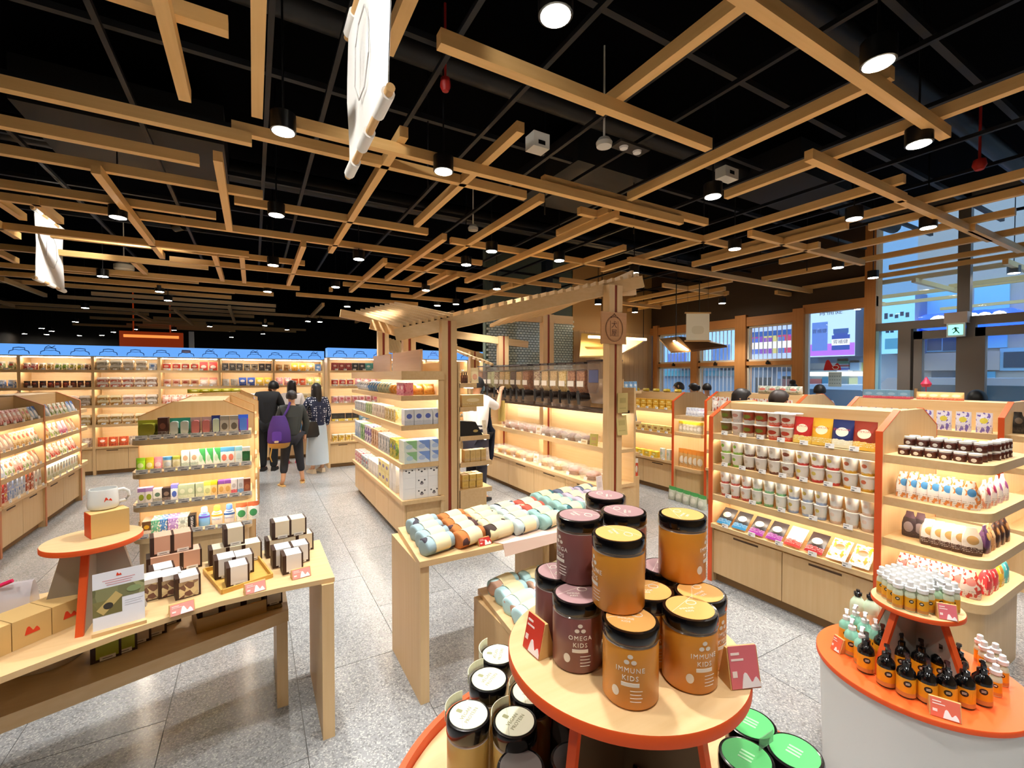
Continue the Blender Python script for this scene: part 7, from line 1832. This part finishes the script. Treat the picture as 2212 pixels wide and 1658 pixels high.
def person(label, loc, rz, H, top, legs, hair=None, pose=None, sleeve='long', shoes='#2a2a2e', skirt=None, short=False, long=0., bun=None, top_hem=.86, mask=None, bald=False, barefoot=False, trouser_end=0.05):
    s = H / 1.66
    e = empty('person', loc, rz); tag(e, label, 'person')
    e.scale = (s, s, s)
    b = dict(BASE); b.update(pose or {})
    skinned('body', b, SPINE + ARM('l') + ARM('r') + LEG('l') + LEG('r'), 'pel', SKIN, e)
    for q in 'lr': fingers(e, b['wr' + q][:3], b['ha' + q][:3], SKIN)
    def g(k, add, lift=(0, 0, 0)): p = b[k]; return (p[0] + lift[0], p[1] + lift[1], p[2] + lift[2], p[3] + add)
    ck = {'hem': (b['pel'][0], b['pel'][1], top_hem, .155), 'wai': g('wai', .035), 'che': g('che', .03), 'nb': (b['nb'][0], b['nb'][1], b['nb'][2] - .015, .075)}
    ed = [('hem', 'wai'), ('wai', 'che'), ('che', 'nb')]
    for q in 'lr':
        ck['sh' + q] = g('sh' + q, .018); ck['el' + q] = g('el' + q, .018)
        ed += [('che', 'sh' + q), ('sh' + q, 'el' + q)]
        if sleeve == 'long':
            ck['wr' + q] = g('wr' + q, .016); ed.append(('el' + q, 'wr' + q))
    skinned('top', ck, ed, 'wai', top, e)
    if legs:
        lk = {'pel': g('pel', .02), 'hil': g('hil', .016), 'hir': g('hir', .016)}
        le = [('pel', 'hil'), ('pel', 'hir')]
        for q in 'lr':
            lk['kn' + q] = g('kn' + q, .022); le.append(('hi' + q, 'kn' + q))
            if not short:
                an = b['an' + q]; kn = b['kn' + q]; t = (kn[2] - max(trouser_end, an[2] - .04)) / (kn[2] - an[2] + 1e-6); t = min(max(t, .3), 1.1)
                lk['an' + q] = tuple(kn[i] + (an[i] - kn[i]) * t for i in range(3)) + (an[3] + .03,)
                le.append(('kn' + q, 'an' + q))
        skinned('trousers', lk, le, 'pel', legs, e)
    if skirt:
        m, z0, r0 = skirt
        px, py = b['pel'][:2]
        part('skirt', MB().lathe([(r0, z0), (r0 * .97, z0 + .2), (.17, .85), (.135, 1.0)], 24, cx=px, cy=py, sy=.8), m, e)
    hd = (b['hd'][0], b['hd'][1], b['hd'][2] + .03)
    if not bald: hair_cap(e, hd, mat=hair, long=long, bun=bun)
    else:
        hair_cap(e, (hd[0], hd[1] - .012, hd[2] - .03), r=.09, mat=hair)
    facebits(e, hd, mask)
    sm = P(shoes, .6)
    for q in 'lr':
        a, t = b['an' + q], b['to' + q]
        d = Vector((t[0] - a[0], t[1] - a[1], 0)).normalized(); n_ = Vector((-d.y, d.x, 0)); h = Vector((a[0], a[1], 0)) - d * .05
        if barefoot:
            mb = MB().prism([tuple((h + d * u + n_ * v)[:2]) for u, v in ((0, -.032), (.1, -.035), (.2, -.04), (.245, 0), (.2, .04), (.1, .035), (0, .032))], 0, .016)
            mb.tube([h + d * .12 - n_ * .04 + Vector((0, 0, .02)), h + d * .14 + Vector((0, 0, .075)), h + d * .12 + n_ * .04 + Vector((0, 0, .02))], .012, 6)
            part('sandal', mb, sm, e)
        else:
            vs = []
            for (u, w_, z_) in ((0, .036, .075), (.06, .038, .08), (.13, .04, .065), (.2, .042, .045), (.25, .025, .03)):
                c = h + d * u
                vs += [tuple(c - n_ * w_) , tuple(c + n_ * w_), tuple(c + n_ * w_ * .8 + Vector((0, 0, z_))), tuple(c - n_ * w_ * .8 + Vector((0, 0, z_)))]
            fs = [(0, 1, 2, 3)[::-1], (16, 17, 18, 19)]
            for k in range(4):
                for i in range(4):
                    fs.append((k * 4 + i, k * 4 + (i + 1) % 4, k * 4 + 4 + (i + 1) % 4, k * 4 + 4 + i))
            part('shoe', MB().add(vs, [f_[::-1] for f_ in fs]), sm, e)
    return e
DOTS = None
def dotted():
    m, nt, b = newmat('dotted_cloth')
    v = nt.nodes.new('ShaderNodeTexVoronoi'); v.inputs['Scale'].default_value = 26; v.inputs['Randomness'].default_value = .35
    tc = nt.nodes.new('ShaderNodeTexCoord'); nt.links.new(tc.outputs['Object'], v.inputs['Vector'])
    f = mth(nt, 'LESS_THAN', v.outputs['Distance'], .3)
    nt.links.new(mixc(nt, f, lin('#1b2340'), lin('#e4e6ea')), b.inputs['Base Color']); b.inputs['Roughness'].default_value = .8
    return m
DENIM = P('#b9c8d4', .8)
pb = onZ(632, 1046, 0); 
w1 = person('woman seen from behind in charcoal top with purple backpack over one shoulder', (pb.x, pb.y, 0), R(4), 1.50, P('#353a3a', .85), P('#23262f', .85), P('#151012', .5), shoes='#d8b070', barefoot=True, trouser_end=.2,
    pose={'anl': (-.16, -.06, .09, .036), 'tol': (-.18, -.19 + .22, .03, .03), 'knl': (-.12, 0, .47, .054), 'anr': (.17, .05, .09, .036), 'tor': (.19, .18, .03, .03), 'knr': (.12, .03, .47, .054), 'ell': (-.23, .04, 1.1, .042), 'wrl': (-.16, .2, 1.0, .028), 'hal': (-.12, .25, 1.0, .03), 'elr': (.24, .02, 1.08, .042)}, bun=(0, -.075, -.01))
bp = empty('backpack', (pb.x - .19, pb.y - .16, .62), R(-6)); tag(bp, 'purple fabric backpack with tan base hung on the charcoal-clad woman', 'backpack')
PUR = P('#3f2272', .75)
part('body', loft([[(.155 * w_ * u, -.085 * t_ * f, .07 * t_ * f, z_) for u, f in ((-1, .35), (-.6, .9), (0, 1.05), (.6, .9), (1, .35))] for z_, w_, t_ in ((.06, .9, .9), (.12, 1.05, 1.1), (.26, 1, 1.05), (.4, .8, .8), (.5, .55, .4))], 5), PUR, bp)
part('tan_base', loft([[(.155 * w_ * u, -.088 * t_ * f, .072 * t_ * f, z_) for u, f in ((-1, .35), (-.6, .9), (0, 1.05), (.6, .9), (1, .35))] for z_, w_, t_ in ((.0, .6, .5), (.03, .9, .9), (.085, 1.0, 1.05))], 5), P('#a8823f', .7), bp)
part('pocket', MB().prism(rrect(-.09, .04, .12, .27, .03), -.115, -.085, 'y'), P('#52309a', .75), bp)
part('patch', MB().prism(rrect(-.06, .0, .10, .13, .012), -.118, -.112, 'y'), P('#d8c8a0', .6), bp)
part('strap', MB().tube([(.05, .02, .46), (.12, .05, .60), (.15, .1, .70)], .018, 8), PUR, bp)
part('strap', MB().tube([(-.1, -.03, .02), (-.12, -.06, -.12), (-.1, -.03, -.2)], .008, 6), P('#c8a04a', .6), bp)
pm = onZ(580, 1016, 0)
person('man in dark suit leaning over the wall shelving', (pm.x, pm.y, 0), R(-18), 1.70, P('#14161d', .75), P('#12141a', .8), P('#0f0d0e', .5), shoes='#101012',
       pose={'che': (.01, .03, 1.24, .13), 'nb': (.02, .07, 1.37, .062), 'nk': (.03, .11, 1.42, .046), 'hd': (.05, .17, 1.47, .068), 'ht': (.06, .20, 1.53, .062), 'wrr': (.2, .22, 1.0, .028), 'har': (.18, .28, .98, .03), 'elr': (.23, .08, 1.1, .042)}, top_hem=.78)
pw_ = onZ(632, 1000, 0)
person('long-haired woman in white blouse and blue skirt between the man and backpack woman', (pw_.x, pw_.y + .05, 0), R(-6), 1.64, P('#e6ddd8', .8), None, P('#130e10', .45), shoes='#c8285a', skirt=(P('#3f7fb0', .8), .52, .19), long=.34,
       pose={'ell': (-.26, -.0, 1.12, .042), 'wrl': (-.28, .12, 1.0, .028), 'hal': (-.27, .18, .97, .03)})
pd = onZ(686, 1020, 0)
person('woman in navy dotted blouse and pale long skirt beside the wall shelving', (pd.x, pd.y, 0), R(22), 1.60, dotted(), None, P('#140f0f', .45), shoes='#e2d2b8', skirt=(DENIM, .17, .21), long=.36,
       pose={'ell': (-.24, .06, 1.12, .042), 'wrl': (-.2, .24, 1.0, .028), 'hal': (-.18, .3, .98, .03)})
hb = empty('handbag', (pd.x - .13, pd.y - .14, .66), R(10)); tag(hb, 'black leather handbag hanging from the dotted-blouse woman', 'handbag')
part('body', loft([[(.15 * w_ * u, -.06 * t_ * f, .06 * t_ * f, z_) for u, f in ((-1, .4), (-.6, .9), (0, 1.05), (.6, .9), (1, .4))] for z_, w_, t_ in ((0, .85, .8), (.04, 1, 1.1), (.18, .9, .8), (.27, .7, .4))], 5), P('#17130f', .5), hb)
part('strap', MB().tube([(-.09, 0, .25), (-.04, .03, .5), (.02, .08, .68), (.09, .02, .5), (.09, 0, .25)], .008, 6), P('#17130f', .5), hb)
# shop assistant filling a bag at the dispensers
pa = (2.66, 5.62, 0)
ca = person('shop assistant in white shirt, dark apron and blue mask working a dispenser', pa, R(-66), 1.72, P('#eeecea', .8), P('#1b1c2c', .8), P('#1c1a1c', .6), shoes='#202024', mask='#7fb4d4', sleeve='short',
       pose={'elr': (.16, .26, 1.24, .045), 'wrr': (.10, .40, 1.42, .028), 'har': (.09, .44, 1.49, .028), 'shr': (.16, .05, 1.36, .054), 'ell': (-.2, .1, 1.12, .042), 'wrl': (-.12, .32, 1.08, .028), 'hal': (-.10, .38, 1.09, .028), 'hd': (0, .04, 1.53, .068), 'ht': (0, .045, 1.60, .062)})
part('apron', MB().prism([(-.13, 0), (.13, 0), (.17, .1), (.2, .45), (.15, .5), (.1, .72), (-.1, .72), (-.15, .5), (-.2, .45), (-.17, .1)][::1], .155, .165, 'y'), P('#15182c', .8), ca, False, loc=(0, 0, .50))
part('apron', MB().lathe([(.185, .5), (.178, .75), (.168, .98)], 20, sy=.95), P('#15182c', .8), ca)
part('apron_tie', MB().tube([(-.16, -.05, 1.02), (0, -.16, 1.03), (.16, -.05, 1.02)], .012, 6), P('#15182c', .8), ca)
ap = empty('paper_sack', (3.12, 5.72, 1.08), R(-60)); tag(ap, 'tall kraft paper sack held under the dispenser by the assistant', 'sack')
part('sack', loft([[(.05 * u, -.03 * t_ * f, .03 * t_ * f, z_) for u, f in ((-1, .5), (0, 1.1), (1, .5))] for z_, t_ in ((0, 1), (.1, 1.1), (.25, .7), (.3, .5))], 3), P('#c8b060', .6), ap)

# shoppers seen over the gondolas
def shopper(px, py, dep, label, top, hair='#17110f', rz=None, **k):
    q = onD(px, py, dep)
    return person(label, (q.x, q.y, 0), rz if rz is not None else R(-60), q.z + .01, P(top, .8), P('#2a2c34', .8), P(hair, .5), **k)
shopper(1467, 822, 8.0, 'balding man in pale blue shirt beyond the yellow gondola', '#c8d4e2', '#3a332e', R(40), bald=True)
shopper(1500, 829, 8.4, 'dark-haired shopper in white shirt below the second barred window', '#e6e6e8', rz=R(30), bun=(0, -.08, .02))
shopper(1528, 829, 9.1, 'short-haired shopper in pink beyond the yellow gondola', '#dfc8c4', rz=R(-30))
shopper(1598, 842, 4.7, 'long-haired shopper whose head shows above the noodle gondola', '#3a3a40', '#1c1210', R(-150), long=.3)
shopper(1680, 845, 4.7, 'brown-haired shopper whose head shows above the noodle gondola', '#54504c', '#2e211b', R(-130))
shopper(1712, 829, 8.0, 'shopper with black top-knot by the third barred window', '#3a3a44', rz=R(-70), bun=(0, -.02, .12), mask='#dfe4ea')
shopper(1770, 832, 7.3, 'shopper in grey shirt with back turned by big window', '#aab0b6', rz=R(-75))
shopper(1890, 846, 6.0, 'woman facing the shop below the timber column', '#4a4a50', '#140f10', R(110), long=.2)
shopper(2110, 845, 5.0, 'black-haired shopper near the second glass door', '#2a2a30', '#08080a', R(-80))

# ------------------------------------------------------------------ label sanity while building
for lb, ns in _LAB.items():
    n = len(lb.split())
    if len(ns) > 1 or n > 16 or n < 4: print('LABEL', n, len(ns), lb)
